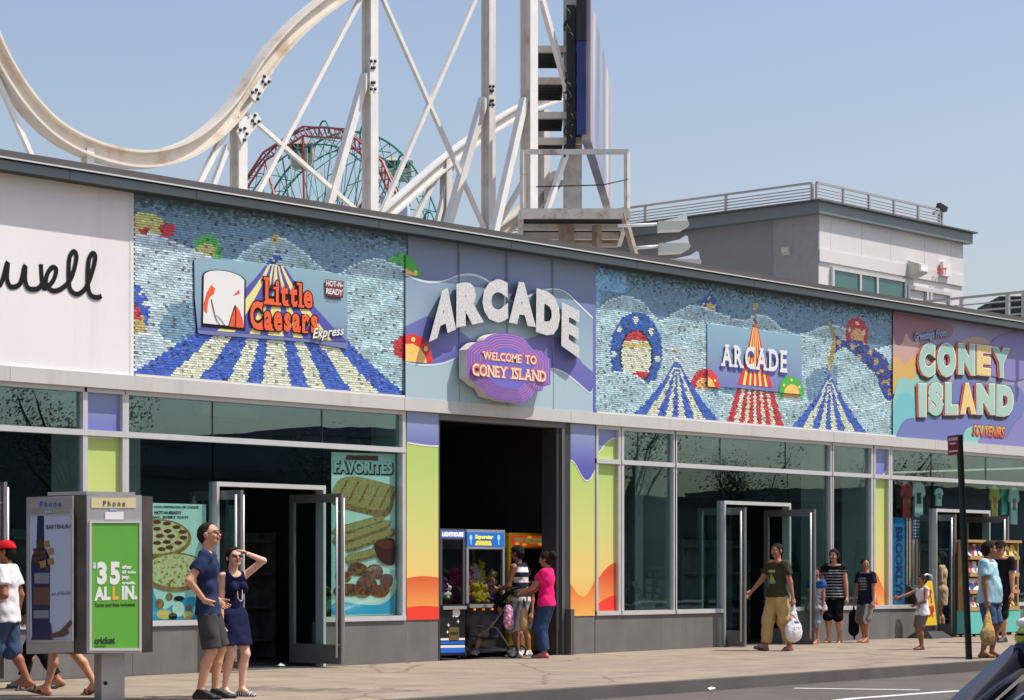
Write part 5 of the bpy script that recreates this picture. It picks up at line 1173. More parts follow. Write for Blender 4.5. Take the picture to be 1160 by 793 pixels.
m.build('marquee', [emit_mat('marquee_red', C(190, 60, 40), .5), emit_mat('marquee_green', C(60, 150, 60), .5), emit_mat('marquee_orange', C(240, 150, 50), .5)], t3)
# plush toys heaped behind the glass
PLM = [mat('plush_' + n, c, .95, bump=.4, bscale=80) for n, c in (('yellow', C(238, 206, 40)), ('pink', C(232, 66, 140)), ('white', C(226, 222, 214)), ('tan', C(196, 160, 110)), ('purple', C(120, 60, 130)))]
names = ['yellow', 'hot pink', 'white', 'tan', 'purple']
def plush(x, y, z, mi, s, tg):
    o = thing('plush_toy', 'small %s plush toy heaped behind the glass of %s' % (names[mi], tg), 'plush toy', (x, y, z), 'plush toys in the claw machines')
    b = MB(); th = random.uniform(-.5, .5); rm = np.array([[math.cos(th), 0, math.sin(th)], [0, 1, 0], [-math.sin(th), 0, math.cos(th)]]); f = lambda v: np.array([x, y, z]) + rm @ (np.array(v) * s)
    b.ell(f((0, 0, .07)), np.array((.07, .065, .085)) * s, 10, 7, 0, rm); 
    for sx in (-1, 1): b.ell(f((sx * .075, -.02, .10)), np.array((.035, .03, .05)) * s, 8, 5, 0, rm); b.ell(f((sx * .04, -.045, .01)), np.array((.035, .05, .03)) * s, 8, 5, 0, rm)
    b.build('body', [PLM[mi]], o); h = MB(); h.ell(f((0, -.01, .19)), np.array((.062, .06, .06)) * s, 10, 7, 0, rm)
    for sx in (-1, 1): h.ell(f((sx * .05, 0, .24)), np.array((.024, .02, .028)) * s, 7, 5, 0, rm)
    h.build('head', [PLM[mi]], o); e = MB()
    for sx in (-1, 1): e.ell(f((sx * .022, -.066, .20)), np.array((.008, .008, .01)) * s, 6, 4)
    e.build('eyes', [M_bolt], o)
random.seed(11)
zf0 = zb_(683)
for k in range(26):
    u, l = (k % 9) / 8, k // 9
    plush(bx0 + .14 + (bx1 - bx0 - .28) * u + random.uniform(-.03, .03), YB_ + .13 + .15 * random.random() + .08 * l, zf0 + .01 + .13 * l * (1 if u > .25 else .7) + random.uniform(0, .04) + .10 * u * (l > 0), random.choice([0, 0, 0, 2, 3, 1, 4] if u > .35 else [1, 1, 3, 0]), random.uniform(.9, 1.25), 'the wide blue headed machine')
for k in range(8): plush(x0 + .14 + (x1 - x0 - .28) * (k % 3) / 2, YA + .2 + .3 * random.random(), za(685) + .01 + .10 * (k // 3), random.choice([2, 3, 4]), .8, 'the narrow machine')
for k in range(8): plush(cx0 + .14 + (cx1 - cx0 - .28) * (k % 4) / 3, YC + .2 + .3 * random.random(), zc_(690) + .01 + .12 * (k // 4), random.choice([0, 1, 2]), .9, 'the yellow machine')

# ================================================================== things in and on the shop windows
PW = lambda Y: Plane((0, Y, 0), (0, -1, 0))
def poster(name, label, px, Y, matl):
    t = thing(name, label, 'poster', tuple(atY((px[0][0] + px[1][0]) / 2, px[2][1], Y))); m = MB(); m.slab([PW(Y).at(*p) for p in px], (0, -1, 0), .004); m.build('sheet', [matl], t); return t
YPp = .12; PP = PW(YPp)
PEP = mat('print_pepperoni', C(122, 40, 30), .5, var=.2, scale=40); SAUCE = mat('print_sauce', C(90, 26, 18), .4); PMINT = mat('poster_mint', C(222, 240, 232), .45, var=.02); PBLU = mat('poster_blue', C(60, 170, 220), .45); PBL2 = mat('poster_blue_deep', C(30, 110, 190), .45)
def food(name, stops, scale, sc2=None):
    m = bpy.data.materials.new(name); nt, b = nodes(m); N, L = nt.nodes, nt.links; tc = N.new('ShaderNodeTexCoord'); nz = N.new('ShaderNodeTexNoise'); nz.inputs['Scale'].default_value = scale; nz.inputs['Detail'].default_value = 7; nz.inputs['Roughness'].default_value = .7
    cr = N.new('ShaderNodeValToRGB'); e = cr.color_ramp.elements
    while len(e) < len(stops): e.new(.5)
    for x, (p, c) in zip(e, stops): x.position = p; x.color = (*c, 1)
    L.new(tc.outputs['Object'], nz.inputs['Vector']); L.new(nz.outputs['Fac'], cr.inputs['Fac']); L.new(cr.outputs['Color'], b.inputs['Base Color']); b.inputs['Roughness'].default_value = .45; return m
CHZ = food('print_cheese', [(.30, C(120, 60, 28)), (.40, C(206, 150, 72)), (.48, C(236, 212, 150)), (.58, C(244, 228, 180)), (.66, C(214, 150, 66)), (.74, C(150, 76, 34))], 15)
BRD = food('print_bread', [(.30, C(90, 66, 30)), (.42, C(166, 130, 70)), (.50, C(206, 176, 112)), (.58, C(140, 130, 66)), (.68, C(226, 204, 150))], 26)
BRD2 = food('print_bread_crust', [(.30, C(80, 46, 20)), (.45, C(140, 92, 44)), (.56, C(184, 136, 74)), (.68, C(110, 66, 30))], 20)
WNG = food('print_wings', [(.30, C(40, 16, 8)), (.42, C(92, 38, 16)), (.52, C(136, 66, 28)), (.60, C(176, 102, 50)), (.70, C(70, 28, 12))], 12)
CRU = food('print_crust', [(.3, C(110, 62, 26)), (.5, C(176, 120, 62)), (.7, C(206, 154, 90))], 14)
t = poster('window_poster', 'pale poster of two pizzas in the window beside the phone kiosk', [(147, 569), (233.5, 571.5), (233.5, 702), (147, 704)], YPp, PMINT)
m = MB()
def pl_(pts, off, mi): pxpoly(m, pts, PP, off, mi)
pl_(arc(179, 610, 38, 22, 0, 356, 30), .002, 1); pl_(arc(179, 608.6, 34.5, 18.8, 0, 356, 30), .004, 0)
for (x, y) in ((178, 591.5), (189, 593), (200, 597), (178, 599), (190, 601.5), (207, 602.5), (181, 607), (194, 607.5), (208, 609), (178, 615), (189, 614), (202, 615), (183, 622), (192, 620), (165, 600), (160, 610), (168, 618)): pl_(arc(x, y, 4.6, 2.3, 0, 350, 12), .006, 2)
pl_(arc(199, 648, 38, 22, 0, 356, 30), .009, 1); pl_(arc(199, 646.4, 34.5, 18.6, 0, 356, 30), .011, 0)
random.seed(5)
for k in range(42): a, r = random.uniform(0, 6.28), math.sqrt(random.random()); pl_(arc(199 + 31 * r * math.cos(a), 646.4 + 16 * r * math.sin(a), random.uniform(.7, 2.2), random.uniform(.4, 1.0), 0, 330, 7), .013 + .0001 * k, 3)
pl_([tuple(p) for p in smooth_pts([(148, 676), (160, 668), (172, 664), (176, 676), (186, 690), (200, 682), (216, 676), (233, 680)], 4)] + [(233, 701.6), (148, 703.6)], .003, 4)
for k, (x, y, rx, ry, mi) in enumerate(((181, 684, 5, 6, 1), (192, 676, 4, 4.5, 1), (186, 696, 9, 6, 5), (202, 690, 7, 9, 6), (213, 697, 6, 5, 5), (203, 678, 6, 3, 7), (214, 688, 3, 4, 1), (223, 692, 5, 6, 6), (196, 698, 5, 4, 7))): pl_(arc(x, y, rx, ry, 0, 345, 12), .006 + .0006 * k, mi)
m.build('print', [CHZ, CRU, PEP, BRD2, PBLU, YELP, WHT, INK], t)
m = MB(); txt(m, 'PIZZA WITH PEPPERONI OR CHEESE', quad(163, 572.8, 225, 575.6, .6), PP, .004, 0, .03); txt(m, 'HOT-N-READY', quad(175, 578.6, 206, 582.6, .3), PP, .004, 0, .04); txt(m, 'ALL DAY, EVERY DAY!', quad(160, 584.2, 213, 587.8, .4), PP, .004, 0, .04); m.build('lettering', [INK], t)
t = poster('window_poster', 'tall FAVORITES poster of breads and wings in the window behind the open door', [(375.5, 512), (447.5, 514.5), (447.5, 696.5), (375.5, 698.5)], YPp, PMINT)
def z8(x, y): return (310 + x / 2.532, 480 + y / 2.534)
m = MB()
def p8(L, off, mi, sm=True):
    P = [z8(*q) for q in L]; pl_([tuple(q) for q in smooth_pts(P, 4, True)] if sm else P, off, mi)
p8([(168, 196), (190, 160), (240, 152), (346, 180), (348, 206), (326, 266), (250, 256), (170, 232)], .003, 1); p8([(170, 190), (192, 158), (242, 152), (344, 180), (340, 204), (318, 246), (250, 240), (172, 212)], .005, 0)
for k in range(5): x = 190 + 30 * k; p8([(x + 20, 160 + 6 * k), (x + 26, 161 + 6 * k), (x - 2, 214 + 7 * k), (x - 8, 213 + 7 * k)], .007, 2, False)
for k, (x0_, y0_, x1_, y1_) in enumerate(((180, 312, 305, 276), (215, 328, 326, 288), (178, 336, 240, 322), (215, 356, 340, 312), (216, 390, 320, 362))):
    d = np.array([x1_ - x0_, y1_ - y0_]) / np.hypot(x1_ - x0_, y1_ - y0_); n = np.array([-d[1], d[0]]) * 13
    a, b = np.array([x0_, y0_]), np.array([x1_, y1_]); p8([tuple(a - n), tuple((a + b) / 2 - n * 1.05), tuple(b - n * .9), tuple(b + d * 8), tuple(b + n * .9), tuple((a + b) / 2 + n), tuple(a + n), tuple(a - d * 6)], .004 + .003 * k, 2); p8([tuple(a - n * .8), tuple(b - n * .75), tuple(b + n * .3), tuple(a + n * .3)], .0055 + .003 * k, 0)
p8([(290, 345), (320, 330), (347, 335), (347, 400), (318, 402), (298, 380)], .022, 3); p8([(294, 345), (320, 334), (346, 338), (346, 354), (318, 358)], .024, 4)
pl_([z8(*q) for q in ((166, 520), (200, 500), (260, 515), (330, 505), (347, 470), (347, 545), (166, 548))], .003, 5); p8([(170, 470), (230, 490), (330, 490), (348, 440), (350, 480), (300, 520), (180, 505)], .005, 6)
random.seed(3)
for k, (x, y, rx, ry) in enumerate(((200, 440, 26, 18), (240, 420, 30, 20), (290, 425, 26, 24), (325, 450, 18, 22), (215, 475, 36, 20), (265, 460, 30, 26), (305, 480, 26, 20), (255, 485, 26, 16), (185, 480, 14, 14))): p8([(x + rx * math.cos(a) * random.uniform(.8, 1.1), y + ry * math.sin(a) * random.uniform(.8, 1.1)) for a in np.linspace(0, 5.6, 8)], .007 + .0012 * k, 7 if k % 3 else 8)
m.build('print', [BRD, BRD2, BRD2, SAUCE, PEP, PBLU, WHT, WNG, mat('print_wings_light', C(140, 70, 34), .5, var=.5, scale=30)], t)
m = MB(); Q = [z8(*p) for p in ((173, 104), (341, 110), (341, 145), (173, 141))]; txt(m, 'FAVORITES', grow([(x + .6, y + .9) for x, y in Q], 1.0), PP, .003, 0, .12); txt(m, 'FAVORITES', Q, PP, .006, 1, .05); m.build('lettering', [INK, PMINT], t)
m = MB(); pxpoly(m, [z8(*p) for p in ((210, 90), (300, 92), (300, 106), (206, 104))], PP, .0035, 0); m.build('red_flash', [PEP], t)
t = thing('window_decal', 'faint grey PHOTO BOOTH decal with fanned photo strips inside the dark window', 'decal', tuple(atY(736, 690, .10))); PD = PW(.09); m = MB()
M_dec = mat('decal_grey', (.035, .045, .043), .6); txt(m, 'PHOTO', quad(735, 641, 751, 645.6), PD, 0, 0, .03); txt(m, 'BOOTH', quad(735, 648.5, 751, 653), PD, 0, 0, .03); m.build('lettering', [M_dec], t); m = MB()
for a, cxx in ((-24, 728), (0, 735), (22, 742)):
    for k in range(4):
        cy = 687 - k * 9; s, c = math.sin(R(a)), math.cos(R(a)); f = lambda u, v: (735 + (cxx - 735) * .4 + u * c + (v) * s, 690 - v * c + u * s)
        v0 = 2 + k * 8.5; pxpoly(m, [f(-3.2, v0), f(3.2, v0), f(3.2, v0 + 7.4), f(-3.2, v0 + 7.4)], PD, .002 * (1 + (a > 0) + 2 * (a == 0)), 0)
m.build('photo_strips', [M_dec], t)
# goods in the souvenir shop window
def tee(px, py, wpx, hpx, col, lab, Y=.35, text=None):
    p = atY(px, py, Y); k = depth(p) / FPX; w, h = wpx * k * 1.15, hpx * k; t = thing('tee_shirt', lab, 'shirt', (p[0], Y, p[2] - h), 'shirts hung in the souvenir window'); m = MB()
    O = [(-.16, 0), (.16, 0), (.5, -.1), (.62, -.34), (.44, -.42), (.36, -.3), (.38, -1), (-.38, -1), (-.36, -.3), (-.44, -.42), (-.62, -.34), (-.5, -.1)]
    m.slab([(p[0] + u * w, Y - .02, p[2] + v * h) for u, v in O], (0, -1, 0), .035); m.build('cloth', [mat('tee_cloth', col, .85, bump=.4, bscale=14)], t)
    m = MB(); m.slab([(p[0] + u * w, Y - .023, p[2] + v * h) for u, v in ((-.2, -.3), (.2, -.3), (.2, -.62), (-.2, -.62))], (0, -1, 0), .002); m.build('chest_print', [mat('tee_print', text, .7, var=.6, scale=30)], t)
tee(1026, 546, 18, 42, C(190, 50, 44), 'red shirt hung in the souvenir window above the flag', .34, C(120, 30, 26)); tee(1040, 546, 20, 40, C(214, 224, 220), 'white shirt with dark print hung beside the red shirt', .40, C(60, 60, 64))
tee(1063, 553, 13, 20, C(210, 220, 216), 'small white shirt over the left end of the souvenir doorway', .38, C(120, 140, 150)); tee(1126, 550, 16, 42, C(216, 190, 70), 'mustard yellow shirt hung right of the souvenir doorway', .34, C(180, 120, 40)); tee(1137, 553, 14, 30, C(90, 190, 160), 'sea green shirt between the mustard and the white shirt', .42, C(60, 140, 120)); tee(1148, 552, 17, 42, C(206, 226, 220), 'white shirt with coloured print at the far right of the window', .33, C(150, 110, 120))
tee(1030, 566, 18, 30, C(150, 190, 186), 'pale aqua shirt hung low in the souvenir window', .55, C(90, 120, 130))
t = thing('hanging_flag', 'american flag hung lengthwise in the souvenir window', 'flag', tuple(atY(1035, 665, .3))); PFg = PW(.30); m = MB(); pxpoly(m, [(1027, 587), (1042, 588), (1042, 664), (1036, 669), (1027, 662)], PFg, 0, 0); pxpoly(m, [(1027, 587), (1042, 588), (1042, 664), (1036, 669), (1027, 662)][::-1], PFg, -.004, 0)
for k in range(4): x = 1028.2 + 3.9 * k; pxpoly(m, [(x, 587.3), (x + 1.9, 587.4), (x + 1.9, 663 + (k % 2) * 3), (x, 663)], PFg, .003, 1)
pxpoly(m, [(1033.8, 587.6), (1042, 588), (1042, 611), (1033.8, 610.5)], PFg, .006, 2)
for i in range(4):
    for j in range(6): pxpoly(m, arc(1035 + i * 1.9, 590 + j * 3.6, .5, .8, 0, 330, 6), PFg, .009, 3)
m.build('cloth', [mat('flag_white', C(222, 216, 206), .8), mat('flag_red', C(170, 40, 50), .8), mat('flag_blue', C(40, 50, 104), .8), WHT], t)
t = thing('beach_towel', 'bright blue towel with upright lettering hung left of the flag', 'towel', tuple(atY(1018, 690, .3))); m = MB(); m.slab([PW(.32).at(*q) for q in ((1012, 586), (1025, 587), (1025, 688), (1012, 689))], (0, -1, 0), .01); m.build('cloth', [mat('towel_blue', C(30, 130, 200), .9, var=.15)], t)
m = MB(); V, Fs, sz = glyph('BROOKLYN', .04); Q = [(1014.5, 597), (1022.5, 597), (1022.5, 680), (1014.5, 680)]
m.add([PW(.32).at(Q[0][0] + (1 - v) * 0 + v * 8, 597 + u * 83, .004) for u, v, w in V], Fs); m.build('lettering', [mat('towel_navy', C(20, 50, 110), .9)], t)

# ================================================================== display racks, board sign, pole sign
M_wood = mat('pine_wood', (.46, .26, .09), .6, var=.2, scale=6); M_tq = mat('turquoise_paint', C(96, 186, 172), .6, var=.06, scale=3)
def rack(px0, px1, ytop, ybase, ybot, lab, Y, cols):
    x0, x1 = fx(px0, Y), fx(px1, Y); zb_, zt_ = atY((px0 + px1) / 2, ybase, Y)[2], atY((px0 + px1) / 2, ytop, Y)[2]; g = gz(x0)
    t = thing('display_rack', lab, 'display rack', ((x0 + x1) / 2, Y, g), 'wooden display racks outside the souvenir shop'); m = MB(); m.box(x0, x1, Y, Y + .25, g + .06, zb_); m.build('base_cabinet', [M_tq], t)
    m = MB()
    for x in (x0 + .05, x1 - .05):
        for y in (Y + .05, Y + .2): m.lathe((x, y, g), [(.03, 0), (.03, .062)], 8)
    m.build('caster', [M_bolt], t); n = 4; hh = (zt_ - zb_ - .001) / n
    m = MB(); m.box(x0, x0 + .05, Y + .04, Y + .23, zb_ + .001, zt_); m.box(x1 - .05, x1, Y + .04, Y + .23, zb_ + .001, zt_); m.box(x0 + .05, x1 - .05, Y + .21, Y + .23, zb_ + .001, zt_); m.build('frame', [M_wood], t)
    for k in range(n):
        z = zb_ + .002 + hh * k; m = MB(); m.box(x0 + .051, x1 - .051, Y + .0, Y + .205, z, z + .05); m.box(x0 + .051, x1 - .051, Y - .012, Y - .001, z, z + .07); m.build('shelf', [M_wood], t)
        m = MB(); m.hexa([(x0 + .06, Y + .02, z + .072), (x1 - .06, Y + .02, z + .072), (x1 - .06, Y + .06, z + .072), (x0 + .06, Y + .06, z + .072), (x0 + .06, Y + .12, z + hh - .03), (x1 - .06, Y + .12, z + hh - .03), (x1 - .06, Y + .16, z + hh - .03), (x0 + .06, Y + .16, z + hh - .03)])
        mm = bpy.data.materials.get('goods_%d' % cols[k])
        if mm is None:
            mm = bpy.data.materials.new('goods_%d' % cols[k]); nt, b = nodes(mm); tc = nt.nodes.new('ShaderNodeTexCoord'); vo = nt.nodes.new('ShaderNodeTexVoronoi'); vo.inputs['Scale'].default_value = 9; nt.links.new(tc.outputs['Object'], vo.inputs['Vector']); cr = nt.nodes.new('ShaderNodeValToRGB'); cr.color_ramp.interpolation = 'CONSTANT'; e = cr.color_ramp.elements
            pal = [[C(220, 216, 208), C(180, 40, 40), C(40, 60, 140), C(230, 226, 220), C(40, 40, 50)], [C(200, 196, 190), C(60, 60, 60), C(220, 214, 204), C(120, 110, 100), C(220, 60, 50)], [C(212, 170, 60), C(40, 34, 30), C(222, 190, 90), C(90, 60, 30), C(226, 200, 110)], [C(30, 50, 120), C(20, 40, 100), C(220, 220, 220), C(40, 60, 140), C(24, 30, 80)]][cols[k]]
            while len(e) < 5: e.new(.5)
            for i in range(5): e[i].position = [0, .3, .45, .6, .8][i]; e[i].color = (*pal[i], 1)
            nt.links.new(vo.outputs['Color'], cr.inputs['Fac']); nt.links.new(cr.outputs['Color'], b.inputs['Base Color'])
        m.build('goods', [mm], t)
    m = MB(); m.box(x0 - .03, x1 + .03, Y - .015, Y + .25, zt_ + .001, zt_ + .05); m.build('top_board', [M_wood], t)
rack(1097, 1115.5, 614.5, 692, 718, 'wooden display rack on a turquoise base left of the talking men', -.75, [1, 0, 1, 0]); rack(1135, 1156, 615, 691, 718, 'wooden display rack on a turquoise base right of the talking men', -.70, [2, 2, 3, 2])
p = atY(1053, 719, -.42); p[2] = gz(p[0]); t = thing('board_sign', 'yellow GIFT SHOP board sign on a black foot behind the boy', 'sign', tuple(p)); Yb = p[1]; PBd = Plane(p, (-.25, -1, 0)); m = MB()
P = [PBd.at(*q) for q in ((1043, 659), (1056, 658), (1061.5, 708), (1041, 709))]; m.slab(P, PBd.n, .03, 0); m.build('board', [mat('board_yellow', C(246, 204, 40), .45)], t)
m = MB(); txt(m, 'GIFT', [(1046, 668), (1055, 668), (1057.5, 683), (1045, 683.5)], PBd, .004, 0, .06); txt(m, 'SHOP', [(1045, 686), (1057.8, 685.5), (1059.3, 699), (1043.5, 699.5)], PBd, .004, 0, .06); txt(m, 'Open Late', [(1044, 702), (1059.5, 701.5), (1059.8, 704.5), (1044, 705)], PBd, .004, 1, .02) if False else None; m.build('lettering', [mat('board_red', C(196, 40, 34), .45), mat('board_green', C(60, 140, 60), .45)], t)
m = MB(); m.tube([PBd.at(1043, 659, -.015), PBd.at(1045, 653, -.015), PBd.at(1050, 650.5, -.015), PBd.at(1055, 652, -.015), PBd.at(1056, 658, -.015)], .02, 6); m.build('handle', [M_alu], t)
m = MB(); m.hexa([p + np.array(v) for v in ((-.36, -.3, 0), (.36, -.3, 0), (.36, .3, 0), (-.36, .3, 0), (-.26, -.12, .13), (.26, -.12, .13), (.26, .12, .13), (-.26, .12, .13))]); m.build('foot', [mat('rubber_black', (.02, .02, .02), .7)], t)
p = ground(1097.5, 747); dp = depth(p); top = CAM + ray(1086.5, 492.5) * (dp + .1); t = thing('street_sign', 'dark green steel post leaning left with small red parking sign', 'sign', tuple(p)); M_post = mat('post_green', (.014, .022, .017), .45, .3, var=.2)
m = MB(); d = (top - p); d /= np.linalg.norm(d); k = dp / FPX; b0 = p - UP * .05
m.bar(b0, top, .085, .02, 0, FW); s_ = RT * .036
m.bar(b0 + s_ - FW * .03, top + s_ - FW * .03, .014, .05, 0, FW); m.bar(b0 - s_ - FW * .03, top - s_ - FW * .03, .014, .05, 0, FW); m.build('post', [M_post], t)
PS = Plane(top - FW * .09, (RT * -.45 - FW * .9)); m = MB(); SQ = [(1073.2, 494), (1085.4, 492.4), (1085.4, 514.5), (1074, 516.2)]; m.slab([PS.at(*q) for q in SQ], PS.n, .004, 0); m.build('plate', [mat('sign_red', C(132, 22, 34), .45)], t); m = MB(); txt(m, 'NO STANDING', [(1074.6, 496.2), (1084.6, 495), (1084.6, 498.6), (1074.8, 499.8)], PS, .004, 0, .03); txt(m, 'Anytime', [(1075.6, 501.4), (1083, 500.5), (1083, 503.6), (1075.6, 504.6)], PS, .004, 0, .03); pxpoly(m, [(1075, 511), (1084.8, 509.8), (1084.8, 511.2), (1075, 512.4)], PS, .004, 0); m.build('lettering', [WHT], t)

# ================================================================== cars
def car(label, body, origin, rotz):
    t = thing('parked_car', label, 'car', (0, 0, 0)); L_ = 4.7
    st = [(0.0, .40, .58, .66), (.06, .30, .64, .74), (.35, .22, .72, .84), (.9, .20, .83, .88), (1.25, .19, .93, .89), (1.7, .19, .96, .90), (2.6, .19, .97, .905), (3.5, .19, .98, .90), (3.9, .20, .98, .88), (4.35, .24, .96, .84), (4.62, .32, .90, .76), (4.7, .42, .80, .68)]
    rows = []
    for x, z0, z1, w in st:
        zb = z0; rows.append([(x, -w + .06, zb), (x, -w, zb + .12), (x, -w - .01, (zb + z1) / 2), (x, -w + .03, z1 - .10), (x, -w + .14, z1 - .015), (x, -w * .5, z1 + .015), (x, 0, z1 + .025)])
    def skin(rows, mb, mi=0):
        full = [r + [(x, -y, z) for x, y, z in r[-2::-1]] for r in rows]; n = len(full[0]); vs = [p for r in full for p in r]; fs = []
        for i in range(len(full) - 1):
            for j in range(n - 1): fs.append((i * n + j, i * n + j + 1, (i + 1) * n + j + 1, (i + 1) * n + j))
            fs.append((i * n + n - 1, i * n, (i + 1) * n, (i + 1) * n + n - 1))
        fs += [tuple(range(n)), tuple(range((len(full) - 1) * n, len(full) * n))]; mb.add(vs, fs, mi, True)
    m = MB(); skin(rows, m); m.build('body', [body], t)
    cab = [(1.22, .94, .96, .74, .76), (1.95, .95, 1.38, .74, .60), (2.35, .95, 1.46, .74, .57), (2.9, .95, 1.47, .74, .57), (3.4, .96, 1.40, .73, .58), (4.15, .96, 1.0, .70, .68)]
    m = MB(); skin([[(x, -wb, z0 - .05), (x, -wb, z0), (x, -(wb * .4 + wt * .6), z0 + (z1 - z0) * .6), (x, -wt - .02, z1 - .04), (x, -wt + .08, z1), (x, -wt * .5, z1 + .015), (x, 0, z1 + .02)] for x, z0, z1, wb, wt in cab], m); m.build('windows', [mat('car_glass', (.018, .022, .028), .06, spec=.7)], t)
    m = MB()
    m.tube([(1.93, -.60, 1.395), (2.35, -.575, 1.475), (2.9, -.575, 1.485), (3.4, -.585, 1.415)], .03, 6); m.tube([(1.93, .60, 1.395), (2.35, .575, 1.475), (2.9, .575, 1.485), (3.4, .585, 1.415)], .03, 6)
    m.hexa([(1.97, -.58, 1.375), (3.38, -.57, 1.395), (3.38, .57, 1.395), (1.97, .58, 1.375), (2.3, -.55, 1.50), (2.95, -.55, 1.51), (2.95, .55, 1.51), (2.3, .55, 1.50)]); m.build('roof', [body], t)
    for s in (-1, 1):
        m = MB(); m.tube([(1.24, s * .765, .955), (1.6, s * .71, 1.17), (1.95, s * .615, 1.395)], .03, 6); m.build('pillar', [body], t)
        m = MB(); m.tube([(4.15, s * .70, .99), (3.4, s * .59, 1.41)], .035, 6); m.build('pillar', [body], t)
        m = MB(); m.ell((1.45, s * .98, 1.02), (.09, .12, .08), 10, 7); m.build('mirror', [body], t)
        m = MB(); m.ell((.17, s * .60, .66), (.14, .17, .085), 12, 8); m.build('headlight', [M_lens], t)
        m = MB(); m.ell((4.62, s * .58, .76), (.08, .16, .08), 12, 8); m.build('tail_light', [mat('tail_red', (.3, .01, .01), .2)], t)
        for x in (.86, 3.72):
            m = MB(); m.lathe((x, s * .80, .32), [(.20, -.10), (.30, -.11), (.32, -.06), (.32, .06), (.30, .11), (.20, .10)], 24, 0, 'y'); w = m.build('wheel', [mat('tyre', (.018, .018, .018), .8)], t)
            m = MB(); m.lathe((x, s * .905, .32), [(.20, -.02), (.19, .01), (.05, .02)], 20, 0, 'y'); m.build('rim', [M_ss], w)
    m = MB(); m.bar((-.02, -.5, .50), (-.02, .5, .50), .05, .12); m.build('grille', [M_bolt], t)
    t.location = tuple(origin); t.rotation_euler = (0, 0, rotz); return t
# ================================================================== people: bodies grown as one smooth implicit surface
def surface_nets(D, org, res):
    nx, ny, nz = D.shape; ins = D < 0
    corner = [(0, 0, 0), (1, 0, 0), (0, 1, 0), (1, 1, 0), (0, 0, 1), (1, 0, 1), (0, 1, 1), (1, 1, 1)]
    cnt = sum(ins[a:nx - 1 + a, b:ny - 1 + b, c:nz - 1 + c].astype(np.int8) for a, b, c in corner)
    act = (cnt > 0) & (cnt < 8); idx = np.argwhere(act)
    if len(idx) == 0: return np.zeros((0, 3)), []
    vid = -np.ones(act.shape, np.int64); vid[act] = np.arange(len(idx))
    acc = np.zeros((len(idx), 3)); n = np.zeros(len(idx))
    val = [D[idx[:, 0] + a, idx[:, 1] + b, idx[:, 2] + c] for a, b, c in corner]
    for i, j in ((0, 1), (2, 3), (4, 5), (6, 7), (0, 2), (1, 3), (4, 6), (5, 7), (0, 4), (1, 5), (2, 6), (3, 7)):
        a, b = val[i], val[j]; x = (a < 0) != (b < 0); t = np.where(x, a / np.where(x, a - b, 1), 0)
        ci, cj = np.array(corner[i]), np.array(corner[j]); p = ci + t[:, None] * (cj - ci); acc[x] += p[x]; n[x] += 1
    V = (idx + acc / n[:, None]) * res + org
    F = []
    for ax in range(3):
        sl0 = [slice(None)] * 3; sl1 = [slice(None)] * 3; sl0[ax] = slice(0, -1); sl1[ax] = slice(1, None)
        A, Bb = ins[tuple(sl0)], ins[tuple(sl1)]; e = np.argwhere(A != Bb); o1, o2 = (ax + 1) % 3, (ax + 2) % 3
        ok = (e[:, o1] > 0) & (e[:, o2] > 0) & (e[:, o1] < D.shape[o1] - 1) & (e[:, o2] < D.shape[o2] - 1); e = e[ok]
        flip = ~A[e[:, 0], e[:, 1], e[:, 2]]
        def q(d1, d2): g = e.copy(); g[:, o1] += d1; g[:, o2] += d2; return vid[g[:, 0], g[:, 1], g[:, 2]]
        Q = np.stack([q(-1, -1), q(0, -1), q(0, 0), q(-1, 0)], 1); Q[flip] = Q[flip][:, ::-1]; F.append(Q[(Q >= 0).all(1)])
    return V, np.concatenate(F)
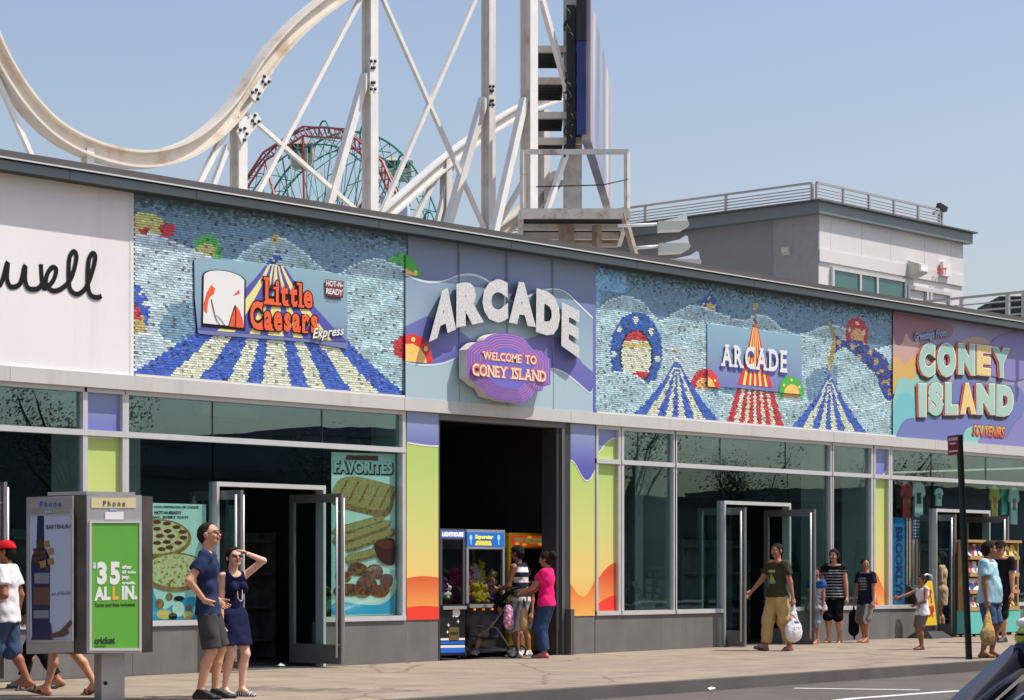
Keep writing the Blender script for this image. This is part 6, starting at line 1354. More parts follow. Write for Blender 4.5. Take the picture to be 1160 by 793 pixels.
class Field:
    def __init__(s, lo, hi, res):
        s.res = res; s.lo = np.array(lo, float); n = np.maximum(4, np.ceil((np.array(hi) - s.lo) / res).astype(int) + 1); s.D = np.full(tuple(n), 1.0, np.float32)
        s.ax = [(s.lo[i] + np.arange(n[i]) * res).astype(np.float32) for i in range(3)]
    def box(s, lo, hi):
        a = np.clip(np.floor((np.array(lo) - s.lo) / s.res).astype(int), 0, np.array(s.D.shape)); b = np.clip(np.ceil((np.array(hi) - s.lo) / s.res).astype(int) + 1, 0, np.array(s.D.shape)); return a, b
    def sub(s, lo, hi):
        a, b = s.box(lo, hi)
        if (b <= a).any(): return None
        return tuple(slice(a[i], b[i]) for i in range(3)), s.ax[0][a[0]:b[0]][:, None, None], s.ax[1][a[1]:b[1]][None, :, None], s.ax[2][a[2]:b[2]][None, None, :]
    def put(s, sl, d, k):
        c = s.D[sl]
        if k <= 0: s.D[sl] = np.minimum(c, d); return
        h = np.maximum(k - np.abs(c - d), 0) / k; s.D[sl] = np.minimum(c, d) - h * h * k * .25
    def cap(s, a, b, ra, rb, k=.025, sq=None, end=None, start=None):
        """tapered limb a-b; sq=(axis, factor) flattens it; end / start cut it square"""
        a = np.array(a, float); b = np.array(b, float); m = max(ra, rb) + k + .03
        g = s.sub(np.minimum(a, b) - m, np.maximum(a, b) + m)
        if g is None: return
        sl, X, Y, Z = g; ba = b - a; L = ba @ ba + 1e-9; px, py, pz = X - a[0], Y - a[1], Z - a[2]
        t = np.clip((px * ba[0] + py * ba[1] + pz * ba[2]) / L, 0, 1); ex, ey, ez = px - t * ba[0], py - t * ba[1], pz - t * ba[2]
        if sq is not None:
            n = np.array(sq[0], float); n /= np.linalg.norm(n); w = (ex * n[0] + ey * n[1] + ez * n[2]) * (sq[1] - 1); ex, ey, ez = ex + n[0] * w, ey + n[1] * w, ez + n[2] * w
        d = np.sqrt(ex * ex + ey * ey + ez * ez) - (ra + (rb - ra) * t)
        u = ba / math.sqrt(L)
        if end: d = np.maximum(d, (X - b[0]) * u[0] + (Y - b[1]) * u[1] + (Z - b[2]) * u[2])
        if start: d = np.maximum(d, -((X - a[0]) * u[0] + (Y - a[1]) * u[1] + (Z - a[2]) * u[2]))
        s.put(sl, d.astype(np.float32), k)
    def ball(s, c, r, k=.02, rot=None):
        c = np.array(c, float); r = np.array(r, float) * np.ones(3); m = r.max() + k + .02; g = s.sub(c - m, c + m)
        if g is None: return
        sl, X, Y, Z = g; x, y, z = X - c[0], Y - c[1], Z - c[2]
        if rot is not None: x, y, z = [rot[0, i] * x + rot[1, i] * y + rot[2, i] * z for i in range(3)]
        q = np.sqrt((x / r[0]) ** 2 + (y / r[1]) ** 2 + (z / r[2]) ** 2); s.put(sl, ((q - 1) * r.min()).astype(np.float32), k)
    def cut(s, p, n):
        """remove the half space that n points into"""
        n = np.array(n, float); n /= np.linalg.norm(n); X, Y, Z = s.ax[0][:, None, None], s.ax[1][None, :, None], s.ax[2][None, None, :]
        s.D = np.maximum(s.D, ((X - p[0]) * n[0] + (Y - p[1]) * n[1] + (Z - p[2]) * n[2]).astype(np.float32))
    def folds(s, amp, f, seed):
        X, Y, Z = s.ax[0][:, None, None], s.ax[1][None, :, None], s.ax[2][None, None, :]; q = seed * 1.7
        s.D = s.D + (amp * (np.sin(f * (X * .9 + Y * .4 + Z * .55) + q) * np.sin(f * (Y * .9 - X * .5 + Z * .3) + 2 * q) + .6 * np.sin(f * 1.9 * (Z * .8 - X * .6 + Y * .3) + q) * np.sin(f * 1.6 * (X + Y * .7 - .2 * Z)))).astype(np.float32)
    def carve(s, c, r): X, Y, Z = s.ax[0][:, None, None], s.ax[1][None, :, None], s.ax[2][None, None, :]; s.D = np.maximum(s.D, (r - np.sqrt((X - c[0]) ** 2 + (Y - c[1]) ** 2 + (Z - c[2]) ** 2)).astype(np.float32))
    def mesh(s): return surface_nets(s.D, s.lo, s.res)
M_skin = attr_mat('skin', .55, 0, .4, var=.06, vscale=25); M_cloth = attr_mat('cloth', .88, 0, .2, bump=.35, bscale=16, var=.12, vscale=9); M_hairm = attr_mat('hair', .65, 0, .18, bump=.6, bscale=120, var=.25, vscale=60); M_shoe = attr_mat('shoe_leather', .6, 0, .4, var=.1)
def emit_mesh(name, V, F, colr, m, parent):
    me = bpy.data.meshes.new(name); me.from_pydata([tuple(p) for p in V], [], [tuple(f) for f in F]); me.materials.append(m)
    at = me.color_attributes.new('Col', 'FLOAT_COLOR', 'POINT'); buf = np.ones((len(V), 4), np.float32)
    buf[:, :3] = colr(V) if callable(colr) else np.array(colr)[None]; at.data.foreach_set('color', buf.ravel())
    me.polygons.foreach_set('use_smooth', [True] * len(me.polygons)); o = bpy.data.objects.new(name, me); COL.objects.link(o); o.parent = parent; return o
def ik(a, c, l1, l2, hint):
    a, c, hint = map(lambda v: np.array(v, float), (a, c, hint)); d = c - a; L = np.linalg.norm(d); mx = (l1 + l2) * .999
    if L > mx: c = a + d * mx / L; d = c - a; L = mx
    u = d / L; x = (l1 * l1 - l2 * l2 + L * L) / (2 * L); h = math.sqrt(max(l1 * l1 - x * x, 0)); n = hint - u * (hint @ u); n /= np.linalg.norm(n) + 1e-9; return a + u * x + n * h, c
SKIN = C(214, 160, 130)
def person(label, px, py, phi, h, legs=None, arms=None, lean=0, build=1.0, male=True, skin=SKIN, headyaw=0, headpitch=0, belly=0, res=.013, sit=None, loc=None, dz=0.0):
    """local frame: x forward, y left, z up (metres); phi: 0 faces picture right, 90 the camera, 180 picture left"""
    base = ground(px, py) if loc is None else np.array(loc, float)
    if loc is not None and len(base) == 1: q = atY(px, 700, base[0]); base = np.array([q[0], q[1], gz(q[0])])
    fwd = RT * math.cos(R(phi)) - FW * math.sin(R(phi)); rz = math.atan2(fwd[1], fwd[0])
    e = thing('person', label, 'person', tuple(base)); e.rotation_euler = (0, 0, rz)
    S = dict(e=e, h=h, res=res, skin=skin, male=male, b=build); P = {}; sw = (.108 if male else .096) * h * (.6 + .4 * build); hw = .052 * h
    hipz = .52 * h + dz; ln = math.tan(R(lean)); up = lambda z: (z - hipz) * ln
    P['pel'] = np.array([0, 0, .535 * h + dz]); P['che'] = np.array([up(.735 * h), 0, .735 * h + dz]); P['nb'] = np.array([up(.83 * h), 0, .83 * h + dz]); P['head'] = np.array([up(.93 * h) + .012 * h, 0, .932 * h + dz])
    L = legs or {}; A = arms or {}
    for sname, sg in (('L', 1), ('R', -1)):
        hip = np.array([0, sg * hw, hipz]); dl = L.get(sname, (0, .055, 0)); ank = np.array([dl[0] * h, sg * dl[1] * h, (.047 + dl[2]) * h]); hint = L.get(sname + 'h', (1, sg * .05, 0))
        kn, ank = ik(hip, ank, .245 * h, .24 * h, hint); P['hip' + sname], P['kn' + sname], P['an' + sname] = hip, kn, ank; P['toe' + sname] = L.get(sname + 't', (1, sg * .15, -.0))
        sh = np.array([up(.805 * h), sg * sw, .805 * h + dz]); w = A.get(sname, (.03, .135, .47)); wr = np.array([w[0] * h, sg * w[1] * h, w[2] * h + dz]); hint = A.get(sname + 'h', (-1, sg * .3, -.2))
        el, wr = ik(sh, wr, .172 * h, .145 * h, hint); P['sh' + sname], P['el' + sname], P['wr' + sname] = sh, el, wr
    S['P'] = P; b = build
    allp = np.array([P[k] for k in P if not k.startswith('toe')]); lo = allp.min(0) - .2; hi = allp.max(0) + .2; lo[2] = -.03; S['lo'], S['hi'] = lo, hi
    f = Field(lo, hi, res); torso(f, S, 0, belly); 
    for s_ in 'LR':
        f.cap(P['hip' + s_], P['kn' + s_], .050 * h * b, .033 * h * b, .03); cm = P['kn' + s_] * .68 + P['an' + s_] * .32
        back = np.array([-.012 * h, 0, 0]); f.cap(P['kn' + s_], cm + back, .030 * h * b, .033 * h * b, .02); f.cap(cm + back, P['an' + s_], .032 * h * b, .019 * h, .02); foot(f, S, s_, 0)
        f.cap(P['sh' + s_], P['el' + s_], .0285 * h * b, .0225 * h * b, .02); f.cap(P['el' + s_], P['wr' + s_], .0235 * h * b, .0145 * h, .015)
    f.cap(P['nb'] - [0, 0, .03 * h], P['head'] - [.012 * h, 0, .03 * h], .032 * h * (.5 + .5 * b), .029 * h, .02)
    parts = [f.mesh()]
    # head on a finer grid
    hy, hp = R(headyaw), R(headpitch); Rz = np.array([[math.cos(hy), -math.sin(hy), 0], [math.sin(hy), math.cos(hy), 0], [0, 0, 1]]); Ry = np.array([[math.cos(hp), 0, math.sin(hp)], [0, 1, 0], [-math.sin(hp), 0, math.cos(hp)]]); HR = Rz @ Ry; S['HR'] = HR; hc = P['head']; hs = h if h > 1.4 else h * (1.0 + (1.4 - h) * .45); S['hs'] = hs
    hp_ = lambda v: hc + HR @ (np.array(v) * hs); S['hp'] = hp_
    g = Field(hc - .105 * hs, hc + .105 * hs, .0052)
    g.ball(hp_((-.006, 0, .012)), np.array((.058, .046, .052)) * hs, .01, HR); g.cap(hp_((.012, 0, -.018)), hp_((.030, 0, -.047)), .036 * hs, .017 * hs, .02); g.cap(hp_((.022, -.014, -.040)), hp_((.022, .014, -.040)), .018 * hs, .018 * hs, .015)
    g.cap(hp_((.050, 0, .005)), hp_((.0605, 0, -.016)), .0055 * hs, .0075 * hs, .008); g.cap(hp_((.047, -.022, .010)), hp_((.047, .022, .010)), .0075 * hs, .0075 * hs, .008); g.cap(hp_((.053, -.009, -.0315)), hp_((.053, .009, -.0315)), .0055 * hs, .0055 * hs, .006)
    for sg in (-1, 1): g.ball(hp_((-.006, sg * .048, -.003)), np.array((.012, .006, .018)) * hs, .004, HR); g.ball(hp_((.036, sg * .022, -.016)), .014 * hs, .012)
    g.cap(P['nb'] - [0, 0, .0], hc - HR @ np.array([.014, 0, .02]) * hs, .030 * h, .029 * h, .02); parts.append(g.mesh())
    for s_ in 'LR': parts.append(hand(S, s_, (arms or {}).get(s_ + 'p', 'relax')))
    V, F, o = [], [], 0
    for v, q in parts:
        if len(v): V.append(v); F.append(q + o); o += len(v)
    V = np.concatenate(V); F = np.concatenate(F); sk = np.array(skin)
    def facecol(V):
        col = np.tile(sk, (len(V), 1)); q = (V - hc) @ HR / hs; x, y, z = q.T; fr = (x > .028) & (np.abs(z) < .06)
        ay = np.abs(y); col[fr & (((ay - .019) / .0105) ** 2 + ((z - .0005) / .0055) ** 2 < 1)] = (.55, .52, .48); col[fr & (((ay - .019) / .0052) ** 2 + ((z - .0005) / .0060) ** 2 < 1)] = (.03, .02, .015)
        col[fr & (np.abs(ay - .020) < .013) & (np.abs(z - .0135 + .12 * (ay - .02)) < .0034)] = sk * .12; m = fr & (ay < .0155) & (np.abs(z + .0325) < .0048); col[m] = sk * np.array([.72, .42, .42]); col[fr & (ay < .0155) & (np.abs(z + .0325) < .0012)] = sk * .25
        if S.get('stubble'): jm = (x > .0) & (z < -.022) & (z > -.075) & (np.abs(z + .0325) > .005); col[jm] = sk * .6
        return col
    S['body'] = emit_mesh('body', V, F, facecol, M_skin, e); return S
def torso(f, S, o, belly=0, hem=None):
    P, h, b = S['P'], S['h'], S['b']; ml = S['male']; fl = ((1, 0, 0), 1.22); sw = abs(P['shL'][1])
    f.cap(P['pel'] + [0, -.040 * h, 0], P['pel'] + [0, .040 * h, 0], .060 * h * b + o, .060 * h * b + o, .03, ((1, 0, 0), 1.10)); w = P['pel'] * .5 + P['che'] * .5; f.cap(w + [.0, -.030 * h, 0], w + [.0, .030 * h, 0], (.058 if ml else .050) * h * b + o, (.058 if ml else .050) * h * b + o, .05, fl)
    f.cap(P['pel'], P['che'], .060 * h * b + o, .066 * h * b + o, .03, fl); f.cap(P['che'] + [0, -.048 * h, .01 * h], P['che'] + [0, .048 * h, .01 * h], .062 * h * (.4 + .6 * b) + o, .062 * h * (.4 + .6 * b) + o, .04, ((1, 0, 0), 1.15))
    f.cap(P['shL'] - [0, .02 * h, 0], P['shR'] + [0, .02 * h, 0], .034 * h * b + o, .034 * h * b + o, .03); f.cap(P['nb'] - [.0, .03 * h, .012 * h], P['nb'] + [0, .03 * h, -.012 * h], .026 * h * b + o, .026 * h * b + o, .03)
    if belly: f.ball(w + np.array([.035 * h, 0, .0]), np.array((.052, .062, .075)) * h * belly + o, .04)
    if not ml and h > 1.35:
        for sg in (-1, 1): f.ball(P['che'] + np.array([.042 * h, sg * .040 * h, -.004 * h]), .035 * h + o, .025)
def foot(f, S, s, o, flat=None):
    P, h = S['P'], S['h']; an = P['an' + s]; t = np.array(P['toe' + s], float); t /= np.linalg.norm(t)
    n = np.cross(t, [0, 0, 1]); n /= np.linalg.norm(n); upv = np.cross(n, t); dn = -upv * .030 * h
    heel = an + dn - t * .022 * h; ball = an + dn * 1.12 + t * .075 * h; toe = an + dn * 1.2 + t * .108 * h
    S['foot' + s] = (heel, ball, toe, t, upv)
    f.cap(an, heel, .019 * h + o, .019 * h + o, .015); f.cap(an + t * .01 * h, ball, .020 * h + o, .016 * h + o, .02, (upv, 1.1)); f.cap(ball - n * .010 * h, ball + n * .010 * h, .0155 * h + o, .0155 * h + o, .012, (upv, 1.15)); f.cap(ball, toe, .018 * h + o, .013 * h + o, .012, (upv, 1.3)); f.cap(heel, ball, .0165 * h + o, .0155 * h + o, .015)
def hand(S, s, pose):
    P, h = S['P'], S['h']; w = P['wr' + s]; d = w - P['el' + s]; d /= np.linalg.norm(d); sg = 1 if s == 'L' else -1; sc = h * .9 if h > 1.4 else h
    side = np.array([1., 0, 0]) - d * d[0]
    if np.linalg.norm(side) < .3: side = np.array([0, 0, 1.]) - d * d[2]
    side /= np.linalg.norm(side)                                    # towards the thumb
    nrm = np.cross(d, side) * sg; nrm = nrm / np.linalg.norm(nrm)   # out of the palm
    if nrm @ np.array([0, -sg, 0]) < 0: nrm = -nrm
    curl = {'relax': 22, 'grip': 78, 'flat': 6, 'point': 70}[pose]; g = Field(w - .16 * sc, w + .16 * sc, .0042); u = .108 * sc / 1.0
    pw = w + d * .46 * u; g.cap(w - d * .2 * u, w, .0150 * h, .0145 * h, .006); g.cap(w, pw, .145 * u, .20 * u, .008, (nrm, 1.7)); 
    for k in (-1.5, -.5, .5, 1.5): g.cap(w + d * .1 * u + side * k * .06 * u, pw + side * k * .115 * u, .085 * u, .085 * u, .008, (nrm, 1.2))
    for k, ln in ((1.5, .43), (.5, .49), (-.5, .46), (-1.5, .36)):
        p = pw + side * k * .118 * u; dd = d + side * k * .04; dd /= np.linalg.norm(dd); c = R(6 if (pose == 'point' and k == 1.5) else curl); a = 0
        for i, fr in enumerate((.45, .32, .25)):
            a += c * (.8 if i == 0 else .75); v = dd * math.cos(a) + nrm * math.sin(a); q = p + v * ln * u * fr * 1.15; g.cap(p, q, (.066 - .006 * i) * u, (.062 - .008 * i) * u, .003); p = q
    p = w + d * .12 * u + side * .14 * u; ta = R({'relax': 32, 'grip': 20, 'flat': 45, 'point': 25}[pose]); v = d * math.cos(ta) + side * math.sin(ta) + nrm * .25; v /= np.linalg.norm(v); q = p + v * .30 * u; g.cap(p, q, .092 * u, .075 * u, .006); v2 = v + nrm * .35 - side * .2; v2 /= np.linalg.norm(v2); g.cap(q, q + v2 * .22 * u, .074 * u, .058 * u, .004)
    S['hand' + s] = pw + d * .25 * u + nrm * .10 * u; return g.mesh()
def garment(S, name, col, fn, folds=(.006, 24), m=None, res=None):
    f = Field(S['lo'] - .05, S['hi'] + .05, res or S['res']); fn(f)
    if folds: f.folds(folds[0], folds[1], len(name) + S['h'] * 9)
    V, F = f.mesh(); return emit_mesh(name, V, F, col, m or M_cloth, S['e']) if len(V) else None
def top(S, name, col, sleeve=.5, hem=.47, off=.016, belly=0, flare=0.0, neck=.838, vneck=0):
    P, h, b = S['P'], S['h'], S['b']; flare += .012; S['hem'] = hem
    def fn(f):
        torso(f, S, off + .004, belly); z = hem * h + (P['pel'][2] - .535 * h)
        f.cap((P['pel'][0], -.036 * h, z - .0), (P['pel'][0], .036 * h, z), .064 * h * b + off + flare, .064 * h * b + off + flare, .03, ((1, 0, 0), 1.12)); f.cap((P['pel'][0], 0, z), P['pel'] + [0, 0, .06 * h], .068 * h * b + off + flare, .06 * h * b + off, .03, ((1, 0, 0), 1.15))
        if belly: f.cap((.02 * h, 0, z), P['pel'] + [.03 * h, 0, .04 * h], .07 * h * b + off, .07 * h * b + off, .04)
        f.cut((0, 0, z), (0, 0, -1)); f.cut((P['nb'][0] + .0, 0, (neck) * h + P['pel'][2] - .535 * h), (.45 + vneck, 0, 1))
        for s in 'LR':
            a, e = P['sh' + s], P['el' + s]
            if sleeve > 0: f.cap(a, a + (e - a) * sleeve, .031 * h * b + off, .030 * h * b + off + .006 + flare * .2, .02, end=True)
            else:
                sg = 1 if s == 'L' else -1; f.cut(a + [0, -sg * .006 * h, 0], (0, sg, .15))
    return garment(S, name, col, fn)
def pants(S, name, col, to=.5, off=.012, flare=0.0, top_=None, hips=1.0, folds=(.004, 24)):
    """to: 0..1 along thigh, 1..2 along calf"""
    P, h, b = S['P'], S['h'], S['b']
    def fn(f):
        f.cap(P['pel'] + [0, -.040 * h, .0], P['pel'] + [0, .040 * h, 0], .062 * h * b * hips + off, .062 * h * b * hips + off, .03, ((1, 0, 0), 1.08)); f.cap(P['pel'], P['pel'] + [0, 0, .05 * h], .062 * h * b + off, .060 * h * b + off, .02, ((1, 0, 0), 1.2))
        for s in 'LR':
            a, k, n = P['hip' + s], P['kn' + s], P['an' + s]; e = a + (k - a) * min(to, 1); fl = flare * min(to, 1)
            f.cap(a, e, .053 * h * b + off, (.053 - .017 * min(to, 1)) * h * b + off + fl, .02, end=to < 1)
            if to >= 1: e2 = k + (n - k) * (to - 1); f.ball(k, .043 * h * b + off + fl, .03); f.cap(k, e2, .037 * h * b + off + fl, .031 * h * b + off + flare, .015, end=True)
        f.cut((0, 0, P['pel'][2] + ((top_ or S.get('hem', .50) + .010) - .535) * h), (0, 0, 1))
    return garment(S, name, col, fn, folds)
def skirt(S, name, col, hem, off=.014, flare=.03):
    P, h, b = S['P'], S['h'], S['b']
    def fn(f):
        torso(f, S, off * .7); c = (P['hipL'] + P['hipR']) / 2; k = (P['knL'] + P['knR']) / 2; z = np.array([k[0] * .45, 0, hem * h])
        f.cap(P['pel'] + [0, -.038 * h, 0], z + [0, -.040 * h, 0], .064 * h * b + off, .060 * h * b + off + flare, .03, ((1, 0, 0), 1.05)); f.cap(P['pel'] + [0, .038 * h, 0], z + [0, .040 * h, 0], .064 * h * b + off, .060 * h * b + off + flare, .03, ((1, 0, 0), 1.05)); f.cap(P['pel'], z, .07 * h, .075 * h + flare, .03)
        f.cut(z, (0, 0, -1)); f.cut(P['nb'] + [0, 0, .022 * h], (.2, 0, 1)); f.carve(P['nb'] + np.array([.062, 0, .030]) * h, .066 * h)
        for s in 'LR': sg = 1 if s == 'L' else -1; f.cut(P['sh' + s] + [0, -sg * .006 * h, 0], (0, sg, .15))
    return garment(S, name, col, fn, (.006, 22))
def hair(S, col, style='short', name='hair'):
    hp, hs, HR = S['hp'], S['hs'], S['HR']; hc = S['P']['head']; lo = hc - np.array([.16, .14, .26]) * hs; f = Field(lo, hc + np.array([.13, .13, .12]) * hs, .0065); t = {'short': .006, 'crop': .0035, 'bob': .010, 'long': .010, 'bun': .008, 'ponytail': .008, 'recede': .0035}[style]
    f.ball(hp((-.008, 0, .014)), np.array((.058 + t, .046 + t, .052 + t)) * hs, .01, HR)
    f.cap(hp((-.030, 0, -.01)), hp((-.026, 0, -.035)), (.040 + t * .6) * hs, .030 * hs, .02)
    n = HR @ np.array([.86, 0, -.5]); f.cut(hp((.030 if style != 'recede' else .012, 0, .030)), n); f.cut(hp((0, 0, -.050 if style in ('short', 'crop', 'recede') else -.06)), HR @ np.array([.5, 0, -1]))
    if style in ('bob', 'long'):
        for sg in (-1, 1): f.cap(hp((-.024, sg * .044, .0)), hp((-.026, sg * .047, -.075 if style == 'bob' else -.12)), .018 * hs, .014 * hs, .015)
        f.cap(hp((-.045, 0, .0)), hp((-.046, 0, -.08 if style == 'bob' else -.15)), .036 * hs, .024 * hs, .02, (HR @ np.array([1, 0, 0]), 1.5))
    if style == 'bun': f.ball(hp((-.075, 0, .038)), np.array((.036, .040, .034)) * hs, .01); f.ball(hp((-.098, .004, .012)), np.array((.024, .028, .034)) * hs, .012)
    if style == 'ponytail': f.ball(hp((-.066, 0, .030)), .018 * hs, .008); f.cap(hp((-.078, 0, .028)), hp((-.10, 0, -.06)), .018 * hs, .010 * hs, .01)
    f.folds(.0028 * hs, 150, 3); V, F = f.mesh(); return emit_mesh(name, V, F, col, M_hairm, S['e'])
def cap_hat(S, col, brim=(0,), back=False):
    hp, hs, HR = S['hp'], S['hs'], S['HR']; hc = S['P']['head']; f = Field(hc - .14 * hs, hc + .15 * hs, .006); f.ball(hp((-.006, 0, .022)), np.array((.068, .056, .058)) * hs, .01, HR); f.cut(hp((0, 0, .022)), HR @ np.array([0, 0, -1])); sgn = -1 if back else 1
    f.cap(hp((sgn * .05, -.025, .027)), hp((sgn * .05, .025, .027)), .036 * hs, .036 * hs, .004, (HR @ np.array([.15, 0, 1]), 9)); f.cap(hp((sgn * .075, 0, .024)), hp((sgn * .08, 0, .023)), .034 * hs, .030 * hs, .006, (HR @ np.array([.2, 0, 1]), 9)); V, F = f.mesh(); return emit_mesh('cap', V, F, col, M_cloth, S['e'])
def shoes(S, col, kind='shoe', sole=(.02, .02, .02)):
    h = S['h']
    for s in 'LR':
        heel, ball, toe, t, upv = S['foot' + s]; n = np.cross(t, upv); pts = np.array([heel, ball, toe, S['P']['an' + s]]); f = Field(pts.min(0) - .09, pts.max(0) + .09, .006)
        if kind == 'shoe': foot(f, S, s, .007); a = S['P']['an' + s]; f.cut(a + upv * .012 * h, upv); base = heel - upv * .019 * h
        else:
            for w in (-.009, .009): f.cap(heel - upv * .021 * h + n * 0, ball - upv * .017 * h + n * w * h, .019 * h, .021 * h, .01, (upv, 2.8)); f.cap(ball - upv * .017 * h + n * w * h, toe - upv * .014 * h, .019 * h, .017 * h, .01, (upv, 2.8))
            c = ball * .75 + toe * .25 + upv * .012 * h; f.cap(c, ball * .6 + heel * .4 + n * .021 * h - upv * .004 * h, .006 * h, .007 * h, .004); f.cap(c, ball * .6 + heel * .4 - n * .021 * h - upv * .004 * h, .006 * h, .007 * h, .004)
            if kind == 'sandal': f.cap(ball + n * .021 * h, ball + upv * .020 * h, .0075 * h, .0075 * h, .006); f.cap(ball - n * .021 * h, ball + upv * .020 * h, .0075 * h, .0075 * h, .006)
        V, F = f.mesh(); zz = (V - heel) @ upv; sc = np.array(sole); cc = np.array(col)
        emit_mesh('shoe' if kind == 'shoe' else 'sandal', V, F, lambda V, zz=zz: np.where((zz < -.013 * h)[:, None], sc, cc), M_shoe, S['e'])
def glasses(S, dark=False):
    hp, hs = S['hp'], S['hs']; m = MB()
    for sg in (-1, 1):
        c = hp((.060, sg * .021, .0005)); r = .0135 * hs; HR = S['HR']
        if dark: m.ell(c, np.array((.004, .017, .013)) * hs, 10, 7, 0, HR)
        else: m.tube([c + HR @ np.array([0, math.cos(a) * r * 1.2, math.sin(a) * r]) for a in np.linspace(0, 6.28, 13)[:-1]], .0028, 5, closed=True)
        m.tube([hp((.060, sg * .036, .003)), hp((.02, sg * .050, .004)), hp((-.008, sg * .050, .004))], .0028, 5)
    m.tube([hp((.061, -.008, .003)), hp((.063, 0, .005)), hp((.061, .008, .003))], .0028, 5); base = np.array(S['e'].location)
    o = m.build('glasses', [M_bolt], None); o.parent = S['e']; return o
def localbag(S, s, name, label, cat, w, hh, mats, group=None, dpt=.10, drop=.0):
    """a bag hanging from the hand; hangs in the world, so it is a thing of its own"""
    p = np.array(S['handL' if s == 'L' else 'handR']); rz = S['e'].rotation_euler[2]; c, s_ = math.cos(rz), math.sin(rz); W_ = np.array(S['e'].location) + np.array([c * p[0] - s_ * p[1], s_ * p[0] + c * p[1], p[2]]); return W_

K_ = lambda r, g, b: C(r, g, b)
def stripes(c0, c1, period, duty=.5, z0=0, axis=2):
    def f(V): q = ((V[:, axis] - z0) / period) % 1.0; return np.where((q < duty)[:, None], np.array(c0), np.array(c1))
    return f
def local(S, V): return V
# 1 man in blue polo, hand on hip, seen from his right side
S = person('tall man in navy polo and charcoal cargo shorts, hand on hip beside the woman', 235, 792, 0, 1.88, legs={'L': (.035, .06, 0), 'R': (-.035, .05, 0)}, arms={'R': (-.005, .112, .565), 'Rh': (-1, -.9, .1), 'Rp': 'relax', 'L': (.05, .10, .56), 'Lh': (-1, .6, 0)}, build=.97, skin=C(206, 150, 118), headyaw=-14, headpitch=-10, res=.010)
S['stubble'] = 1
top(S, 'polo_shirt', K_(38, 51, 82), .58, .475, .016)
garment(S, 'collar', K_(38, 52, 88), lambda f: (f.cap(S['P']['nb'] + [-.004, 0, -.012], S['P']['nb'] + [.004, 0, .022], .070, .062, .01, start=True, end=True)), None)
pants(S, 'cargo_shorts', K_(66, 65, 66), .96, .020, .018)
for sg, s_ in ((1, 'L'), (-1, 'R')):
    a, k = S['P']['hip' + s_], S['P']['kn' + s_]; c = a * .35 + k * .65
    garment(S, 'cargo_pocket', K_(58, 57, 58), lambda f: f.ball(c + np.array([0, sg * .078, .0]), (.075, .032, .085), .0), None)
hair(S, K_(52, 36, 28), 'recede'); glasses(S); shoes(S, K_(28, 28, 30), 'shoe', (.03, .03, .03))
# 2 woman shading her eyes
S = person('woman in short navy dress shading her eyes with one raised hand', 264, 789, 42, 1.62, legs={'L': (.03, .05, 0), 'R': (-.02, .055, 0)}, arms={'L': (.115, .03, .955), 'Lh': (.15, 1, -.15), 'Lp': 'flat', 'R': (.02, .12, .47)}, male=False, build=.94, skin=C(226, 178, 152), headyaw=-16, headpitch=-8, res=.010)
skirt(S, 'dress', K_(21, 23, 58), .345, .015, .030); hair(S, K_(40, 26, 22), 'ponytail'); glasses(S, True)
m = MB(); nb = S['P']['che']; m.tube([nb + np.array([.0, sg * .055, .115]) for sg in (1,)] + [nb + np.array([.090, .05, .05]), nb + np.array([.115, .03, -.04]), nb + np.array([.108, .035, -.14]), nb + np.array([.115, .0, -.16]), nb + np.array([.112, -.03, -.12]), nb + np.array([.112, -.04, -.02]), nb + np.array([.085, -.05, .05]), nb + np.array([0, -.055, .115])], .007, 6); o = m.build('necklace', [mat('necklace_pearl', (.6, .55, .48), .3)], None); o.parent = S['e']
shoes(S, lambda V: None, 'shoe') if False else None
h_ = S['h']
for s_ in 'LR':
    heel, ball, toe, t_, upv = S['foot' + s_]; f = Field(np.minimum(heel, toe) - .08, np.maximum(heel, toe) + .08, .005); foot(f, S, s_, .006); f.cut(S['P']['an' + s_] - upv * .010 * h_, upv); V, F = f.mesh(); q = ((V - heel) @ t_ / .026) % 1; emit_mesh('shoe', V, F, np.where((q < .5)[:, None], np.array((.02, .02, .02)), np.array((.7, .68, .64))), M_shoe, S['e'])
# 3 red cap man at the left edge
S = person('man in red cap, white t-shirt and denim shorts walking at the left edge', 8, 783, 186, 1.70, legs={'L': (.13, .05, 0), 'R': (-.13, .05, .02), 'Rt': (1, -.1, -.35)}, arms={'L': (.10, .135, .60), 'Lh': (-1, .3, -.3), 'R': (-.02, .15, .50)}, build=1.10, skin=C(150, 98, 70), res=.011)
top(S, 't_shirt', K_(226, 220, 224), .62, .46, .020); pants(S, 'denim_shorts', K_(60, 78, 108), 1.05, .022, .014); hair(S, K_(24, 18, 16), 'crop'); cap_hat(S, K_(200, 26, 34)); shoes(S, K_(214, 206, 200), 'sandal', (.35, .33, .3))
# 4 person in black trousers, behind the kiosk
S = person('person in green top and black trousers walking behind the phone kiosk', 45, 780, 183, 1.66, legs={'R': (.135, .04, 0), 'L': (-.14, .045, .02), 'Lt': (1, .1, -.3)}, arms={'L': (-.10, .13, .49), 'R': (.12, .13, .50)}, male=False, skin=C(176, 122, 92), res=.012)
top(S, 'green_top', K_(66, 140, 116), .6, .47, .016, flare=.012); pants(S, 'trousers', K_(18, 18, 20), 1.85, .014); hair(S, K_(22, 16, 14), 'long'); shoes(S, K_(80, 190, 180), 'sandal', (.10, .07, .05))
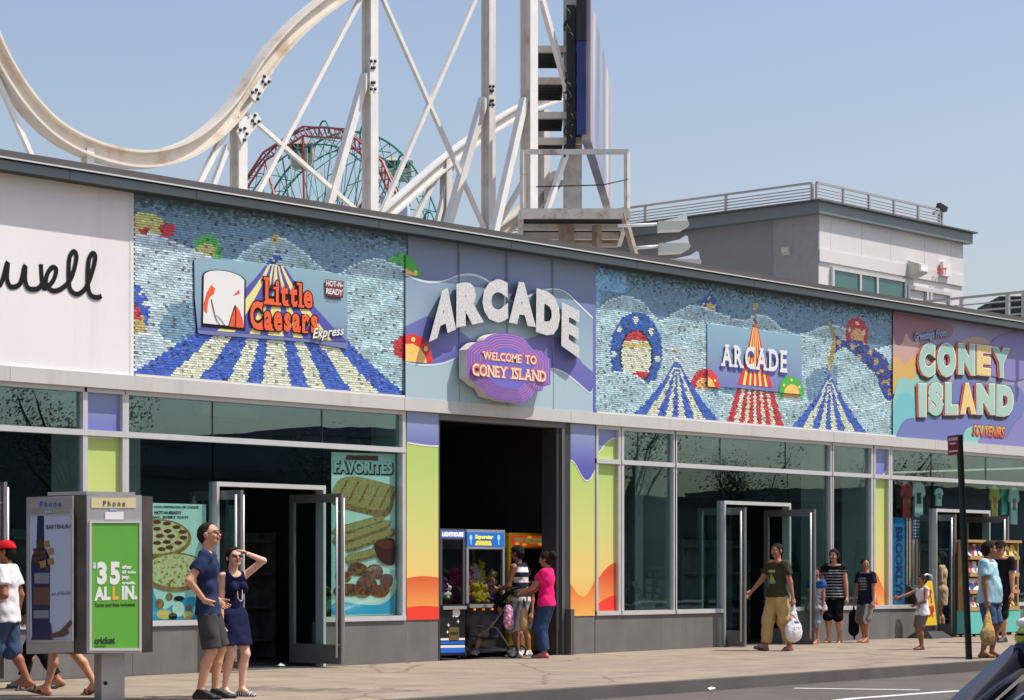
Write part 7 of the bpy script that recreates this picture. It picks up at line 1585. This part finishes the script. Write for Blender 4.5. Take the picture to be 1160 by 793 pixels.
# 5 bare legged person behind the kiosk
S = person('bare legged walker in brown sandals mostly hidden by the phone kiosk', 79, 788, 181, 1.68, legs={'L': (.14, .04, .012), 'Lt': (1, .05, .22), 'R': (-.155, .04, .03), 'Rt': (1, -.1, -.4)}, arms={'L': (-.08, .13, .49), 'R': (.10, .13, .50)}, male=False, skin=C(206, 150, 116), res=.012)
top(S, 'pale_top', K_(170, 160, 150), .5, .48, .014); pants(S, 'shorts', K_(84, 88, 110), .6, .016, .012); hair(S, K_(60, 40, 28), 'bob'); shoes(S, K_(96, 62, 30), 'sandal', (.10, .065, .045))
# 6 striped man at the claw machine
p = atY(590, 700, -.10); S = person('man in sleeveless navy and white striped top playing the claw machine', 590, 742, 205, 1.70, legs={'L': (.0, .06, 0), 'R': (.03, .055, 0)}, arms={'L': (.19, .10, .60), 'Lh': (-.3, .4, -1), 'R': (.20, .08, .62), 'Rh': (-.3, -.4, -1)}, lean=4, build=1.06, skin=C(140, 90, 64), headpitch=12, loc=(p[0], -.10, gz(p[0])))
top(S, 'striped_vest', stripes(K_(26, 32, 56), K_(222, 216, 206), .150, .5, .02), 0, .50, .016); pants(S, 'pale_shorts', stripes(K_(186, 186, 190), K_(120, 126, 140), .10, .75, 0, 1), 1.1, .022, .014); hair(S, K_(18, 14, 13), 'short'); shoes(S, K_(220, 216, 210), 'shoe', (.6, .6, .58))
# 7 woman in pink
p = atY(619, 700, -.62); SP = S = person('woman in hot pink t-shirt and jeans pushing the stroller', 618, 746, 196, 1.60, legs={'L': (.01, .05, 0), 'R': (.03, .05, 0)}, arms={'L': (.23, .10, .605), 'Lh': (-.4, .5, -1), 'Lp': 'grip', 'R': (.23, .10, .60), 'Rh': (-.4, -.5, -1), 'Rp': 'grip'}, male=False, build=1.14, skin=C(170, 112, 82), headpitch=8, loc=(p[0], -.62, gz(p[0])))
top(S, 'pink_t_shirt', K_(232, 30, 110), .55, .49, .016); pants(S, 'jeans', K_(44, 62, 96), 1.9, .027); hair(S, K_(34, 20, 16), 'bun'); shoes(S, K_(170, 96, 100), 'shoe', (.2, .1, .1))
# 8 dark haired child half hidden between the two
p = atY(597, 700, .28); S = person('child in dark top half hidden between the striped man and the pink woman', 600, 742, 140, 1.36, arms={}, male=True, skin=C(176, 118, 88), loc=(p[0] - .0, .30, gz(p[0])))
top(S, 't_shirt', K_(40, 40, 48), .55, .46, .014); pants(S, 'shorts', K_(70, 72, 80), .9, .016, .012); hair(S, K_(18, 14, 13), 'short'); shoes(S, K_(210, 208, 204), 'shoe', (.6, .6, .58))
# 9 family walking: man with white bag
SO = S = person('man in olive printed t-shirt and khaki trousers carrying a white bag', 881, 737, 150, 1.74, legs={'R': (.10, .05, 0), 'Rt': (1, -.15, .25), 'L': (-.10, .055, 0), 'Lt': (1, .2, -.05)}, arms={'R': (.15, .205, .555), 'Rh': (-.7, -.6, -.3), 'L': (-.06, .165, .47), 'Lp': 'grip'}, build=1.12, skin=C(172, 116, 90), headyaw=12)
S['stubble'] = 1
def olive(V):
    c = np.tile(np.array(K_(62, 60, 44)), (len(V), 1)); x, y, z = V[:, 0] , V[:, 1], V[:, 2]; f = x > .05; c[f & (np.abs(y) < .09) & (z > 1.27) & (z < 1.315)] = K_(190, 184, 160); c[f & (np.abs(y) < .085) & (z > 1.10) & (z < 1.27)] = K_(44, 60, 56); c[f & (np.abs(y) < .05 * (1.27 - z) / .1) & (z > 1.13) & (z < 1.25)] = K_(196, 160, 50); c[f & (np.abs(y) < .085) & (np.abs(z - 1.115) < .022)] = K_(120, 160, 150); return c
top(S, 't_shirt', olive, .6, .50, .018, flare=.010); pants(S, 'khaki_trousers', K_(190, 158, 104), 1.88, .022, .008, folds=(.008, 30)); hair(S, K_(26, 20, 18), 'crop'); shoes(S, K_(56, 74, 150), 'sandal', (.03, .04, .09))
# 10 girl
S = person('girl in blue and white smock top and grey leggings between the man and the woman', 925, 729, 130, 1.34, legs={'L': (.06, .04, 0), 'R': (-.07, .04, .02), 'Rt': (1, 0, -.4)}, arms={'L': (.04, .13, .48), 'R': (.06, .12, .5)}, male=False, skin=C(168, 112, 86), headyaw=30, loc=(-.55,))
def smock(V):
    c = np.tile(np.array(K_(196, 194, 200)), (len(V), 1)); x, y, z = V.T; c[((np.sin(y * 120) * np.sin(z * 110 + x * 60)) > .25)] = K_(90, 92, 110); c[z > .97] = K_(40, 84, 150); c[(np.abs(y) < .018) & (x > 0)] = K_(40, 84, 150); c[z < .62] = K_(150, 150, 160); return c
top(S, 'smock_top', smock, .35, .44, .020, flare=.04); pants(S, 'leggings', K_(140, 146, 156), 1.3, .010); hair(S, K_(22, 16, 14), 'bun'); shoes(S, K_(206, 150, 140), 'sandal', (.4, .22, .2))
# 11 woman in striped top
S = person('woman in black and white striped top and black knee length leggings', 945, 730, 112, 1.66, legs={'L': (-.05, .045, .012), 'Lt': (1, .1, -.3), 'R': (.05, .045, 0)}, arms={'L': (.03, .15, .475), 'R': (.02, .15, .475)}, male=False, build=1.10, skin=C(190, 136, 108), headyaw=-12, loc=(-.42,))
def bw(V): c = stripes(K_(20, 20, 24), K_(190, 188, 188), .052, .68, .0)(V); c[V[:, 2] > 1.29] = K_(18, 18, 20); return c
top(S, 'striped_top', bw, .3, .47, .016, flare=.012); pants(S, 'black_leggings', K_(12, 12, 14), 1.12, .014); hair(S, K_(20, 14, 13), 'bob'); shoes(S, K_(120, 84, 50), 'sandal', (.12, .06, .03))
# 12 boy in navy
SB = S = person('boy in navy lettered t-shirt and grey shorts looking back, holding a black bag', 981, 732, 140, 1.50, legs={'L': (.035, .045, 0), 'R': (-.03, .05, 0)}, arms={'L': (.04, .15, .45), 'R': (.06, .14, .455), 'Rp': 'grip'}, skin=C(176, 118, 90), headyaw=55, loc=(-.75,))
def navy(V):
    c = np.tile(np.array(K_(30, 32, 52)), (len(V), 1)); x, y, z = V.T; f = (x > .04) & (np.abs(y) < .085) & (z > .93) & (z < 1.18); c[f & (((z - .93) / .05) % 1 < .6) & (np.sin(y * 150) > -.5)] = K_(150, 150, 160); return c
top(S, 't_shirt', navy, .6, .45, .016, flare=.008); pants(S, 'grey_shorts', lambda V: np.where((np.abs(np.abs(V[:, 1]) - .128) < .02)[:, None], np.array(K_(186, 180, 178)), np.array(K_(112, 106, 100))), 1.05, .020, .014); hair(S, K_(18, 14, 13), 'short'); shoes(S, K_(150, 90, 70), 'thong', (.10, .05, .04))
# 13 boy pointing
S = person('small boy in white tank top pointing to the left with an outstretched arm', 1045, 736, 165, 1.22, legs={'L': (.02, .035, 0), 'R': (-.005, .04, 0)}, arms={'R': (.30, .10, .70), 'Rh': (-.2, -.5, -1), 'Rp': 'point', 'L': (.12, .06, .60), 'Lh': (-.3, 1, -.4)}, skin=C(150, 98, 74), headyaw=14)
def tank(V): c = np.tile(np.array(K_(226, 224, 230)), (len(V), 1)); x, y, z = V.T; f = (x > .03) & (np.abs(y) < .07) & (z > .62) & (z < .78); c[f & (np.sin(y * 90) * np.sin(z * 80) > .1)] = K_(70, 130, 90); c[f & (np.sin(y * 70 + 1) * np.sin(z * 60) > .45)] = K_(60, 80, 150); return c
top(S, 'tank_top', tank, 0, .46, .016, flare=.012); pants(S, 'shorts', K_(118, 100, 96), .95, .018, .012); hair(S, K_(20, 16, 15), 'short'); shoes(S, K_(40, 34, 32), 'thong', (.03, .025, .02))
# 14 woman in the doorway
p = atY(1068, 700, .10); S = person('woman in pale peach dress standing in the souvenir shop doorway', 1068, 716, 200, 1.62, legs={'L': (.02, .045, 0), 'R': (-.02, .045, 0)}, arms={'L': (.12, .10, .60), 'Lh': (-1, .3, -.3), 'R': (.10, .1, .55)}, male=False, skin=C(214, 160, 128), loc=(p[0], .12, gz(p[0]) + .01))
skirt(S, 'dress', K_(226, 176, 146), .36, .015, .03); hair(S, K_(26, 18, 16), 'long'); shoes(S, K_(90, 60, 40), 'sandal')
# 15 man in light blue shirt
SL = S = person('heavy man in light blue shirt and denim shorts holding a tan plastic bag', 1119, 745, 70 - 45, 1.74, legs={'L': (.02, .06, 0), 'R': (-.03, .06, 0)}, arms={'R': (.03, .165, .47), 'Rp': 'grip', 'L': (.05, .15, .48)}, build=1.22, belly=1.15, skin=C(156, 104, 76), headyaw=38)
top(S, 'light_shirt', stripes(K_(170, 206, 216), K_(150, 190, 206), .045, .6, 0, 1), .6, .47, .022, 1.18, .012); pants(S, 'denim_shorts', K_(66, 88, 122), .99, .020, .010); hair(S, K_(18, 15, 15), 'short'); shoes(S, K_(34, 28, 26), 'thong', (.03, .025, .02))
# 16 man in black
S = person('man in black t-shirt, dark cap and sunglasses facing the heavy man', 1134, 736, 140, 1.80, legs={'L': (.02, .055, 0), 'R': (.0, .055, 0)}, arms={'L': (.02, .155, .47), 'R': (.06, .13, .5)}, build=1.12, skin=C(196, 140, 112), headyaw=20, loc=(-2.6,))
top(S, 't_shirt', K_(26, 26, 30), .58, .48, .018, flare=.008); pants(S, 'black_shorts', K_(24, 24, 27), 1.05, .022, .016); hair(S, K_(30, 24, 20), 'crop'); cap_hat(S, K_(24, 24, 28)); glasses(S, True); shoes(S, K_(70, 68, 68), 'shoe', (.5, .5, .48))

# ---- bags, stroller
def world(S, p):
    rz = S['e'].rotation_euler[2]; c, s = math.cos(rz), math.sin(rz); return np.array(S['e'].location) + np.array([c * p[0] - s * p[1], s * p[0] + c * p[1], p[2]])
def sack(S, s, label, w, hh, col, name='plastic_bag', cat='bag', rough=.35, handle=.16, drop=.05, dep=.5):
    p = world(S, S['hand' + s]); t = thing(name, label, cat, (p[0], p[1], p[2] - hh - handle)); f = Field([-w, -w, -hh - handle - .05], [w, w, .06], .010); z1 = -handle
    f.cap((0, 0, z1 - hh * .70), (0, 0, z1 - hh * .62), w * .62, w * .60, .03, ((.3, 1, 0), 1 / dep)); f.cap((0, 0, z1 - hh * .6), (0, 0, z1), w * .56, w * .24, .03, ((.3, 1, 0), 1 / dep))
    f.cap((0, 0, z1), (.012, 0, .01), w * .2, .018, .02, ((.3, 1, 0), 1.6)); f.folds(.006, 40, 2.3); V, F = f.mesh(); me = bpy.data.meshes.new('sack'); 
    o = emit_mesh('sack', V + [0, 0, hh + handle], F, col(V) if callable(col) else col, mats_bag, t); return t
mats_bag = attr_mat('bag_film', .4, 0, .5, bump=.5, bscale=30, var=.15, vscale=14)
def whitebag(V): c = np.tile(np.array(K_(222, 220, 220)), (len(V), 1)); x, y, z = V.T; c[(np.abs(z + .20) < .05) & (np.sin(x * 60 + z * 50) > .2)] = K_(176, 140, 110); c[(np.abs(z + .28) < .02) & (np.abs(x) < .05)] = K_(70, 80, 130); c[(np.abs(z + .36) < .012) & (np.sin(x * 160) > 0) & (np.abs(x) < .1)] = K_(200, 90, 90); return c
sack(SO, 'L', 'bulging white plastic shopping bag hanging from the olive shirted man\'s hand', .27, .40, whitebag)
def tan(V): c = np.tile(np.array(K_(214, 170, 96)), (len(V), 1)); z = V[:, 2]; c[z < -.32] = K_(170, 140, 96); return c
sack(SL, 'R', 'tan plastic carrier bag hanging from the heavy man\'s hand', .22, .42, tan, handle=.12)
p = world(SB, SB['handR']); t = thing('shoulder_bag', 'flat black bag hanging from the boy\'s hand with a trailing strap', 'bag', (p[0], p[1], p[2] - .6)); f = Field([-.2, -.2, -.62], [.2, .2, .06], .010); f.cap((0, 0, -.16), (0, 0, -.42), .10, .11, .03, ((.5, 1, 0), 2.4)); f.cap((0, 0, .0), (0, 0, -.1), .015, .03, .02); f.cap((-.03, 0, -.42), (.02, 0, -.58), .014, .012, .01); f.cap((.06, 0, -.42), (.02, 0, -.58), .014, .012, .01); V, F = f.mesh(); emit_mesh('bag_body', V + [0, 0, .6], F, K_(16, 16, 18), M_cloth, t)
# stroller
hL = world(SP, (SP['P']['wrL'] + SP['P']['wrR']) / 2 + [.05, 0, -.01]); ST = thing('stroller', 'dark folding stroller with a child, parked before the claw machines', 'stroller', (hL[0] - .55, hL[1] - .0, gz(hL[0])))
dirv = np.array([math.cos(SP['e'].rotation_euler[2]), math.sin(SP['e'].rotation_euler[2]), 0]); sdv = np.array([-dirv[1], dirv[0], 0]); o0 = np.array([hL[0], hL[1], gz(hL[0])]); sp = lambda f, s, z: o0 + dirv * f + sdv * s + UP * z
M_str = mat('stroller_frame', (.22, .22, .23), .35, .6); M_fab = mat('stroller_fabric', C(24, 26, 44), .85, bump=.3, bscale=50)
for s in (-.22, .22):
    m = MB(); m.tube([sp(-.03, s, hL[2] - o0[2]), sp(.05, s, hL[2] - o0[2] - .02), sp(.36, s, .50), sp(.80, s, .12)], .013, 7); m.tube([sp(.05, s, .10), sp(.30, s, .46), sp(.62, s, .48)], .013, 7); m.tube([sp(.05, s, .12), sp(.80, s, .14)], .012, 7); m.build('side_frame', [M_str], ST)
    for f, r in ((.05, .10), (.80, .085)):
        for ds in ((-.03, .03) if f > .5 else (0,)):
            m = MB(); c = sp(f, s + ds, r); ring = [c + dirv * math.cos(a) * r * .82 + UP * math.sin(a) * r * .82 for a in np.linspace(0, 6.283, 17)[:-1]]; m.tube(ring, r * .18, 7, closed=True); w = m.build('wheel', [mat('stroller_tyre', (.02, .02, .02), .7)], ST)
            m = MB()
            for a in (0, 2.09, 4.19): m.bar(c, c + dirv * math.cos(a) * r * .8 + UP * math.sin(a) * r * .8, .018)
            m.build('hub', [M_ss], w)
m = MB(); m.tube([sp(.05, -.22, .12), sp(.05, .22, .12)], .010, 6); m.tube([sp(.36, -.22, .50), sp(.36, .22, .50)], .010, 6); m.tube([sp(.80, -.22, .14), sp(.80, .22, .14)], .010, 6); m.build('cross_bar', [M_str], ST)
for s in (-.22, .22):
    m = MB(); m.tube([sp(-.06, s, hL[2] - o0[2] + .0), sp(.03, s, hL[2] - o0[2] - .012)], .020, 8); m.build('handle_grip', [M_bolt], ST)
m = MB(); m.slab([sp(.14, -.2, .80), sp(.14, .2, .80), sp(.46, .2, .30), sp(.46, -.2, .30)], (dirv * .84 + UP * .54), .03); m.slab([sp(.46, -.2, .30), sp(.46, .2, .30), sp(.74, .2, .36), sp(.74, -.2, .36)], UP, .03); m.build('seat', [M_fab], ST)
m = MB(); k = [sp(.08 + .30 * math.sin(a), s, .82 + .22 * math.cos(a) - .12 * math.sin(a)) for a in np.linspace(-.5, 1.3, 7) for s in (-.21, .21)]
m.add(k, [(2 * i, 2 * i + 1, 2 * i + 3, 2 * i + 2) for i in range(6)], 0, True); c2 = [p - UP * .012 for p in k]; m.add(c2, [(2 * i + 2, 2 * i + 3, 2 * i + 1, 2 * i) for i in range(6)], 0, True); m.build('canopy', [M_fab], ST)
S = person('small child sitting in the stroller with bare legs hanging forward', 0, 0, 196, .98, legs={'L': (.30, .05, .20), 'R': (.30, .05, .22), 'Lh': (.2, .1, 1), 'Rh': (.2, -.1, 1), 'Lt': (1, 0, .2), 'Rt': (1, 0, .2)}, arms={'L': (.12, .1, .55), 'R': (.12, .1, .55)}, skin=C(196, 142, 112), loc=tuple(sp(.40, 0, .34 - .50)), lean=-18, dz=.0)
top(S, 't_shirt', K_(70, 74, 110), .6, .47, .014); pants(S, 'shorts', K_(50, 54, 80), .7, .014); hair(S, K_(30, 22, 18), 'short'); shoes(S, K_(190, 180, 176), 'shoe')
def softbag(name, label, c, r, col, extra=None):
    t = thing(name, label, 'bag', tuple(c - UP * r[2])); f = Field(-np.array(r) * 1.5, np.array(r) * 1.5, .010); f.cap((0, 0, -r[2] * .45), (0, 0, r[2] * .4), r[0], r[0] * .85, .02, ((dirv[0], dirv[1], 0), 1 / .6)); f.folds(.004, 40, 1); V, F = f.mesh(); o = emit_mesh('bag_body', V + [0, 0, r[2]], F, col, M_cloth, t); m = MB(); m.tube([c + UP * r[2] * .85 + sdv * .05, c + UP * (r[2] + .10), c + UP * r[2] * .85 - sdv * .05], .009, 6); m.build('strap', [M_bolt], t); return t
def pinkp(V): c = np.tile(np.array(K_(214, 50, 110)), (len(V), 1)); x, y, z = V.T; n = np.sin(z * 55 + x * 30) * np.sin(y * 50 - x * 40); c[n > .25] = K_(120, 150, 200); c[n < -.35] = K_(230, 200, 210); c[(n > .05) & (n < .15)] = K_(230, 160, 60); return c
pk = softbag('backpack', 'small pink patterned child backpack hung on the stroller handle', sp(.10, .27, .64), (.125, .10, .17), pinkp); softbag('shoulder_bag', 'tan bag hung behind the stroller beside the pink backpack', sp(-.12, .20, .60), (.11, .1, .20), K_(168, 138, 96))
# ================================================================== cars, the far side of the street, light and camera
M_limecar = mat('lime_car_paint', C(176, 196, 60), .25, coat=.6); M_darkcar = mat('dark_car_paint', (.010, .012, .018), .25, .2, coat=.5)
Yc = KY - 1.35; car('lime green car nosing in from the right along the kerb', M_limecar, (fx(1143, Yc + .80), Yc, gz(14) - .14), 0)
q = CAM + ray(1075, 793) * 4.5; car('dark blue grey car whose windscreen cuts the lower right corner', M_darkcar, (q[0] - 1.71, q[1] - .64, gz(q[0]) - .14), 0)
# the row of houses across the street behind the camera, seen only as reflections in the shop glass
M_opp = mat('opposite_wall', (.22, .23, .23), .85, var=.2, scale=.4); M_oppw = mat('opp_window', (.05, .06, .07), .2)
xx = 2.0; random.seed(4)
for wd, hh, lab in ((15, 5.2, 'low grey shop building across the street behind the viewer'), (9, 4.2, 'narrow low building across the street behind the viewer'), (14, 5.8, 'tallest grey building across the street behind the viewer'), (20, 3.9, 'long low garage across the street behind the viewer'), (16, 4.8, 'last grey building across the street, far to the right')):
    t = thing('street_building', lab, 'building', (xx + wd / 2, -34, 0)); m = MB(); m.box(xx, xx + wd - .2, -44, -31.5, -.3, hh); m.build('wall', [M_opp], t); m = MB(); m.box(xx - .1, xx + wd - .1, -44.1, -31.3, hh + .003, hh + .3); m.build('parapet', [M_base], t)
    for k in range(int(wd / 3)): m = MB(); m.box(xx + 1 + k * 3, xx + 2.6 + k * 3, -31.49, -31.44, 1, 2.6); m.build('window', [M_oppw], t)
    xx += wd + .5
M_bark = mat('bark', (.07, .055, .04), .9, var=.3); M_leaf = mat('leaves', (.05, .085, .03), .8, var=.4, scale=3)
def street_tree(x, y, hgt, lab, seed):
    r_ = random.Random(seed); t = thing('street_tree', lab, 'tree', (x, y, -.05), 'trees across the street'); m = MB(); m.tube([(x, y, -.05), (x + .08, y, 1.5), (x - .05, y + .05, hgt * .45)], [.16, .13, .10], 7)
    tips = []
    for k in range(11):
        a = r_.uniform(0, 6.28); l = hgt * r_.uniform(.2, .45); p0 = np.array([x, y, hgt * r_.uniform(.3, .48)]); p1 = p0 + np.array([math.cos(a) * l * .6, math.sin(a) * l * .6, l]); m.tube([p0, (p0 + p1) / 2 + [0, 0, .1], p1], [.06, .04, .015], 5); tips += [p1, (p0 + p1) / 2 + [0, 0, .3], p0 * .25 + p1 * .75]
    m.build('trunk', [M_bark], t); m = MB()
    for c in tips:
        for k in range(110):
            q = c + np.array([r_.gauss(0, .42), r_.gauss(0, .42), r_.gauss(0, .34)]); u = np.array([r_.gauss(0, 1), r_.gauss(0, 1), r_.gauss(0, 1)]); u /= np.linalg.norm(u); w_ = np.cross(u, [.3, .5, .8]); w_ /= np.linalg.norm(w_); s_ = r_.uniform(.035, .075); m.add([q - u * s_, q + w_ * s_ * .5, q + u * s_, q - w_ * s_ * .5], [(0, 1, 2, 3)])
    m.build('crown', [M_leaf], t, recalc=False)
for k, (x, y, hgt, lab) in enumerate(((13.5, -28.6, 7.6, 'leafy street tree across the street, nearest to the viewer'), (24, -28.8, 6.2, 'smallest leafy tree across the street'), (38, -28.4, 8.4, 'tallest leafy tree across the street'), (46, -28.7, 7.0, 'leafy tree right of the tallest one across the street'), (56, -28.5, 7.8, 'last leafy tree across the street, far to the right'))): street_tree(x, y, hgt, lab, k + 3)
SUN_EL = 60.0; sd = RT * math.cos(R(SUN_EL)) + UP * math.sin(R(SUN_EL))
ld = bpy.data.lights.new('sun', 'SUN'); ld.energy = 4.3; ld.angle = R(.53); ld.color = (1.0, .95, .87); lo = bpy.data.objects.new('sun', ld); COL.objects.link(lo); lo.rotation_euler = Vector(sd).to_track_quat('Z', 'Y').to_euler(); lo.location = (0, -20, 40)
w = bpy.data.worlds.new('World'); scene.world = w; w.use_nodes = True; nt = w.node_tree; bg = nt.nodes['Background']; sky = nt.nodes.new('ShaderNodeTexSky'); sky.sky_type = 'NISHITA'; sky.sun_disc = False; sky.sun_elevation = R(SUN_EL); sky.sun_rotation = math.atan2(sd[0], sd[1]); sky.altitude = 0; sky.air_density = 1.3; sky.dust_density = 2.0; sky.ozone_density = 2.3
hz = nt.nodes.new('ShaderNodeMix'); hz.data_type = 'RGBA'; hz.blend_type = 'MULTIPLY'; hz.inputs['Factor'].default_value = 1; hz.inputs['B'].default_value = (1.06, .965, .985, 1); nt.links.new(sky.outputs['Color'], hz.inputs['A']); nt.links.new(hz.outputs['Result'], bg.inputs['Color']); bg.inputs['Strength'].default_value = .13
cd = bpy.data.cameras.new('camera'); cd.sensor_width = 36; cd.lens = FPX / 1160 * 36; cd.shift_x = 0; cd.shift_y = (HOR - 396.5) / 1160; cd.clip_end = 3000; co = bpy.data.objects.new('camera', cd); COL.objects.link(co); co.location = tuple(CAM); co.rotation_euler = Vector(-FW).to_track_quat('Z', 'Y').to_euler(); scene.camera = co
vs = scene.view_settings; scene.display_settings.display_device = 'sRGB'; vs.view_transform = 'Standard'; vs.look = 'None'; vs.exposure = .18; vs.gamma = 1.0; vs.use_curve_mapping = False
scene.cycles.max_bounces = 8; scene.cycles.transparent_max_bounces = 16; scene.cycles.use_denoising = True
